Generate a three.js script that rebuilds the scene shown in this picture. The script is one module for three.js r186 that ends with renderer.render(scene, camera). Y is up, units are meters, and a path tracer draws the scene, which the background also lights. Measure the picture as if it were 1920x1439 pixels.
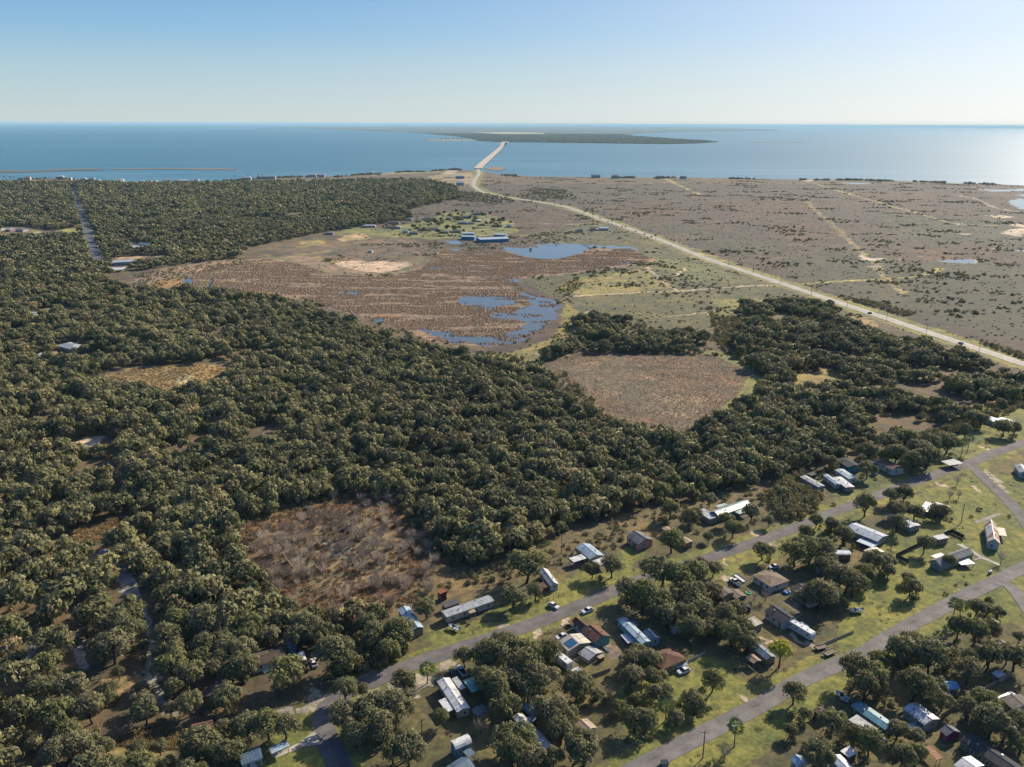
import * as THREE from 'three';
import { mergeGeometries } from 'three/addons/utils/BufferGeometryUtils.js';

// ------------------------------------------------------------------ camera, sky, sun, exposure
const scene = new THREE.Scene();
const camera = new THREE.PerspectiveCamera(50, 1024 / 767, 1, 120000);
const EYE = 165.0;
camera.position.set(0, EYE, 0);
camera.rotation.order = 'YXZ';
camera.rotation.set(-0.306318, 0, 0.003665);
const renderer = new THREE.WebGLRenderer({ antialias: true });
renderer.toneMapping = THREE.LinearToneMapping;
renderer.toneMappingExposure = 2.0;
renderer.shadowMap.enabled = true;

const D2R = Math.PI / 180;
const SUN_AZ = 44.5 * D2R, SUN_EL = 31 * D2R;
const sunDir = new THREE.Vector3(Math.sin(SUN_AZ) * Math.cos(SUN_EL), Math.sin(SUN_EL), -Math.cos(SUN_AZ) * Math.cos(SUN_EL));
const lin = (r, g, b) => { const c = new THREE.Color().setRGB(r / 255, g / 255, b / 255, THREE.SRGBColorSpace); return [c.r, c.g, c.b]; };
const mix3 = (a, b, t) => [a[0] + (b[0] - a[0]) * t, a[1] + (b[1] - a[1]) * t, a[2] + (b[2] - a[2]) * t];
const smooth = (a, b, x) => { const t = Math.min(1, Math.max(0, (x - a) / (b - a))); return t * t * (3 - 2 * t); };
{
  const w = 1024, h = 512, data = new Float32Array(w * h * 4);
  const stops = [[0, lin(198, 211, 211)], [1.3, lin(191, 209, 212)], [3.2, lin(172, 202, 215)], [5.5, lin(138, 186, 219)], [8.8, lin(104, 164, 214)], [16, lin(84, 142, 202)], [35, lin(64, 116, 184)], [90, lin(48, 92, 164)]];
  for (let j = 0; j < h; j++) for (let i = 0; i < w; i++) {
    const el = ((j + 0.5) / h - 0.5) * Math.PI, az = ((i + 0.5) / w - 0.5) * 2 * Math.PI;
    const dx = Math.cos(el) * Math.cos(az), dy = Math.sin(el), dz = Math.cos(el) * Math.sin(az);
    const e = Math.max(0, el / D2R);
    let k = 0; while (k < stops.length - 2 && e > stops[k + 1][0]) k++;
    let c = mix3(stops[k][1], stops[k + 1][1], Math.min(1, (e - stops[k][0]) / (stops[k + 1][0] - stops[k][0])));
    const ang = Math.acos(Math.max(-1, Math.min(1, dx * sunDir.x + dy * sunDir.y + dz * sunDir.z))) / D2R;
    const glow = 1.5 * Math.exp(-Math.pow(ang / 24, 1.3));
    c = [c[0] + glow * 1.22, c[1] + glow * 0.98, c[2] + glow * 0.84];
    const o = (j * w + i) * 4; data[o] = c[0] / 2; data[o + 1] = c[1] / 2; data[o + 2] = c[2] / 2; data[o + 3] = 1;
  }
  const sky = new THREE.DataTexture(data, w, h, THREE.RGBAFormat, THREE.FloatType);
  sky.mapping = THREE.EquirectangularReflectionMapping; sky.magFilter = THREE.LinearFilter; sky.needsUpdate = true;
  scene.background = sky; scene.environment = sky;
}
const sun = new THREE.DirectionalLight(new THREE.Color(1.0, 0.87, 0.69), 4.4);
sun.position.copy(sunDir).multiplyScalar(2500).add(new THREE.Vector3(0, 0, -900)); sun.target.position.set(0, 0, -900);
sun.castShadow = true; sun.shadow.radius = 1; sun.shadow.mapSize.set(4096, 4096);
Object.assign(sun.shadow.camera, { left: -1600, right: 1600, top: 1600, bottom: -1600, near: 10, far: 6000 });
scene.add(sun, sun.target);
scene.fog = new THREE.FogExp2(new THREE.Color(0.46, 0.77, 0.97), 0.000027);

// ------------------------------------------------------------------ data, metres: x right, z towards the viewer
const HOUSES = [{n:"mobile_home",c:"house",l:"long white-roofed trailer home with a cream end wall, beside the fan palm",x:-17.19,z:-205.43,L:15.51,W:4.17,a:-1.1,h:2.9,r:0.5,t:"g",k:"white",w:"cream",i:2,p:[{n:"annex",x:-4.22,z:-3.55,a:0.04,L:6.03,W:1.76,h:2.6,r:0.15,t:"f",k:"white2",w:"tan"},
  {n:"annex",x:2.94,z:3.35,a:0.05,L:5.77,W:2.41,h:2.4,r:0.15,t:"f",k:"white",w:"rustwall"}]},
  {n:"carport",c:"carport",l:"teal flat carport half hidden under oaks beside the white pickup",x:-11.57,z:-210.49,L:6.3,W:3.73,a:-1.09,h:2.4,r:0.1,t:"f",k:"teal",w:"none",i:0,p:[]},
  {n:"shed",c:"shed",l:"low grey-roofed tan shed in front of the oak thicket",x:-8.78,z:-199.3,L:3.53,W:4.19,a:-1.02,h:2.2,r:0.6,t:"g",k:"grey",w:"tan",i:1,p:[]},
  {n:"shed",c:"shed",l:"dark shed with a blue-grey gable roof behind the tree-covered white roof",x:5.88,z:-199.23,L:5.43,W:3.14,a:-0.86,h:2.7,r:0.9,t:"g",k:"bluegrey",w:"dark",i:1,p:[{n:"annex",x:2.66,z:1.73,a:0.02,L:2.09,W:2.18,h:2.2,r:0.15,t:"f",k:"bluegrey",w:"dark"}]},
  {n:"mobile_home",c:"house",l:"long white-roofed trailer home mostly covered by oak crowns",x:6.31,z:-189.61,L:16.83,W:3.32,a:-1.01,h:2.8,r:0.45,t:"g",k:"white",w:"brown",i:3,p:[]},
  {n:"cabin",c:"cabin",l:"small blue barn-style cabin with curved white roof and white trimmed windows",x:-13.67,z:-185.19,L:5.24,W:3.46,a:0.57,h:3.2,r:1.1,t:"b",k:"white",w:"blue",i:4,p:[]},
  {n:"house",c:"house",l:"grey-blue roofed house cut by the bottom edge below the blue cabin",x:-13.33,z:-175.77,L:6.5,W:6.41,a:0.76,h:2.8,r:1.6,t:"g",k:"bluegrey",w:"cream",i:2,p:[{n:"porch",x:5.9,z:-3.07,a:-1.69,L:2.62,W:2.28,h:2.7,r:0.15,t:"f",k:"bluegrey",w:"cream"}]},
  {n:"shed",c:"shed",l:"tan metal-roofed shed half under oaks in the middle yard",x:21.22,z:-192.71,L:4.47,W:4.68,a:-0.98,h:2.4,r:0.7,t:"g",k:"tanmetal",w:"greywall",i:1,p:[]},
  {n:"house",c:"house",l:"narrow house with light blue metal roof and tan end wall by the brown thicket",x:-34.49,z:-244.67,L:14.2,W:4.27,a:-1.1,h:3,r:0.7,t:"g",k:"bluewhite",w:"tan",i:2,p:[{n:"annex",x:5.14,z:2.13,a:0.24,L:4.73,W:2.34,h:2.5,r:0.15,t:"f",k:"bluegrey",w:"tan"}]},
  {n:"carport",c:"carport",l:"small white open canopy beside the light blue metal-roofed house",x:-39.43,z:-242.47,L:3.45,W:2.44,a:-0.96,h:2.2,r:0.1,t:"f",k:"white",w:"none",i:0,p:[]},
  {n:"shed",c:"shed",l:"tall rust-red shed with orange rusted roof at the edge of the scrub",x:-25.05,z:-261.21,L:2.74,W:3.11,a:-0.99,h:3.3,r:0.3,t:"f",k:"rust",w:"redwall",i:1,p:[]},
  {n:"mobile_home",c:"house",l:"long cream single-wide home with grey roof and small front deck",x:-15.25,z:-252.3,L:19.34,W:4.31,a:0.57,h:3,r:0.45,t:"g",k:"greywhite",w:"creamwhite",i:4,sk:1,p:[{n:"annex",x:-3.94,z:-5.5,a:-1.58,L:2.98,W:5.64,h:2.3,r:0.15,t:"f",k:"greydark",w:"dark"},
  {n:"porch",x:-0.03,z:2.75,a:-1.76,L:2.48,W:2.33,h:2.5,r:0.15,t:"f",k:"tanmetal",w:"cream"}]},
  {n:"house",c:"house",l:"narrow white house with white roof half hidden behind an oak",x:14.07,z:-272.42,L:11.38,W:3.61,a:-1.23,h:2.6,r:0.8,t:"g",k:"white",w:"white",i:2,p:[{n:"annex",x:3.71,z:3.67,a:0.08,L:3.76,W:1.82,h:2,r:0.15,t:"f",k:"brownroof",w:"brown"}]},
  {n:"house",c:"house",l:"pale yellow house with shiny white-blue gable roof and two carports",x:31.16,z:-291.39,L:10.7,W:6.71,a:-1.1,h:3,r:1,t:"g",k:"bluewhite",w:"yellow",i:3,p:[{n:"porch",x:1.92,z:6.8,a:0.03,L:3.58,W:5.89,h:2.6,r:0.15,t:"f",k:"white",w:"cream"},
  {n:"porch",x:7.91,z:-0.12,a:-0.03,L:4.5,W:5.48,h:2.5,r:0.15,t:"f",k:"white",w:"cream"}]},
  {n:"house",c:"house",l:"pink-walled house with plain grey gable roof",x:52.68,z:-302.69,L:8.15,W:7.8,a:-1.03,h:3,r:1.5,t:"g",k:"grey",w:"pink",i:2,p:[]},
  {n:"mobile_home",c:"house",l:"long tan-roofed trailer beside the pink-walled house",x:68.71,z:-306.06,L:15.37,W:3.41,a:-1,h:2.7,r:0.25,t:"g",k:"tanmetal",w:"tan",i:3,p:[]},
  {n:"house",c:"house",l:"long ranch house with pale green metal roof and blue-grey walls",x:96.97,z:-330.37,L:20.97,W:5.34,a:0.59,h:3.1,r:1,t:"g",k:"palegreen",w:"bluegreywall",i:3,p:[{n:"annex",x:-12.34,z:-2.52,a:-1.67,L:9.21,W:4.65,h:2.9,r:0.15,t:"f",k:"greywhite",w:"greywall"},
  {n:"porch",x:2.74,z:4.03,a:-1.63,L:3.5,W:6.51,h:2.6,r:0.15,t:"f",k:"palegreen",w:"cream"},
  {n:"porch",x:-0.69,z:-4.8,a:-1.67,L:1.91,W:5.37,h:2.5,r:0.15,t:"f",k:"palegreen",w:"cream"}]},
  {n:"mobile_home",c:"house",l:"white trailer with streaked roof at the left end of the trailer row",x:143.4,z:-360.16,L:12.97,W:4.05,a:-1.19,h:2.7,r:0.3,t:"g",k:"greywhite",w:"greywall",i:3,p:[]},
  {n:"shed",c:"shed",l:"small dark flat shed behind the leftmost white trailer",x:146.75,z:-370.18,L:3.1,W:3.78,a:-1.06,h:2,r:0.1,t:"f",k:"greydark",w:"dark",i:0,p:[]},
  {n:"mobile_home",c:"house",l:"blue and white roofed trailer between two white trailers",x:153.48,z:-362.22,L:11.62,W:2.87,a:-1.41,h:2.7,r:0.3,t:"g",k:"bluewhite",w:"white",i:2,p:[]},
  {n:"mobile_home",c:"house",l:"flat white-roofed trailer nearest the street in the trailer row",x:157.94,z:-359.17,L:11.85,W:4.77,a:-1.41,h:2.7,r:0.2,t:"g",k:"white",w:"greywall",i:2,p:[]},
  {n:"mobile_home",c:"house",l:"bright white trailer with pale blue roof in front of the turquoise house",x:162.76,z:-368.59,L:11.48,W:4.85,a:-1.34,h:2.8,r:0.3,t:"g",k:"bluewhite",w:"white",i:2,p:[]},
  {n:"house",c:"house",l:"turquoise-walled house with dark shingle roof",x:169.07,z:-381.9,L:10.19,W:7.71,a:-1.33,h:3.1,r:0.8,t:"g",k:"dark",w:"turquoise",i:2,p:[]},
  {n:"house",c:"house",l:"long white-walled house with dark brown roof among oaks",x:188.78,z:-380.65,L:13.37,W:7.31,a:-1.26,h:3,r:0.7,t:"g",k:"brown",w:"white",i:3,p:[]},
  {n:"shed",c:"shed",l:"little white shed beside the long brown-roofed house",x:179.7,z:-374.88,L:3.03,W:2.44,a:-1.45,h:2.4,r:0.4,t:"g",k:"white",w:"white",i:0,p:[]},
  {n:"shed",c:"shed",l:"little pale blue shed behind the long brown-roofed house",x:182.45,z:-384.04,L:2.38,W:2.6,a:-1.4,h:2.4,r:0.4,t:"g",k:"bluewhite",w:"bluegreywall",i:0,p:[]},
  {n:"carport",c:"carport",l:"open white metal carport beside the street junction",x:222.54,z:-384.59,L:5.9,W:8.51,a:-1.27,h:2.3,r:0.2,t:"f",k:"greywhite",w:"none",i:0,p:[]},
  {n:"house",c:"house",l:"brown hip-roofed house among oaks above the street junction",x:235.63,z:-418.12,L:8.07,W:12.7,a:-1.12,h:2.7,r:1.5,t:"h",k:"brown",w:"tan",i:2,p:[]},
  {n:"mobile_home",c:"house",l:"long pale blue trailer of two joined parts on the highway-side lot",x:283.71,z:-444.16,L:8.84,W:8.19,a:-1.01,h:3.2,r:0.3,t:"g",k:"bluewhite",w:"paleblue",i:4,p:[{n:"annex",x:-6.91,z:1.49,a:-0.01,L:6.04,W:6.95,h:2.9,r:0.15,t:"f",k:"bluewhite",w:"paleblue"}]},
  {n:"house",c:"house",l:"white house with red trim cut by the right edge",x:252.59,z:-375.09,L:10.06,W:5.24,a:-1.88,h:2.8,r:0.9,t:"g",k:"greywhite",w:"white",i:1,p:[]},
  {n:"house",c:"house",l:"dark-walled house with bright white roof and open carport on the lawn",x:190.56,z:-331.94,L:5.78,W:7.52,a:-0.9,h:3.2,r:1,t:"g",k:"white",w:"dark",i:2,p:[{n:"porch",x:-4.68,z:2.59,a:0.22,L:3.62,W:10.45,h:3,r:0.15,t:"f",k:"white",w:"cream"}]},
  {n:"mobile_home",c:"house",l:"worn white trailer hidden between oaks behind the striped-roof home",x:168.79,z:-320.12,L:12.95,W:6.2,a:-1.2,h:2.7,r:0.3,t:"g",k:"worn",w:"greywall",i:2,p:[]},
  {n:"mobile_home",c:"house",l:"double-wide home with shiny silver-blue striped metal roof",x:148.12,z:-308.48,L:14.4,W:8.65,a:-0.91,h:3,r:0.9,t:"g",k:"silver",w:"greywall",i:3,p:[{n:"porch",x:4.1,z:6.19,a:0.03,L:6.92,W:4.95,h:2.4,r:0.15,t:"f",k:"bluewhite",w:"cream"}]},
  {n:"shed",c:"shed",l:"white cube shed with cream roof in front of the striped-roof home",x:144.79,z:-293,L:4.24,W:6.96,a:-1.16,h:2.7,r:0.4,t:"g",k:"cream",w:"white",i:1,p:[]},
  {n:"mobile_home",c:"house",l:"orange-brown trailer with rounded silver roof half under an oak",x:129.7,z:-291.54,L:9.73,W:3.95,a:-0.02,h:2.8,r:0.5,t:"b",k:"silver",w:"orange",i:2,p:[]},
  {n:"shed",c:"shed",l:"small pale green shed roof under the oaks near the tan hip-roofed house",x:119.48,z:-280.68,L:2.94,W:3.77,a:-1.16,h:2,r:0.3,t:"g",k:"palegreen",w:"greywall",i:0,p:[]},
  {n:"shed",c:"shed",l:"grey box shed inside the dark board fence",x:177.29,z:-304.97,L:3.41,W:5.52,a:-1.27,h:2.6,r:0.2,t:"f",k:"greywhite",w:"greytan",i:0,p:[]},
  {n:"house",c:"house",l:"long grey gabled house with white porch on the lower lawn",x:173.77,z:-288.63,L:20.6,W:4.56,a:0.48,h:2.8,r:1.1,t:"g",k:"grey",w:"greywall",i:3,p:[{n:"porch",x:2.63,z:3.79,a:-1.91,L:3.79,W:5.7,h:2.7,r:0.15,t:"f",k:"white",w:"cream"},
  {n:"porch",x:-2.27,z:-4.24,a:-1.64,L:2.38,W:5.43,h:2.5,r:0.15,t:"f",k:"white",w:"cream"}]},
  {n:"house",c:"house",l:"tall white barn-like house with rust-streaked roof near the right edge",x:200.12,z:-307.96,L:18.99,W:4.5,a:-2.01,h:3.3,r:1.5,t:"g",k:"rustwhite",w:"white",i:2,p:[{n:"porch",x:-5.06,z:-4.08,a:0.04,L:7.66,W:2.71,h:2.5,r:0.15,t:"f",k:"tanmetal",w:"cream"}]},
  {n:"house",c:"house",l:"wide beige house with low cream metal roof and blue roof panel",x:20.86,z:-231.87,L:6.09,W:9.16,a:-1.03,h:2.7,r:1.1,t:"g",k:"creamroof",w:"beige",i:3,bp:1,p:[{n:"annex",x:5.96,z:-2.11,a:0.19,L:4.77,W:6.46,h:2.6,r:0.9,t:"g",k:"greywhite",w:"beige"},
  {n:"annex",x:9.3,z:-3.89,a:0.01,L:1.43,W:2.16,h:2,r:0.15,t:"f",k:"tanmetal",w:"rustwall"}]},
  {n:"house",c:"house",l:"white-walled house with rust-brown gable roof beside the street",x:23.58,z:-242.31,L:5.66,W:3.18,a:-1.02,h:2.7,r:1.1,t:"g",k:"rustbrown",w:"white",i:2,p:[{n:"porch",x:-4.24,z:0.12,a:0.1,L:1.94,W:3.09,h:2.3,r:0.15,t:"f",k:"rustbrown",w:"cream"}]},
  {n:"house",c:"house",l:"teal-walled house with wide rust-brown roof next to the beige house",x:28.39,z:-236.21,L:7.1,W:6.77,a:-1.02,h:2.9,r:1.4,t:"g",k:"rustbrown",w:"teal",i:2,p:[]},
  {n:"mobile_home",c:"house",l:"turquoise trailer with patched silver-blue roof and side annexes",x:41.12,z:-238.06,L:15.21,W:3.69,a:-1.14,h:3,r:0.4,t:"g",k:"patched",w:"turqlight",i:4,p:[{n:"annex",x:-4.68,z:-2.77,a:0.08,L:3.11,W:2.68,h:2.6,r:0.15,t:"f",k:"bluegrey",w:"turqlight"},
  {n:"porch",x:1.33,z:2.71,a:-0.05,L:5.05,W:3.5,h:2.5,r:0.15,t:"f",k:"silver",w:"cream"}]},
  {n:"shed",c:"shed",l:"pale blue gabled shed right beside the turquoise trailer",x:46.82,z:-236.12,L:5.3,W:3.75,a:-1.2,h:2.7,r:0.8,t:"g",k:"bluegrey",w:"paleblue",i:1,p:[]},
  {n:"shed",c:"shed",l:"small white flat-roofed shed beside the travel trailer",x:20.59,z:-217.82,L:2.55,W:2.84,a:-1.01,h:2.1,r:0.2,t:"f",k:"white",w:"greywall",i:0,p:[]},
  {n:"mobile_home",c:"camper",l:"small white camper tucked under the central oaks",x:55.8,z:-240.57,L:2.52,W:3.46,a:-1.55,h:2.2,r:0.2,t:"g",k:"greywhite",w:"white",i:1,p:[]},
  {n:"house",c:"house",l:"brown hip-roofed house with tan walls on the shaded lawn",x:49.65,z:-223.77,L:7.9,W:10.49,a:-1.02,h:2.7,r:1.7,t:"h",k:"brownroof",w:"tan",i:2,p:[{n:"porch",x:3.67,z:-2.87,a:-0.16,L:1.86,W:3.93,h:2.3,r:0.15,t:"f",k:"bluewhite",w:"cream"}]},
  {n:"house",c:"house",l:"white house with low tan hip roof beside the white pickup and trailer",x:97.44,z:-272.41,L:9.54,W:9.55,a:-1.09,h:2.7,r:1,t:"h",k:"tan",w:"white",i:3,p:[{n:"annex",x:-5.88,z:-2,a:0,L:1.93,W:3.65,h:2.3,r:0.15,t:"f",k:"tan",w:"white"}]},
  {n:"house",c:"house",l:"low house with grey-brown twin roofs behind the central oaks",x:77.31,z:-262.84,L:5.21,W:6.37,a:-1,h:2.6,r:0.6,t:"g",k:"greybrown",w:"tan",i:1,p:[{n:"annex",x:2.04,z:-5.02,a:-0.13,L:4.93,W:5.07,h:2.5,r:0.5,t:"g",k:"tan",w:"tan"}]},
  {n:"house",c:"house",l:"white house with dark gable roof behind the big spreading oaks",x:107.72,z:-262.16,L:9.43,W:8.06,a:-1.08,h:2.8,r:1.1,t:"g",k:"slate",w:"white",i:2,p:[]},
  {n:"house",c:"house",l:"white-walled house with slate-dark gable roof beside the fifth-wheel camper",x:93.68,z:-248.1,L:8.8,W:7.03,a:-1.08,h:2.8,r:1.2,t:"g",k:"slate",w:"white",i:3,p:[]},
  {n:"carport",c:"carport",l:"narrow pale blue canopy behind the fifth-wheel camper",x:99.33,z:-242.13,L:3.66,W:1.89,a:-1.14,h:2.5,r:0.1,t:"f",k:"bluewhite",w:"none",i:0,p:[]},
  {n:"shed",c:"shed",l:"cream flat-roofed workshop with tan walls in the middle lot",x:83.01,z:-243.46,L:4.51,W:3.97,a:-1.12,h:2.8,r:0.3,t:"f",k:"cream",w:"tan",i:1,p:[{n:"annex",x:0.18,z:3.15,a:-0.1,L:4.01,W:2.39,h:2.2,r:0.15,t:"f",k:"tanmetal",w:"tan"}]},
  {n:"shed",c:"shed",l:"tiny dark shed hidden behind the cream workshop",x:83.28,z:-254.13,L:2.6,W:3.12,a:-1.32,h:2.1,r:0.4,t:"g",k:"dark",w:"dark",i:0,p:[]},
  {n:"mobile_home",c:"house",l:"long home with blue-grey roof behind the yellow-green willow",x:80.88,z:-228.45,L:10.6,W:4.06,a:-1.16,h:2.7,r:0.6,t:"g",k:"bluegrey",w:"tan",i:3,p:[]},
  {n:"carport",c:"canopy",l:"tan fabric canopy on posts beside the long home by the willow",x:77.44,z:-223.85,L:3.77,W:3.49,a:-1.11,h:2.3,r:0.5,t:"g",k:"tancloth",w:"none",i:0,p:[]},
  {n:"mobile_home",c:"house",l:"long olive trailer with teal metal roof behind the moored boat",x:104.2,z:-197,L:11.69,W:4.47,a:-1.05,h:2.9,r:0.45,t:"g",k:"tealroof",w:"olive",i:4,p:[]},
  {n:"carport",c:"carport",l:"long plain white roof beside the teal-roofed trailer",x:99.96,z:-193.39,L:6.97,W:3.8,a:-1.03,h:2.6,r:0.2,t:"f",k:"greywhite",w:"none",i:0,p:[]},
  {n:"shed",c:"shed",l:"pale roofed shed at the end of the long white roof",x:103.08,z:-188.89,L:3.67,W:1.92,a:-1.18,h:2.3,r:0.4,t:"g",k:"bluewhite",w:"greywall",i:0,p:[]},
  {n:"shed",c:"shed",l:"brown flat-roofed shed at the left end of the bottom right yard",x:90.36,z:-199.3,L:3.46,W:3.5,a:-1.16,h:2.2,r:0.3,t:"g",k:"brown",w:"rustwall",i:0,p:[]},
  {n:"house",c:"house",l:"grey-white house with worn metal roof under oaks, left of the magenta shed",x:118.53,z:-197.86,L:7.66,W:6.17,a:-1.15,h:2.8,r:0.8,t:"g",k:"worn",w:"greywall",i:2,p:[{n:"annex",x:1.69,z:5.3,a:0.07,L:3.16,W:4.71,h:2.4,r:0.15,t:"f",k:"bluewhite",w:"greywall"}]},
  {n:"house",c:"house",l:"small white house with bright blue metal roof",x:133.05,z:-210.85,L:4.69,W:4.13,a:0.07,h:2.8,r:0.9,t:"g",k:"brightblue",w:"white",i:2,p:[]},
  {n:"shed",c:"shed",l:"magenta shed with grey roof",x:123.58,z:-191.36,L:2.76,W:5.02,a:-1.23,h:2.4,r:1,t:"g",k:"grey",w:"magenta",i:0,p:[]},
  {n:"mobile_home",c:"house",l:"very long olive home with dark roof and white windows in the bottom right corner",x:129.73,z:-182.06,L:14.42,W:5.48,a:-1.09,h:3.1,r:0.8,t:"g",k:"slate",w:"olive",i:6,p:[]},
  {n:"house",c:"house",l:"white-roofed house cut by the bottom edge below the magenta shed",x:121.82,z:-177.92,L:4,W:7.19,a:-1.09,h:2.8,r:0.9,t:"g",k:"white",w:"cream",i:1,p:[]},
  {n:"house",c:"house",l:"beige house with tan roof and white annex at the right edge",x:149.31,z:-203.04,L:5.2,W:7.58,a:-1.38,h:2.9,r:0.7,t:"g",k:"greybrown",w:"beige",i:3,p:[{n:"annex",x:-4.29,z:0,a:0.27,L:2.39,W:8.59,h:2.6,r:0.15,t:"f",k:"white",w:"beige"}]},
  {n:"shed",c:"shed",l:"small pale shed among oaks above the beige right-edge house",x:151.85,z:-216.82,L:2.46,W:3.82,a:-1.2,h:2.2,r:0.4,t:"g",k:"bluewhite",w:"greywall",i:0,p:[]},
  {n:"carport",c:"carport",l:"narrow rusted sheet roof left of the bottom edge near the magenta shed",x:114.8,z:-182.93,L:4.93,W:1.5,a:-1.32,h:2.2,r:0.2,t:"f",k:"rust",w:"none",i:0,p:[]},
  {n:"shed",c:"shed",l:"little white-roofed shed with red-brown side in the bottom right yard",x:91.97,z:-183.07,L:2.92,W:3.58,a:-1.06,h:2.3,r:0.2,t:"f",k:"white",w:"redwall",i:0,p:[]},
  {n:"mobile_home",c:"house",l:"white-roofed trailer cut by the bottom edge beside the little shed",x:88.23,z:-178.68,L:5.28,W:3.71,a:-1.23,h:2.7,r:0.4,t:"g",k:"bluewhite",w:"greywall",i:1,p:[]},
  {n:"mobile_home",c:"house",l:"blue and white roofed home at the bottom edge left of an oak",x:77.15,z:-179.31,L:3.11,W:3.58,a:-1.27,h:2.7,r:0.8,t:"g",k:"bluewhite",w:"white",i:1,p:[]},
  {n:"shed",c:"shed",l:"white shed roof glimpsed between oaks by the fan palms",x:166.26,z:-245.21,L:2.22,W:2.49,a:-1.02,h:2.2,r:0.3,t:"g",k:"white",w:"greywall",i:0,p:[]},
  {n:"shed",c:"shed",l:"tan shed under oaks at the side street corner",x:161.75,z:-233.05,L:1.53,W:3.23,a:-1.38,h:2.3,r:0.4,t:"g",k:"tan",w:"greywall",i:0,p:[]},
  {n:"house",c:"house",l:"long low brown-roofed house with white eave line under roadside oaks",x:-77.81,z:-223.65,L:10.99,W:6.87,a:0.47,h:2.6,r:0.9,t:"g",k:"brown",w:"white",i:2,p:[{n:"annex",x:-1.13,z:3.01,a:-1.41,L:3.11,W:2.24,h:2.5,r:0.15,t:"f",k:"white",w:"white"}]},
  {n:"shed",c:"shed",l:"teal-green gabled shed at the edge of the thicket",x:-72.34,z:-231.19,L:5.97,W:2.46,a:-1.05,h:2.5,r:0.9,t:"g",k:"bluegrey",w:"teal",i:0,p:[]},
  {n:"camper",c:"camper",l:"small rounded white camper beside the parked vehicles",x:-66.68,z:-223.91,L:5.07,W:1.62,a:-1.16,h:2.3,r:0.4,t:"b",k:"white",w:"white",i:1,p:[]},
  {n:"cabin",c:"cabin",l:"small white cabin with rust-brown roof in the left clearing",x:-87.01,z:-192.09,L:5.66,W:3.85,a:0.42,h:2.5,r:0.8,t:"g",k:"rustbrown",w:"white",i:1,p:[]},
  {n:"house",c:"house",l:"brown-roofed house hidden in trees at the end of the dirt track",x:-87.88,z:-207.79,L:9.23,W:5.77,a:1.38,h:2.7,r:1,t:"g",k:"brown",w:"tan",i:1,p:[{n:"annex",x:-2.82,z:-5.18,a:-0.02,L:3.54,W:3.19,h:2.4,r:0.15,t:"f",k:"bluewhite",w:"white"}]},
  {n:"house",c:"house",l:"light blue house with grey roof at the bottom edge left of the road bend",x:-69.91,z:-180.51,L:5.62,W:5.01,a:0.49,h:2.8,r:1,t:"g",k:"bluegrey",w:"paleblue",i:2,p:[]},
  {n:"carport",c:"carport",l:"white flat carport on the concrete drive by the road bend",x:-63.13,z:-183.92,L:2.62,W:5.04,a:-0.97,h:2.4,r:0.15,t:"f",k:"bluewhite",w:"none",i:0,p:[]},
  {n:"house",c:"house",l:"grey hip-roofed house on a small lawn in the left woods",x:-335.46,z:-604.28,L:21.23,W:12,a:-0.58,h:2.8,r:1.6,t:"h",k:"greywhite",w:"greywall",i:1,p:[]},
  {n:"house",c:"house",l:"white-roofed house below the grey hip-roofed house in the left woods",x:-338.2,z:-577.83,L:15.01,W:8.67,a:-0.34,h:2.7,r:1,t:"g",k:"white",w:"white",i:1,p:[]},
  {n:"house",c:"house",l:"long pale roof deep in the left woods",x:-427.07,z:-713.27,L:11.7,W:11.4,a:-0.31,h:2.7,r:0.9,t:"g",k:"greywhite",w:"white",i:0,p:[]},
  {n:"house",c:"house",l:"small grey peaked roof deep in the left woods",x:-451.82,z:-757.91,L:10.67,W:8.77,a:-0.51,h:2.7,r:0.9,t:"g",k:"grey",w:"white",i:0,p:[]},
  {n:"house",c:"house",l:"pale roof at the left edge of the woods",x:-530.08,z:-852.18,L:15.26,W:12,a:-0.36,h:2.7,r:0.9,t:"g",k:"greywhite",w:"white",i:0,p:[]},
  {n:"house",c:"house",l:"blue-white roof under trees right of the woodland driveway",x:-363.28,z:-679,L:7.77,W:5.28,a:-0.58,h:2.7,r:0.9,t:"g",k:"bluewhite",w:"white",i:0,p:[]},
  {n:"house",c:"house",l:"low white roof beside the woodland driveway",x:-351.83,z:-641.69,L:6.48,W:5.48,a:-0.56,h:2.7,r:0.9,t:"g",k:"white",w:"white",i:0,p:[]},
  {n:"house",c:"building",l:"long blue-white metal building at the marsh edge left of the reeds",x:-472.79,z:-997.79,L:24.31,W:19.45,a:0.41,h:4,r:1.2,t:"g",k:"greywhite",w:"paleblue",i:4,p:[{n:"annex",x:17.6,z:-0.55,a:-0.55,L:11.66,W:27.28,h:4,r:1.2,t:"g",k:"greywhite",w:"paleblue"}]},
  {n:"carport",c:"carport",l:"low white open shelter in front of the long blue-white building",x:-457.32,z:-947.32,L:16.32,W:13.05,a:0.1,h:3,r:0.2,t:"f",k:"white",w:"none",i:0,p:[]},
  {n:"house",c:"house",l:"red-walled roof with white gable at the left edge among lawns",x:-812.86,z:-1320.2,L:8.88,W:13,a:-0.23,h:3,r:1.2,t:"g",k:"greywhite",w:"white",i:0,p:[]},
  {n:"house",c:"house",l:"house with pale hip roof on the left lawns",x:-792.58,z:-1311.16,L:11.72,W:13,a:-0.37,h:3,r:1.6,t:"h",k:"greywhite",w:"pink",i:0,p:[]},
  {n:"house",c:"house",l:"broad grey hip-roofed house on the left lawns",x:-773.63,z:-1308.67,L:14.27,W:13,a:-0.18,h:3,r:2.2,t:"h",k:"grey",w:"white",i:0,p:[]},
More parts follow.
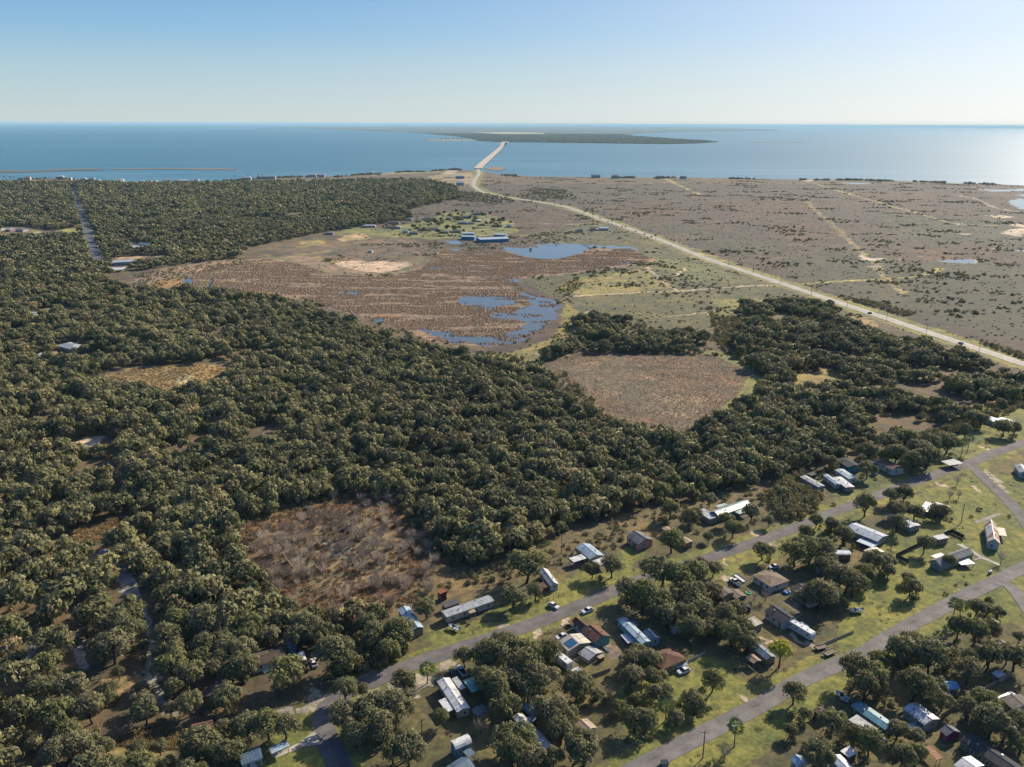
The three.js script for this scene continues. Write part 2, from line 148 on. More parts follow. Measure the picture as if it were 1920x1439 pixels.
  {n:"house",c:"house",l:"bright blue-roofed house with white fronts above the left oaks",x:-720.07,z:-1238.6,L:19.58,W:15.67,a:-0.18,h:3.2,r:1.6,t:"g",k:"brightblue",w:"white",i:0,p:[]},
  {n:"house",c:"house",l:"white and blue house beside the bright blue-roofed house",x:-700.81,z:-1234.95,L:12.57,W:13,a:0.11,h:3.2,r:1.4,t:"g",k:"bluewhite",w:"white",i:0,p:[]},
  {n:"house",c:"house",l:"white house with flat roof beside the long straight woodland street",x:-743.85,z:-1395.15,L:15.07,W:13,a:0.08,h:3.4,r:0.6,t:"g",k:"white",w:"white",i:0,p:[]},
  {n:"house",c:"house",l:"blue-grey house with pale drive in the mid left woods",x:-510.86,z:-1149.71,L:16.94,W:13.55,a:-0.11,h:3.2,r:1.6,t:"g",k:"bluegrey",w:"paleblue",i:0,p:[]},
  {n:"house",c:"house",l:"low white house beside the blue-grey house in the mid left woods",x:-509.92,z:-1123.98,L:10.17,W:13,a:0.03,h:3,r:1,t:"g",k:"white",w:"tan",i:0,p:[]},
  {n:"house",c:"building",l:"blue-walled metal building at the left of the courtyard group",x:-64.76,z:-1232.55,L:20.49,W:16.39,a:-0.19,h:5,r:1,t:"g",k:"bluewhite",w:"blue",i:0,p:[]},
  {n:"house",c:"building",l:"long low blue-walled metal building facing the marsh",x:-29.18,z:-1213.36,L:44.52,W:23.46,a:0.29,h:4.5,r:0.8,t:"g",k:"bluewhite",w:"blue",i:0,p:[]},
  {n:"house",c:"building",l:"pale grey metal building behind the long blue one",x:-17.15,z:-1255.38,L:19.46,W:15.57,a:-0.37,h:5,r:0.8,t:"g",k:"greywhite",w:"greywall",i:5,p:[]},
  {n:"house",c:"building",l:"small pale blue building at the back of the courtyard group",x:-67.8,z:-1273.39,L:18.06,W:14.45,a:0.03,h:4.5,r:0.6,t:"g",k:"bluewhite",w:"greywall",i:3,p:[]},
  {n:"house",c:"house",l:"low white roofed house on the green lawns beyond the marsh",x:-312.48,z:-1334.33,L:12.37,W:11,a:0.03,h:3,r:1.8,t:"h",k:"white",w:"greywall",i:0,g:"houses beyond the marsh",p:[]},
  {n:"house",c:"house",l:"low grey roofed house on the green lawns beyond the marsh",x:-294.42,z:-1359.94,L:13.51,W:11,a:0.03,h:3,r:1.8,t:"h",k:"grey",w:"cream",i:0,g:"houses beyond the marsh",p:[]},
  {n:"house",c:"house",l:"low brown roofed house on the green lawns beyond the marsh",x:-277.72,z:-1370.08,L:9.07,W:11,a:0.03,h:3,r:1.8,t:"h",k:"brown",w:"white",i:0,g:"houses beyond the marsh",p:[]},
  {n:"house",c:"house",l:"low grey roofed house on the green lawns beyond the marsh",x:-283.77,z:-1284.78,L:14.49,W:11,a:0.03,h:3,r:1.8,t:"h",k:"grey",w:"greywall",i:0,g:"houses beyond the marsh",p:[]},
  {n:"house",c:"house",l:"low pale grey roofed house on the green lawns beyond the marsh",x:-237.31,z:-1377.83,L:21.91,W:11,a:0.03,h:3,r:1.8,t:"h",k:"greywhite",w:"cream",i:0,g:"houses beyond the marsh",p:[]},
  {n:"house",c:"house",l:"low brown roofed house on the green lawns beyond the marsh",x:-198.95,z:-1366.06,L:19.94,W:11,a:0.03,h:3,r:1.8,t:"h",k:"brown",w:"white",i:0,g:"houses beyond the marsh",p:[]},
  {n:"house",c:"house",l:"low pale grey roofed house on the green lawns beyond the marsh",x:-187.08,z:-1363.22,L:8.14,W:11,a:0.03,h:3,r:1.8,t:"h",k:"greywhite",w:"greywall",i:0,g:"houses beyond the marsh",p:[]},
  {n:"house",c:"house",l:"low blue-grey roofed house on the green lawns beyond the marsh",x:-183.68,z:-1482.94,L:10.79,W:11,a:0.03,h:3,r:1.8,t:"h",k:"bluegrey",w:"cream",i:0,g:"houses beyond the marsh",p:[]},
  {n:"house",c:"house",l:"low blue-grey roofed house on the green lawns beyond the marsh",x:-168.43,z:-1305.54,L:9.55,W:11,a:0.03,h:3,r:1.8,t:"h",k:"bluegrey",w:"white",i:0,g:"houses beyond the marsh",p:[]},
  {n:"house",c:"house",l:"low grey-brown roofed house on the green lawns beyond the marsh",x:-153.96,z:-1291.42,L:15.47,W:11,a:0.03,h:3,r:1.8,t:"h",k:"greybrown",w:"greywall",i:0,g:"houses beyond the marsh",p:[]},
  {n:"house",c:"house",l:"low dark grey roofed house on the green lawns beyond the marsh",x:-144.74,z:-1333.24,L:15.07,W:11,a:0.03,h:3,r:1.8,t:"h",k:"greydark",w:"cream",i:0,g:"houses beyond the marsh",p:[]},
  {n:"house",c:"house",l:"low grey-brown roofed house on the green lawns beyond the marsh",x:-128.94,z:-1344.5,L:19.66,W:11,a:0.03,h:3,r:1.8,t:"h",k:"greybrown",w:"white",i:0,g:"houses beyond the marsh",p:[]},
  {n:"house",c:"house",l:"low grey roofed house on the green lawns beyond the marsh",x:-107.81,z:-1304.38,L:15.63,W:11,a:0.03,h:3,r:1.8,t:"h",k:"grey",w:"greywall",i:0,g:"houses beyond the marsh",p:[]},
  {n:"house",c:"house",l:"low dark grey roofed house on the green lawns beyond the marsh",x:-88.27,z:-1313.81,L:14.87,W:11,a:0.03,h:3,r:1.8,t:"h",k:"greydark",w:"cream",i:0,g:"houses beyond the marsh",p:[]},
  {n:"house",c:"house",l:"low dark grey roofed house on the green lawns beyond the marsh",x:-150.75,z:-1489.7,L:21.7,W:11,a:0.03,h:3,r:1.8,t:"h",k:"greydark",w:"white",i:0,g:"houses beyond the marsh",p:[]},
  {n:"house",c:"house",l:"low blue-grey roofed house on the green lawns beyond the marsh",x:-114.68,z:-1494.71,L:11.88,W:11,a:0.03,h:3,r:1.8,t:"h",k:"bluegrey",w:"greywall",i:0,g:"houses beyond the marsh",p:[]},
  {n:"house",c:"house",l:"low blue-grey roofed house on the green lawns beyond the marsh",x:-85.72,z:-1428.18,L:18.02,W:11,a:0.03,h:3,r:1.8,t:"h",k:"bluegrey",w:"cream",i:0,g:"houses beyond the marsh",p:[]},
  {n:"house",c:"house",l:"low white roofed house on the green lawns beyond the marsh",x:-60.11,z:-1462.92,L:10.68,W:11,a:0.03,h:3,r:1.8,t:"h",k:"white",w:"white",i:0,g:"houses beyond the marsh",p:[]},
  {n:"house",c:"house",l:"low dark grey roofed house on the green lawns beyond the marsh",x:-67.97,z:-1576.55,L:18.79,W:11,a:0.04,h:3,r:1.8,t:"h",k:"greydark",w:"greywall",i:0,g:"houses beyond the marsh",p:[]},
  {n:"house",c:"house",l:"low dark grey roofed house on the green lawns beyond the marsh",x:-20.45,z:-1480.86,L:15.73,W:11,a:0.03,h:3,r:1.8,t:"h",k:"greydark",w:"cream",i:0,g:"houses beyond the marsh",p:[]},
  {n:"house",c:"house",l:"low blue-grey roofed house on the green lawns beyond the marsh",x:-5.93,z:-1385,L:10.14,W:11,a:0.03,h:3,r:1.8,t:"h",k:"bluegrey",w:"white",i:0,g:"houses beyond the marsh",p:[]},
  {n:"house",c:"house",l:"low brown roofed house on the green lawns beyond the marsh",x:-26.03,z:-1390.97,L:17.59,W:11,a:0.03,h:3,r:1.8,t:"h",k:"brown",w:"greywall",i:0,g:"houses beyond the marsh",p:[]},
  {n:"house",c:"house",l:"low dark grey roofed house on the green lawns beyond the marsh",x:-203.9,z:-1429.64,L:19.88,W:11,a:0.03,h:3,r:1.8,t:"h",k:"greydark",w:"cream",i:0,g:"houses beyond the marsh",p:[]},
  {n:"house",c:"house",l:"low grey roofed house on the green lawns beyond the marsh",x:-70.74,z:-1428.66,L:11.39,W:11,a:0.03,h:3,r:1.8,t:"h",k:"grey",w:"white",i:0,g:"houses beyond the marsh",p:[]},
  {n:"house",c:"house",l:"low dark grey roofed house on the green lawns beyond the marsh",x:-85.81,z:-1520.87,L:22.17,W:11,a:0.03,h:3,r:1.8,t:"h",k:"greydark",w:"greywall",i:0,g:"houses beyond the marsh",p:[]},
  {n:"house",c:"house",l:"white hangar-like house with blue barrel roof beside the highway",x:147.82,z:-1349.72,L:15.26,W:13,a:0.03,h:3.5,r:1.5,t:"b",k:"bluewhite",w:"white",i:0,p:[]},
  {n:"house",c:"house",l:"white gabled house with dark roof beside the highway hangar",x:131.65,z:-1350.37,L:11.63,W:13,a:-0.21,h:3.2,r:1.6,t:"g",k:"greydark",w:"white",i:0,p:[]},
  {n:"house",c:"house",l:"low grey house left of the highway hangar",x:109.61,z:-1341.64,L:11.4,W:13,a:-0.13,h:3,r:1.4,t:"g",k:"grey",w:"white",i:0,p:[]},
  {n:"cabin",c:"cabin",l:"lone white cabin on the dry pan in front of the lawns",x:-189.22,z:-1100.11,L:5.82,W:7,a:-0.16,h:2.8,r:0.8,t:"g",k:"greywhite",w:"white",i:0,p:[]},
  {n:"cabin",c:"cabin",l:"tiny white hut standing in the upper pond",x:24.77,z:-1132.25,L:4.12,W:5,a:0.03,h:3,r:0.8,t:"g",k:"white",w:"white",i:0,p:[]},
  {n:"house",c:"house",l:"pale house among trees on the bay shore",x:-1435.84,z:-2504.99,L:15.5,W:11,a:0.06,h:8,r:3,t:"g",k:"greywhite",w:"creamwhite",i:0,g:"houses along the near bay shore",p:[]},
  {n:"house",c:"house",l:"pale house among trees on the bay shore",x:-1361.77,z:-2545.67,L:23.25,W:11,a:0.06,h:8,r:3,t:"h",k:"white",w:"creamwhite",i:0,g:"houses along the near bay shore",p:[]},
  {n:"house",c:"house",l:"pale house among trees on the bay shore",x:-1299.93,z:-2483.86,L:9,W:11,a:0.05,h:8,r:3,t:"g",k:"cream",w:"white",i:0,g:"houses along the near bay shore",p:[]},
  {n:"house",c:"house",l:"pale house among trees on the bay shore",x:-1245.19,z:-2459.1,L:10.33,W:11,a:0.05,h:8,r:3,t:"h",k:"cream",w:"white",i:0,g:"houses along the near bay shore",p:[]},
  {n:"house",c:"house",l:"pale house among trees on the bay shore",x:-1226.49,z:-2465.01,L:15.5,W:11,a:0.06,h:8,r:3,t:"g",k:"bluewhite",w:"white",i:0,g:"houses along the near bay shore",p:[]},
  {n:"house",c:"house",l:"pale house among trees on the bay shore",x:-1178.19,z:-2395.5,L:19.38,W:11,a:0.05,h:8,r:3,t:"h",k:"bluewhite",w:"white",i:0,g:"houses along the near bay shore",p:[]},
  {n:"house",c:"house",l:"pale house among trees on the bay shore",x:-1115.77,z:-2392.38,L:14.21,W:11,a:0.05,h:8,r:3,t:"g",k:"white",w:"white",i:0,g:"houses along the near bay shore",p:[]},
  {n:"house",c:"house",l:"pale house among trees on the bay shore",x:-1118.29,z:-2415.84,L:12.92,W:11,a:0.05,h:8,r:3,t:"h",k:"white",w:"white",i:0,g:"houses along the near bay shore",p:[]},
  {n:"house",c:"house",l:"pale house among trees on the bay shore",x:-1102.89,z:-2360.8,L:19.38,W:11,a:0.05,h:8,r:3,t:"g",k:"cream",w:"white",i:0,g:"houses along the near bay shore",p:[]},
  {n:"house",c:"house",l:"pale house among trees on the bay shore",x:-1110.52,z:-2369.22,L:10.33,W:11,a:0.06,h:8,r:3,t:"h",k:"bluewhite",w:"white",i:0,g:"houses along the near bay shore",p:[]},
  {n:"house",c:"house",l:"pale house among trees on the bay shore",x:-1006.34,z:-2328.51,L:15.5,W:11,a:0.05,h:8,r:3,t:"g",k:"greywhite",w:"white",i:0,g:"houses along the near bay shore",p:[]},
  {n:"house",c:"house",l:"pale house among trees on the bay shore",x:-1030.62,z:-2349.38,L:15.5,W:11,a:0.05,h:8,r:3,t:"h",k:"bluewhite",w:"white",i:0,g:"houses along the near bay shore",p:[]},
  {n:"house",c:"house",l:"pale house among trees on the bay shore",x:-1003.24,z:-2335.54,L:11.62,W:11,a:0.05,h:8,r:3,t:"g",k:"white",w:"creamwhite",i:0,g:"houses along the near bay shore",p:[]},
  {n:"house",c:"house",l:"pale house among trees on the bay shore",x:-936.82,z:-2392.32,L:24.54,W:11,a:0.05,h:8,r:3,t:"h",k:"white",w:"white",i:0,g:"houses along the near bay shore",p:[]},
  {n:"house",c:"house",l:"pale house among trees on the bay shore",x:-961.57,z:-2355.67,L:12.92,W:11,a:0.05,h:8,r:3,t:"g",k:"white",w:"creamwhite",i:0,g:"houses along the near bay shore",p:[]},
  {n:"house",c:"house",l:"pale house among trees on the bay shore",x:-1124.95,z:-2417.79,L:9.3,W:11,a:0.06,h:8,r:3,t:"h",k:"bluewhite",w:"creamwhite",i:0,g:"houses along the near bay shore",p:[]},
  {n:"house",c:"house",l:"pale house among trees on the bay shore",x:-1007.93,z:-2374.66,L:16.53,W:11,a:0.05,h:8,r:3,t:"g",k:"white",w:"creamwhite",i:0,g:"houses along the near bay shore",p:[]},
  {n:"house",c:"house",l:"pale house among trees on the bay shore",x:-934.28,z:-2366.94,L:28,W:11,a:0.05,h:8,r:3,t:"h",k:"white",w:"white",i:0,g:"houses along the near bay shore",p:[]},
  {n:"house",c:"house",l:"pale house among trees on the bay shore",x:-982.31,z:-2390.59,L:12.92,W:11,a:0.06,h:8,r:3,t:"g",k:"cream",w:"white",i:0,g:"houses along the near bay shore",p:[]},
  {n:"house",c:"house",l:"pale house among trees on the bay shore",x:-922.48,z:-2368.27,L:25.83,W:11,a:0.05,h:8,r:3,t:"h",k:"white",w:"creamwhite",i:0,g:"houses along the near bay shore",p:[]},
  {n:"house",c:"house",l:"pale house among trees on the bay shore",x:-909.6,z:-2434.42,L:11.37,W:11,a:0.06,h:8,r:3,t:"g",k:"white",w:"white",i:0,g:"houses along the near bay shore",p:[]},
  {n:"house",c:"house",l:"pale house among trees on the bay shore",x:-793.65,z:-2530.29,L:23.25,W:11,a:0.05,h:8,r:3,t:"h",k:"white",w:"white",i:0,g:"houses along the near bay shore",p:[]},
  {n:"house",c:"house",l:"pale house among trees on the bay shore",x:-770.31,z:-2591.86,L:25.83,W:11,a:0.05,h:8,r:3,t:"g",k:"bluewhite",w:"white",i:0,g:"houses along the near bay shore",p:[]},
  {n:"house",c:"house",l:"pale house among trees on the bay shore",x:-736.4,z:-2587.08,L:23.25,W:11,a:0.05,h:8,r:3,t:"h",k:"bluewhite",w:"white",i:0,g:"houses along the near bay shore",p:[]},
  {n:"house",c:"house",l:"pale house among trees on the bay shore",x:-760.5,z:-2586.97,L:28,W:11,a:0.06,h:8,r:3,t:"g",k:"white",w:"white",i:0,g:"houses along the near bay shore",p:[]},
  {n:"house",c:"house",l:"pale house among trees on the bay shore",x:-635.91,z:-2686.73,L:25.83,W:11,a:0.06,h:8,r:3,t:"h",k:"white",w:"white",i:0,g:"houses along the near bay shore",p:[]},
  {n:"house",c:"house",l:"pale house among trees on the bay shore",x:-604.66,z:-2678.45,L:20.67,W:11,a:0.06,h:8,r:3,t:"g",k:"white",w:"white",i:0,g:"houses along the near bay shore",p:[]},
  {n:"house",c:"house",l:"pale house among trees on the bay shore",x:-476.17,z:-2823.55,L:26.16,W:11,a:0.06,h:8,r:3,t:"h",k:"cream",w:"white",i:0,g:"houses along the near bay shore",p:[]},
  {n:"house",c:"house",l:"pale house among trees on the bay shore",x:-443.21,z:-2811.86,L:13.08,W:11,a:0.06,h:8,r:3,t:"g",k:"cream",w:"white",i:0,g:"houses along the near bay shore",p:[]},
  {n:"house",c:"house",l:"pale house among trees on the bay shore",x:-164.44,z:-2636.2,L:28,W:11,a:0.06,h:8,r:3,t:"h",k:"white",w:"paleblue",i:0,g:"houses along the near bay shore",p:[]},
  {n:"house",c:"house",l:"pale house among trees on the bay shore",x:-146.88,z:-2350.4,L:21.8,W:11,a:0.05,h:8,r:3,t:"g",k:"white",w:"white",i:0,g:"houses along the near bay shore",p:[]},
  {n:"house",c:"house",l:"pale house among trees on the bay shore",x:-216.82,z:-3127.97,L:28,W:11,a:0.07,h:8,r:3,t:"h",k:"bluewhite",w:"white",i:0,g:"houses along the near bay shore",p:[]},
  {n:"house",c:"house",l:"pale house among trees on the bay shore",x:266.06,z:-2714.69,L:28,W:11,a:0.06,h:8,r:3,t:"g",k:"bluewhite",w:"paleblue",i:0,g:"houses along the near bay shore",p:[]},
  {n:"house",c:"house",l:"pale house among trees on the bay shore",x:324.41,z:-2681.57,L:24.22,W:11,a:0.06,h:8,r:3,t:"h",k:"tan",w:"white",i:0,g:"houses along the near bay shore",p:[]},
  {n:"house",c:"house",l:"pale house among trees on the bay shore",x:461.81,z:-2675.42,L:16.15,W:11,a:0.06,h:8,r:3,t:"g",k:"white",w:"cream",i:0,g:"houses along the near bay shore",p:[]},
  {n:"house",c:"house",l:"pale house among trees on the bay shore",x:539.47,z:-2680.09,L:20.18,W:11,a:0.06,h:8,r:3,t:"h",k:"white",w:"paleblue",i:0,g:"houses along the near bay shore",p:[]}];
const SHORTS = ["long white-roofed home by the fan palm","teal carport","grey-roofed tan shed","dark blue-grey shed","tree-covered white-roofed home","blue barn-style cabin","grey-blue roofed house at the bottom edge","tan metal-roofed shed","light blue metal-roofed house","small white canopy","rust-red shed","long cream single-wide home","narrow white house","pale yellow house","pink-walled house","long tan trailer","pale green-roofed ranch house","leftmost white trailer in the row","small dark shed","blue and white roofed trailer","flat white-roofed trailer near the street","bright white trailer","turquoise-walled house","long white-walled brown-roofed house","little white shed","little pale blue shed","white metal carport at the junction","brown hip-roofed house above the junction","long pale blue two-part trailer","white house at the right edge","white-roofed dark house on the lawn","worn white trailer","silver striped-roof home","white cube shed","orange-brown trailer","small pale green shed","grey box shed","long grey house","rust-streaked white barn house","wide beige house with the blue roof panel","rust-brown gabled house by the street","teal-walled rust-roofed house","turquoise trailer","pale blue gabled shed","small white flat-roofed shed","small white camper under oaks","brown hip-roofed house on the shaded lawn","tan hip-roofed house","grey-brown twin-roofed house","dark-gabled white house behind oaks","slate-roofed white house","narrow pale blue canopy","cream flat-roofed workshop","tiny dark shed","long home behind the willow","tan fabric canopy","long olive teal-roofed trailer","long plain white roof","pale roofed shed","brown flat-roofed shed","grey-white worn-roofed house","small bright-blue-roofed house","magenta shed","very long olive dark-roofed home","white-roofed house below the magenta shed","beige tan-roofed house at the right edge","small pale shed","narrow rusted roof","little white-roofed shed","white-roofed trailer at the bottom edge","blue and white roofed home at the bottom edge","white shed by the fan palms","tan shed by the side street","long low brown-roofed house","teal-green shed","small rounded white camper","small rust-roofed white cabin","brown-roofed house by the dirt track","light blue house at the bottom edge","white flat carport","grey hip-roofed house in the left woods","white-roofed house in the left woods","long pale roof deep in the left woods","small grey peaked roof deep in the left woods","pale roof at the left edge of the woods","blue-white roof under trees right of the woodland driveway","low white roof beside the woodland driveway","long blue-white building at the marsh edge","blue metal building"];
const TREES = [[-83.2,-202.5,4.6,77,0],[-82.8,-214.1,5.7,77,1],[-56.6,-219.8,6.3,75,0],[-68.4,-212.4,6.6,75,1],[-50.7,-218,4.5,75,2],[-49.1,-205.5,4,75,3],[-75,-180.8,3.9,78,0],[-73.3,-189.5,4.2,78,1],[-62.9,-190,4,79,0],[-67.7,-189.5,4.6,79,1],[-46,-193.1,5.3,79,2],[-42.6,-186.2,4.7,79,3],[-19.7,-195.4,2.6,0,0],[-31.2,-206.2,2.3,0,1],[-32.5,-210.8,3.5,0,2],[-32.8,-210.6,3.7,0,3],[-33.7,-196.9,4.9,0,4],[-32.8,-194.2,5.4,0,5],[-39.5,-194.7,6.1,0,6],[-44.5,-207.2,2.1,0,7],[-69.5,-232.3,4.7,74,0],[-63.2,-233.7,5.2,74,1],[-48.9,-239.5,4.3,9,0],[-37.4,-232.5,5.2,9,1],[-37.4,-231.8,5.9,9,2],[-43.7,-231,5.2,9,3],[-39.1,-224.1,4.2,9,4],[-27.3,-180.1,4.6,5,0],[-28.4,-181.8,4.9,5,1],[-31.7,-180.7,4,5,2],[-36,-188.7,4.8,5,3],[-29.6,-248.5,4.3,8,0],[5.8,-272.6,7.7,12,0],[8.7,-260.7,3.3,12,1],[0.9,-256,4.7,11,0],[-8.3,-210.8,4.5,1,0],[-0.9,-209.5,4.5,1,1],[-14.6,-222,3.4,1,2],[-7.3,-222,5.7,1,3],[-2.3,-222.1,5.7,1,4],[3.1,-215,5.6,1,5],[-1,-228.9,4.3,1,6],[-3.9,-232,3.2,1,7],[22.1,-208.9,3.5,44,0],[11.3,-221.4,4.9,44,1],[25.6,-206.3,2.5,44,2],[6.3,-219.9,6.2,44,3],[36.7,-211.7,4,44,4],[5.1,-205.5,4.9,3,0],[-1.2,-197.4,4.7,3,1],[8.7,-208.9,5.9,3,2],[-4.7,-206.1,4.9,2,0],[3.2,-185.2,5,4,0],[11.1,-194.4,5.4,4,1],[14,-188.1,4.1,4,2],[-1.1,-185.2,4.7,4,3],[5.1,-178.8,4.2,4,4],[11.6,-179.9,3.1,4,5],[0.8,-178.8,4.6,4,6],[15.5,-193.3,4.2,7,0],[18.4,-182.1,4.9,7,1],[19.2,-205,5.1,7,2],[19.6,-179.9,4.6,7,3],[31.9,-201.2,2.4,7,4],[35,-193.4,4,7,5],[38.2,-192.8,3.5,7,6],[37.3,-203.8,2.7,7,7],[47.7,-195.8,2.6,7,8],[43.2,-219.4,4.1,46,0],[40.5,-226.1,3.2,46,1],[38.4,-220.9,3.9,46,2],[43.6,-211.1,4,46,3],[61.1,-210.4,3.8,46,4],[53.9,-203.9,3.2,46,5],[44.4,-203.2,4.1,46,6],[54.5,-200.7,2.9,46,7],[42.4,-261,5.1,42,0],[53.4,-243.8,5.1,45,0],[59.2,-243,5,45,1],[60.1,-235.6,4.6,45,2],[64.6,-245.6,5.7,45,3],[66.1,-238.3,3.2,45,4],[61.5,-250,4.1,45,5],[51.3,-251.7,6.3,45,6],[56.9,-252.6,4.2,45,7],[66.2,-250,3.9,45,8],[46.6,-254.4,6.1,45,9],[72.5,-261.4,4.3,48,0],[67.5,-269.9,5.3,48,1],[67.2,-270,5.8,48,2],[76.9,-277.4,3.6,48,3],[63.7,-255.4,6.4,48,4],[61.6,-265.9,7.2,48,5],[72.8,-280.5,3.2,48,6],[56.6,-270.9,7.1,48,7],[30.7,-275.9,3.4,13,0],[38.2,-276.5,4.5,13,1],[99.6,-290.3,4.4,47,0],[77.9,-248.8,4.1,52,0],[76.2,-237.2,4.7,52,1],[73,-243.8,4.4,52,2],[70.1,-237.8,4,52,3],[77.2,-230.3,3.9,54,0],[72.3,-232.6,4.3,54,1],[122,-280.8,4.8,35,0],[120.4,-277.3,4.8,35,1],[117,-287.1,6.3,35,2],[122.2,-288,5.1,35,3],[121,-271.7,5.5,35,4],[110.8,-285.5,5.8,35,5],[121.8,-268.2,5.1,35,6],[123.3,-266.7,5.2,35,7],[132.7,-272,4.7,35,8],[113.9,-259.6,4.5,49,0],[109.1,-255.6,5.9,49,1],[113.8,-258.3,4.9,49,2],[104.1,-254.9,4.2,49,3],[124.5,-263.2,5.5,49,4],[85.1,-198.2,2.2,59,0],[90.3,-191.2,4.7,59,1],[84.2,-205.2,3.9,59,2],[105.9,-206.9,4.6,56,0],[110.6,-207.5,3.5,56,1],[110.3,-212.1,4.7,56,2],[105.7,-213.8,5.1,56,3],[128.3,-209.3,3.8,61,0],[125.1,-210.4,2.7,61,1],[140.7,-214.6,4.7,61,2],[131.3,-219.3,6.1,61,3],[138.2,-201.7,4.5,61,4],[126.8,-224.2,4.2,61,5],[123.6,-223.6,5.3,61,6],[116.5,-221.4,3.7,61,7],[136.3,-230.3,3.1,61,8],[130.7,-230.8,4,61,9],[120,-206.5,5.6,60,0],[127.2,-202.7,3.5,60,1],[151.8,-222.5,4.6,66,0],[145.8,-222,3.4,66,1],[152.9,-224.8,3.7,66,2],[159.2,-221.3,5.1,66,3],[139.7,-222.9,3.7,66,4],[132.5,-199,3.4,62,0],[137.8,-196.5,4,65,0],[142.2,-191.5,4.3,65,1],[134.4,-191,4.9,63,0],[139.7,-184.8,3.6,63,1],[137.7,-189.5,4.5,63,2],[96,-189.3,2.9,57,0],[97.8,-183.7,4.2,68,0],[108.4,-190.3,3.5,58,0],[106.1,-181.4,3.2,58,1],[110.5,-182.4,2.5,67,0],[112.3,-188.4,2.9,67,1],[83.2,-180,4.3,69,0],[78.6,-191.2,2.3,70,0],[188.3,-325.8,3.4,30,0],[186.1,-326.8,4,30,1],[178.9,-341.7,4.7,30,2],[172.2,-340.5,3.8,30,3],[168.4,-327.7,4.5,31,0],[175.8,-324.7,4.2,31,1],[163.2,-313.8,4.3,31,2],[155.8,-328.6,5.3,31,3],[136.8,-314.5,3.1,32,0],[135,-313.5,3.6,32,1],[130.2,-317.4,3.1,32,2],[145,-282.2,4.2,33,0],[140.1,-282.1,5.1,33,1],[136.5,-302.4,4.2,33,2],[143.1,-275.9,3,33,3],[148.9,-272.9,2.7,33,4],[170.8,-285.6,2.8,37,0],[166.1,-295.6,3.9,37,1],[166.5,-251.1,3,71,0],[170.3,-250,2.7,71,1],[163.1,-251.1,3.7,71,2],[169.9,-256.2,1.6,71,3],[146,-264.1,4.2,71,4],[124.7,-290.2,4,34,0],[136.2,-302.4,4.2,34,1],[119.6,-300.5,3.2,34,2],[123.1,-309.7,3,34,3],[64.5,-295.7,5.6,15,0],[75.7,-315,4.6,15,1],[81.4,-304.7,2.5,15,2],[68.9,-324.9,4.7,15,3],[103.9,-323.1,3.9,16,0],[89.3,-337.6,3.8,16,1],[91.9,-319,3.6,16,2],[110.2,-318.2,2.8,16,3],[79.8,-321.9,3.4,16,4],[92.4,-308.5,4.5,16,5],[159.4,-381.5,3.8,22,0],[169.8,-394.5,3.2,22,1],[182.4,-391.3,6.1,25,0],[173.5,-369.6,5.1,24,0],[195.5,-388.2,6,23,0],[198.5,-377.3,5.5,23,1],[198.3,-404.9,6.3,23,2],[208.7,-382,7.3,26,0],[218.5,-400,6.2,26,1],[209,-393.2,7.5,26,2],[209.6,-408.5,7,26,3],[228.6,-408.7,5.2,27,0],[249.3,-423.4,4.2,27,1],[228.4,-401.7,6.9,27,2],[267.7,-441,4.4,28,0],[278.6,-427.4,4.2,28,1],[273.1,-427.4,5.8,28,2],[263.8,-443,6,28,3],[161.3,-238.4,3.7,72,0],[153.8,-234.3,4.5,72,1],[169.4,-235.9,2.5,72,2],[158.9,-224.8,3.4,72,3],[150,-238.3,4.2,72,4]];
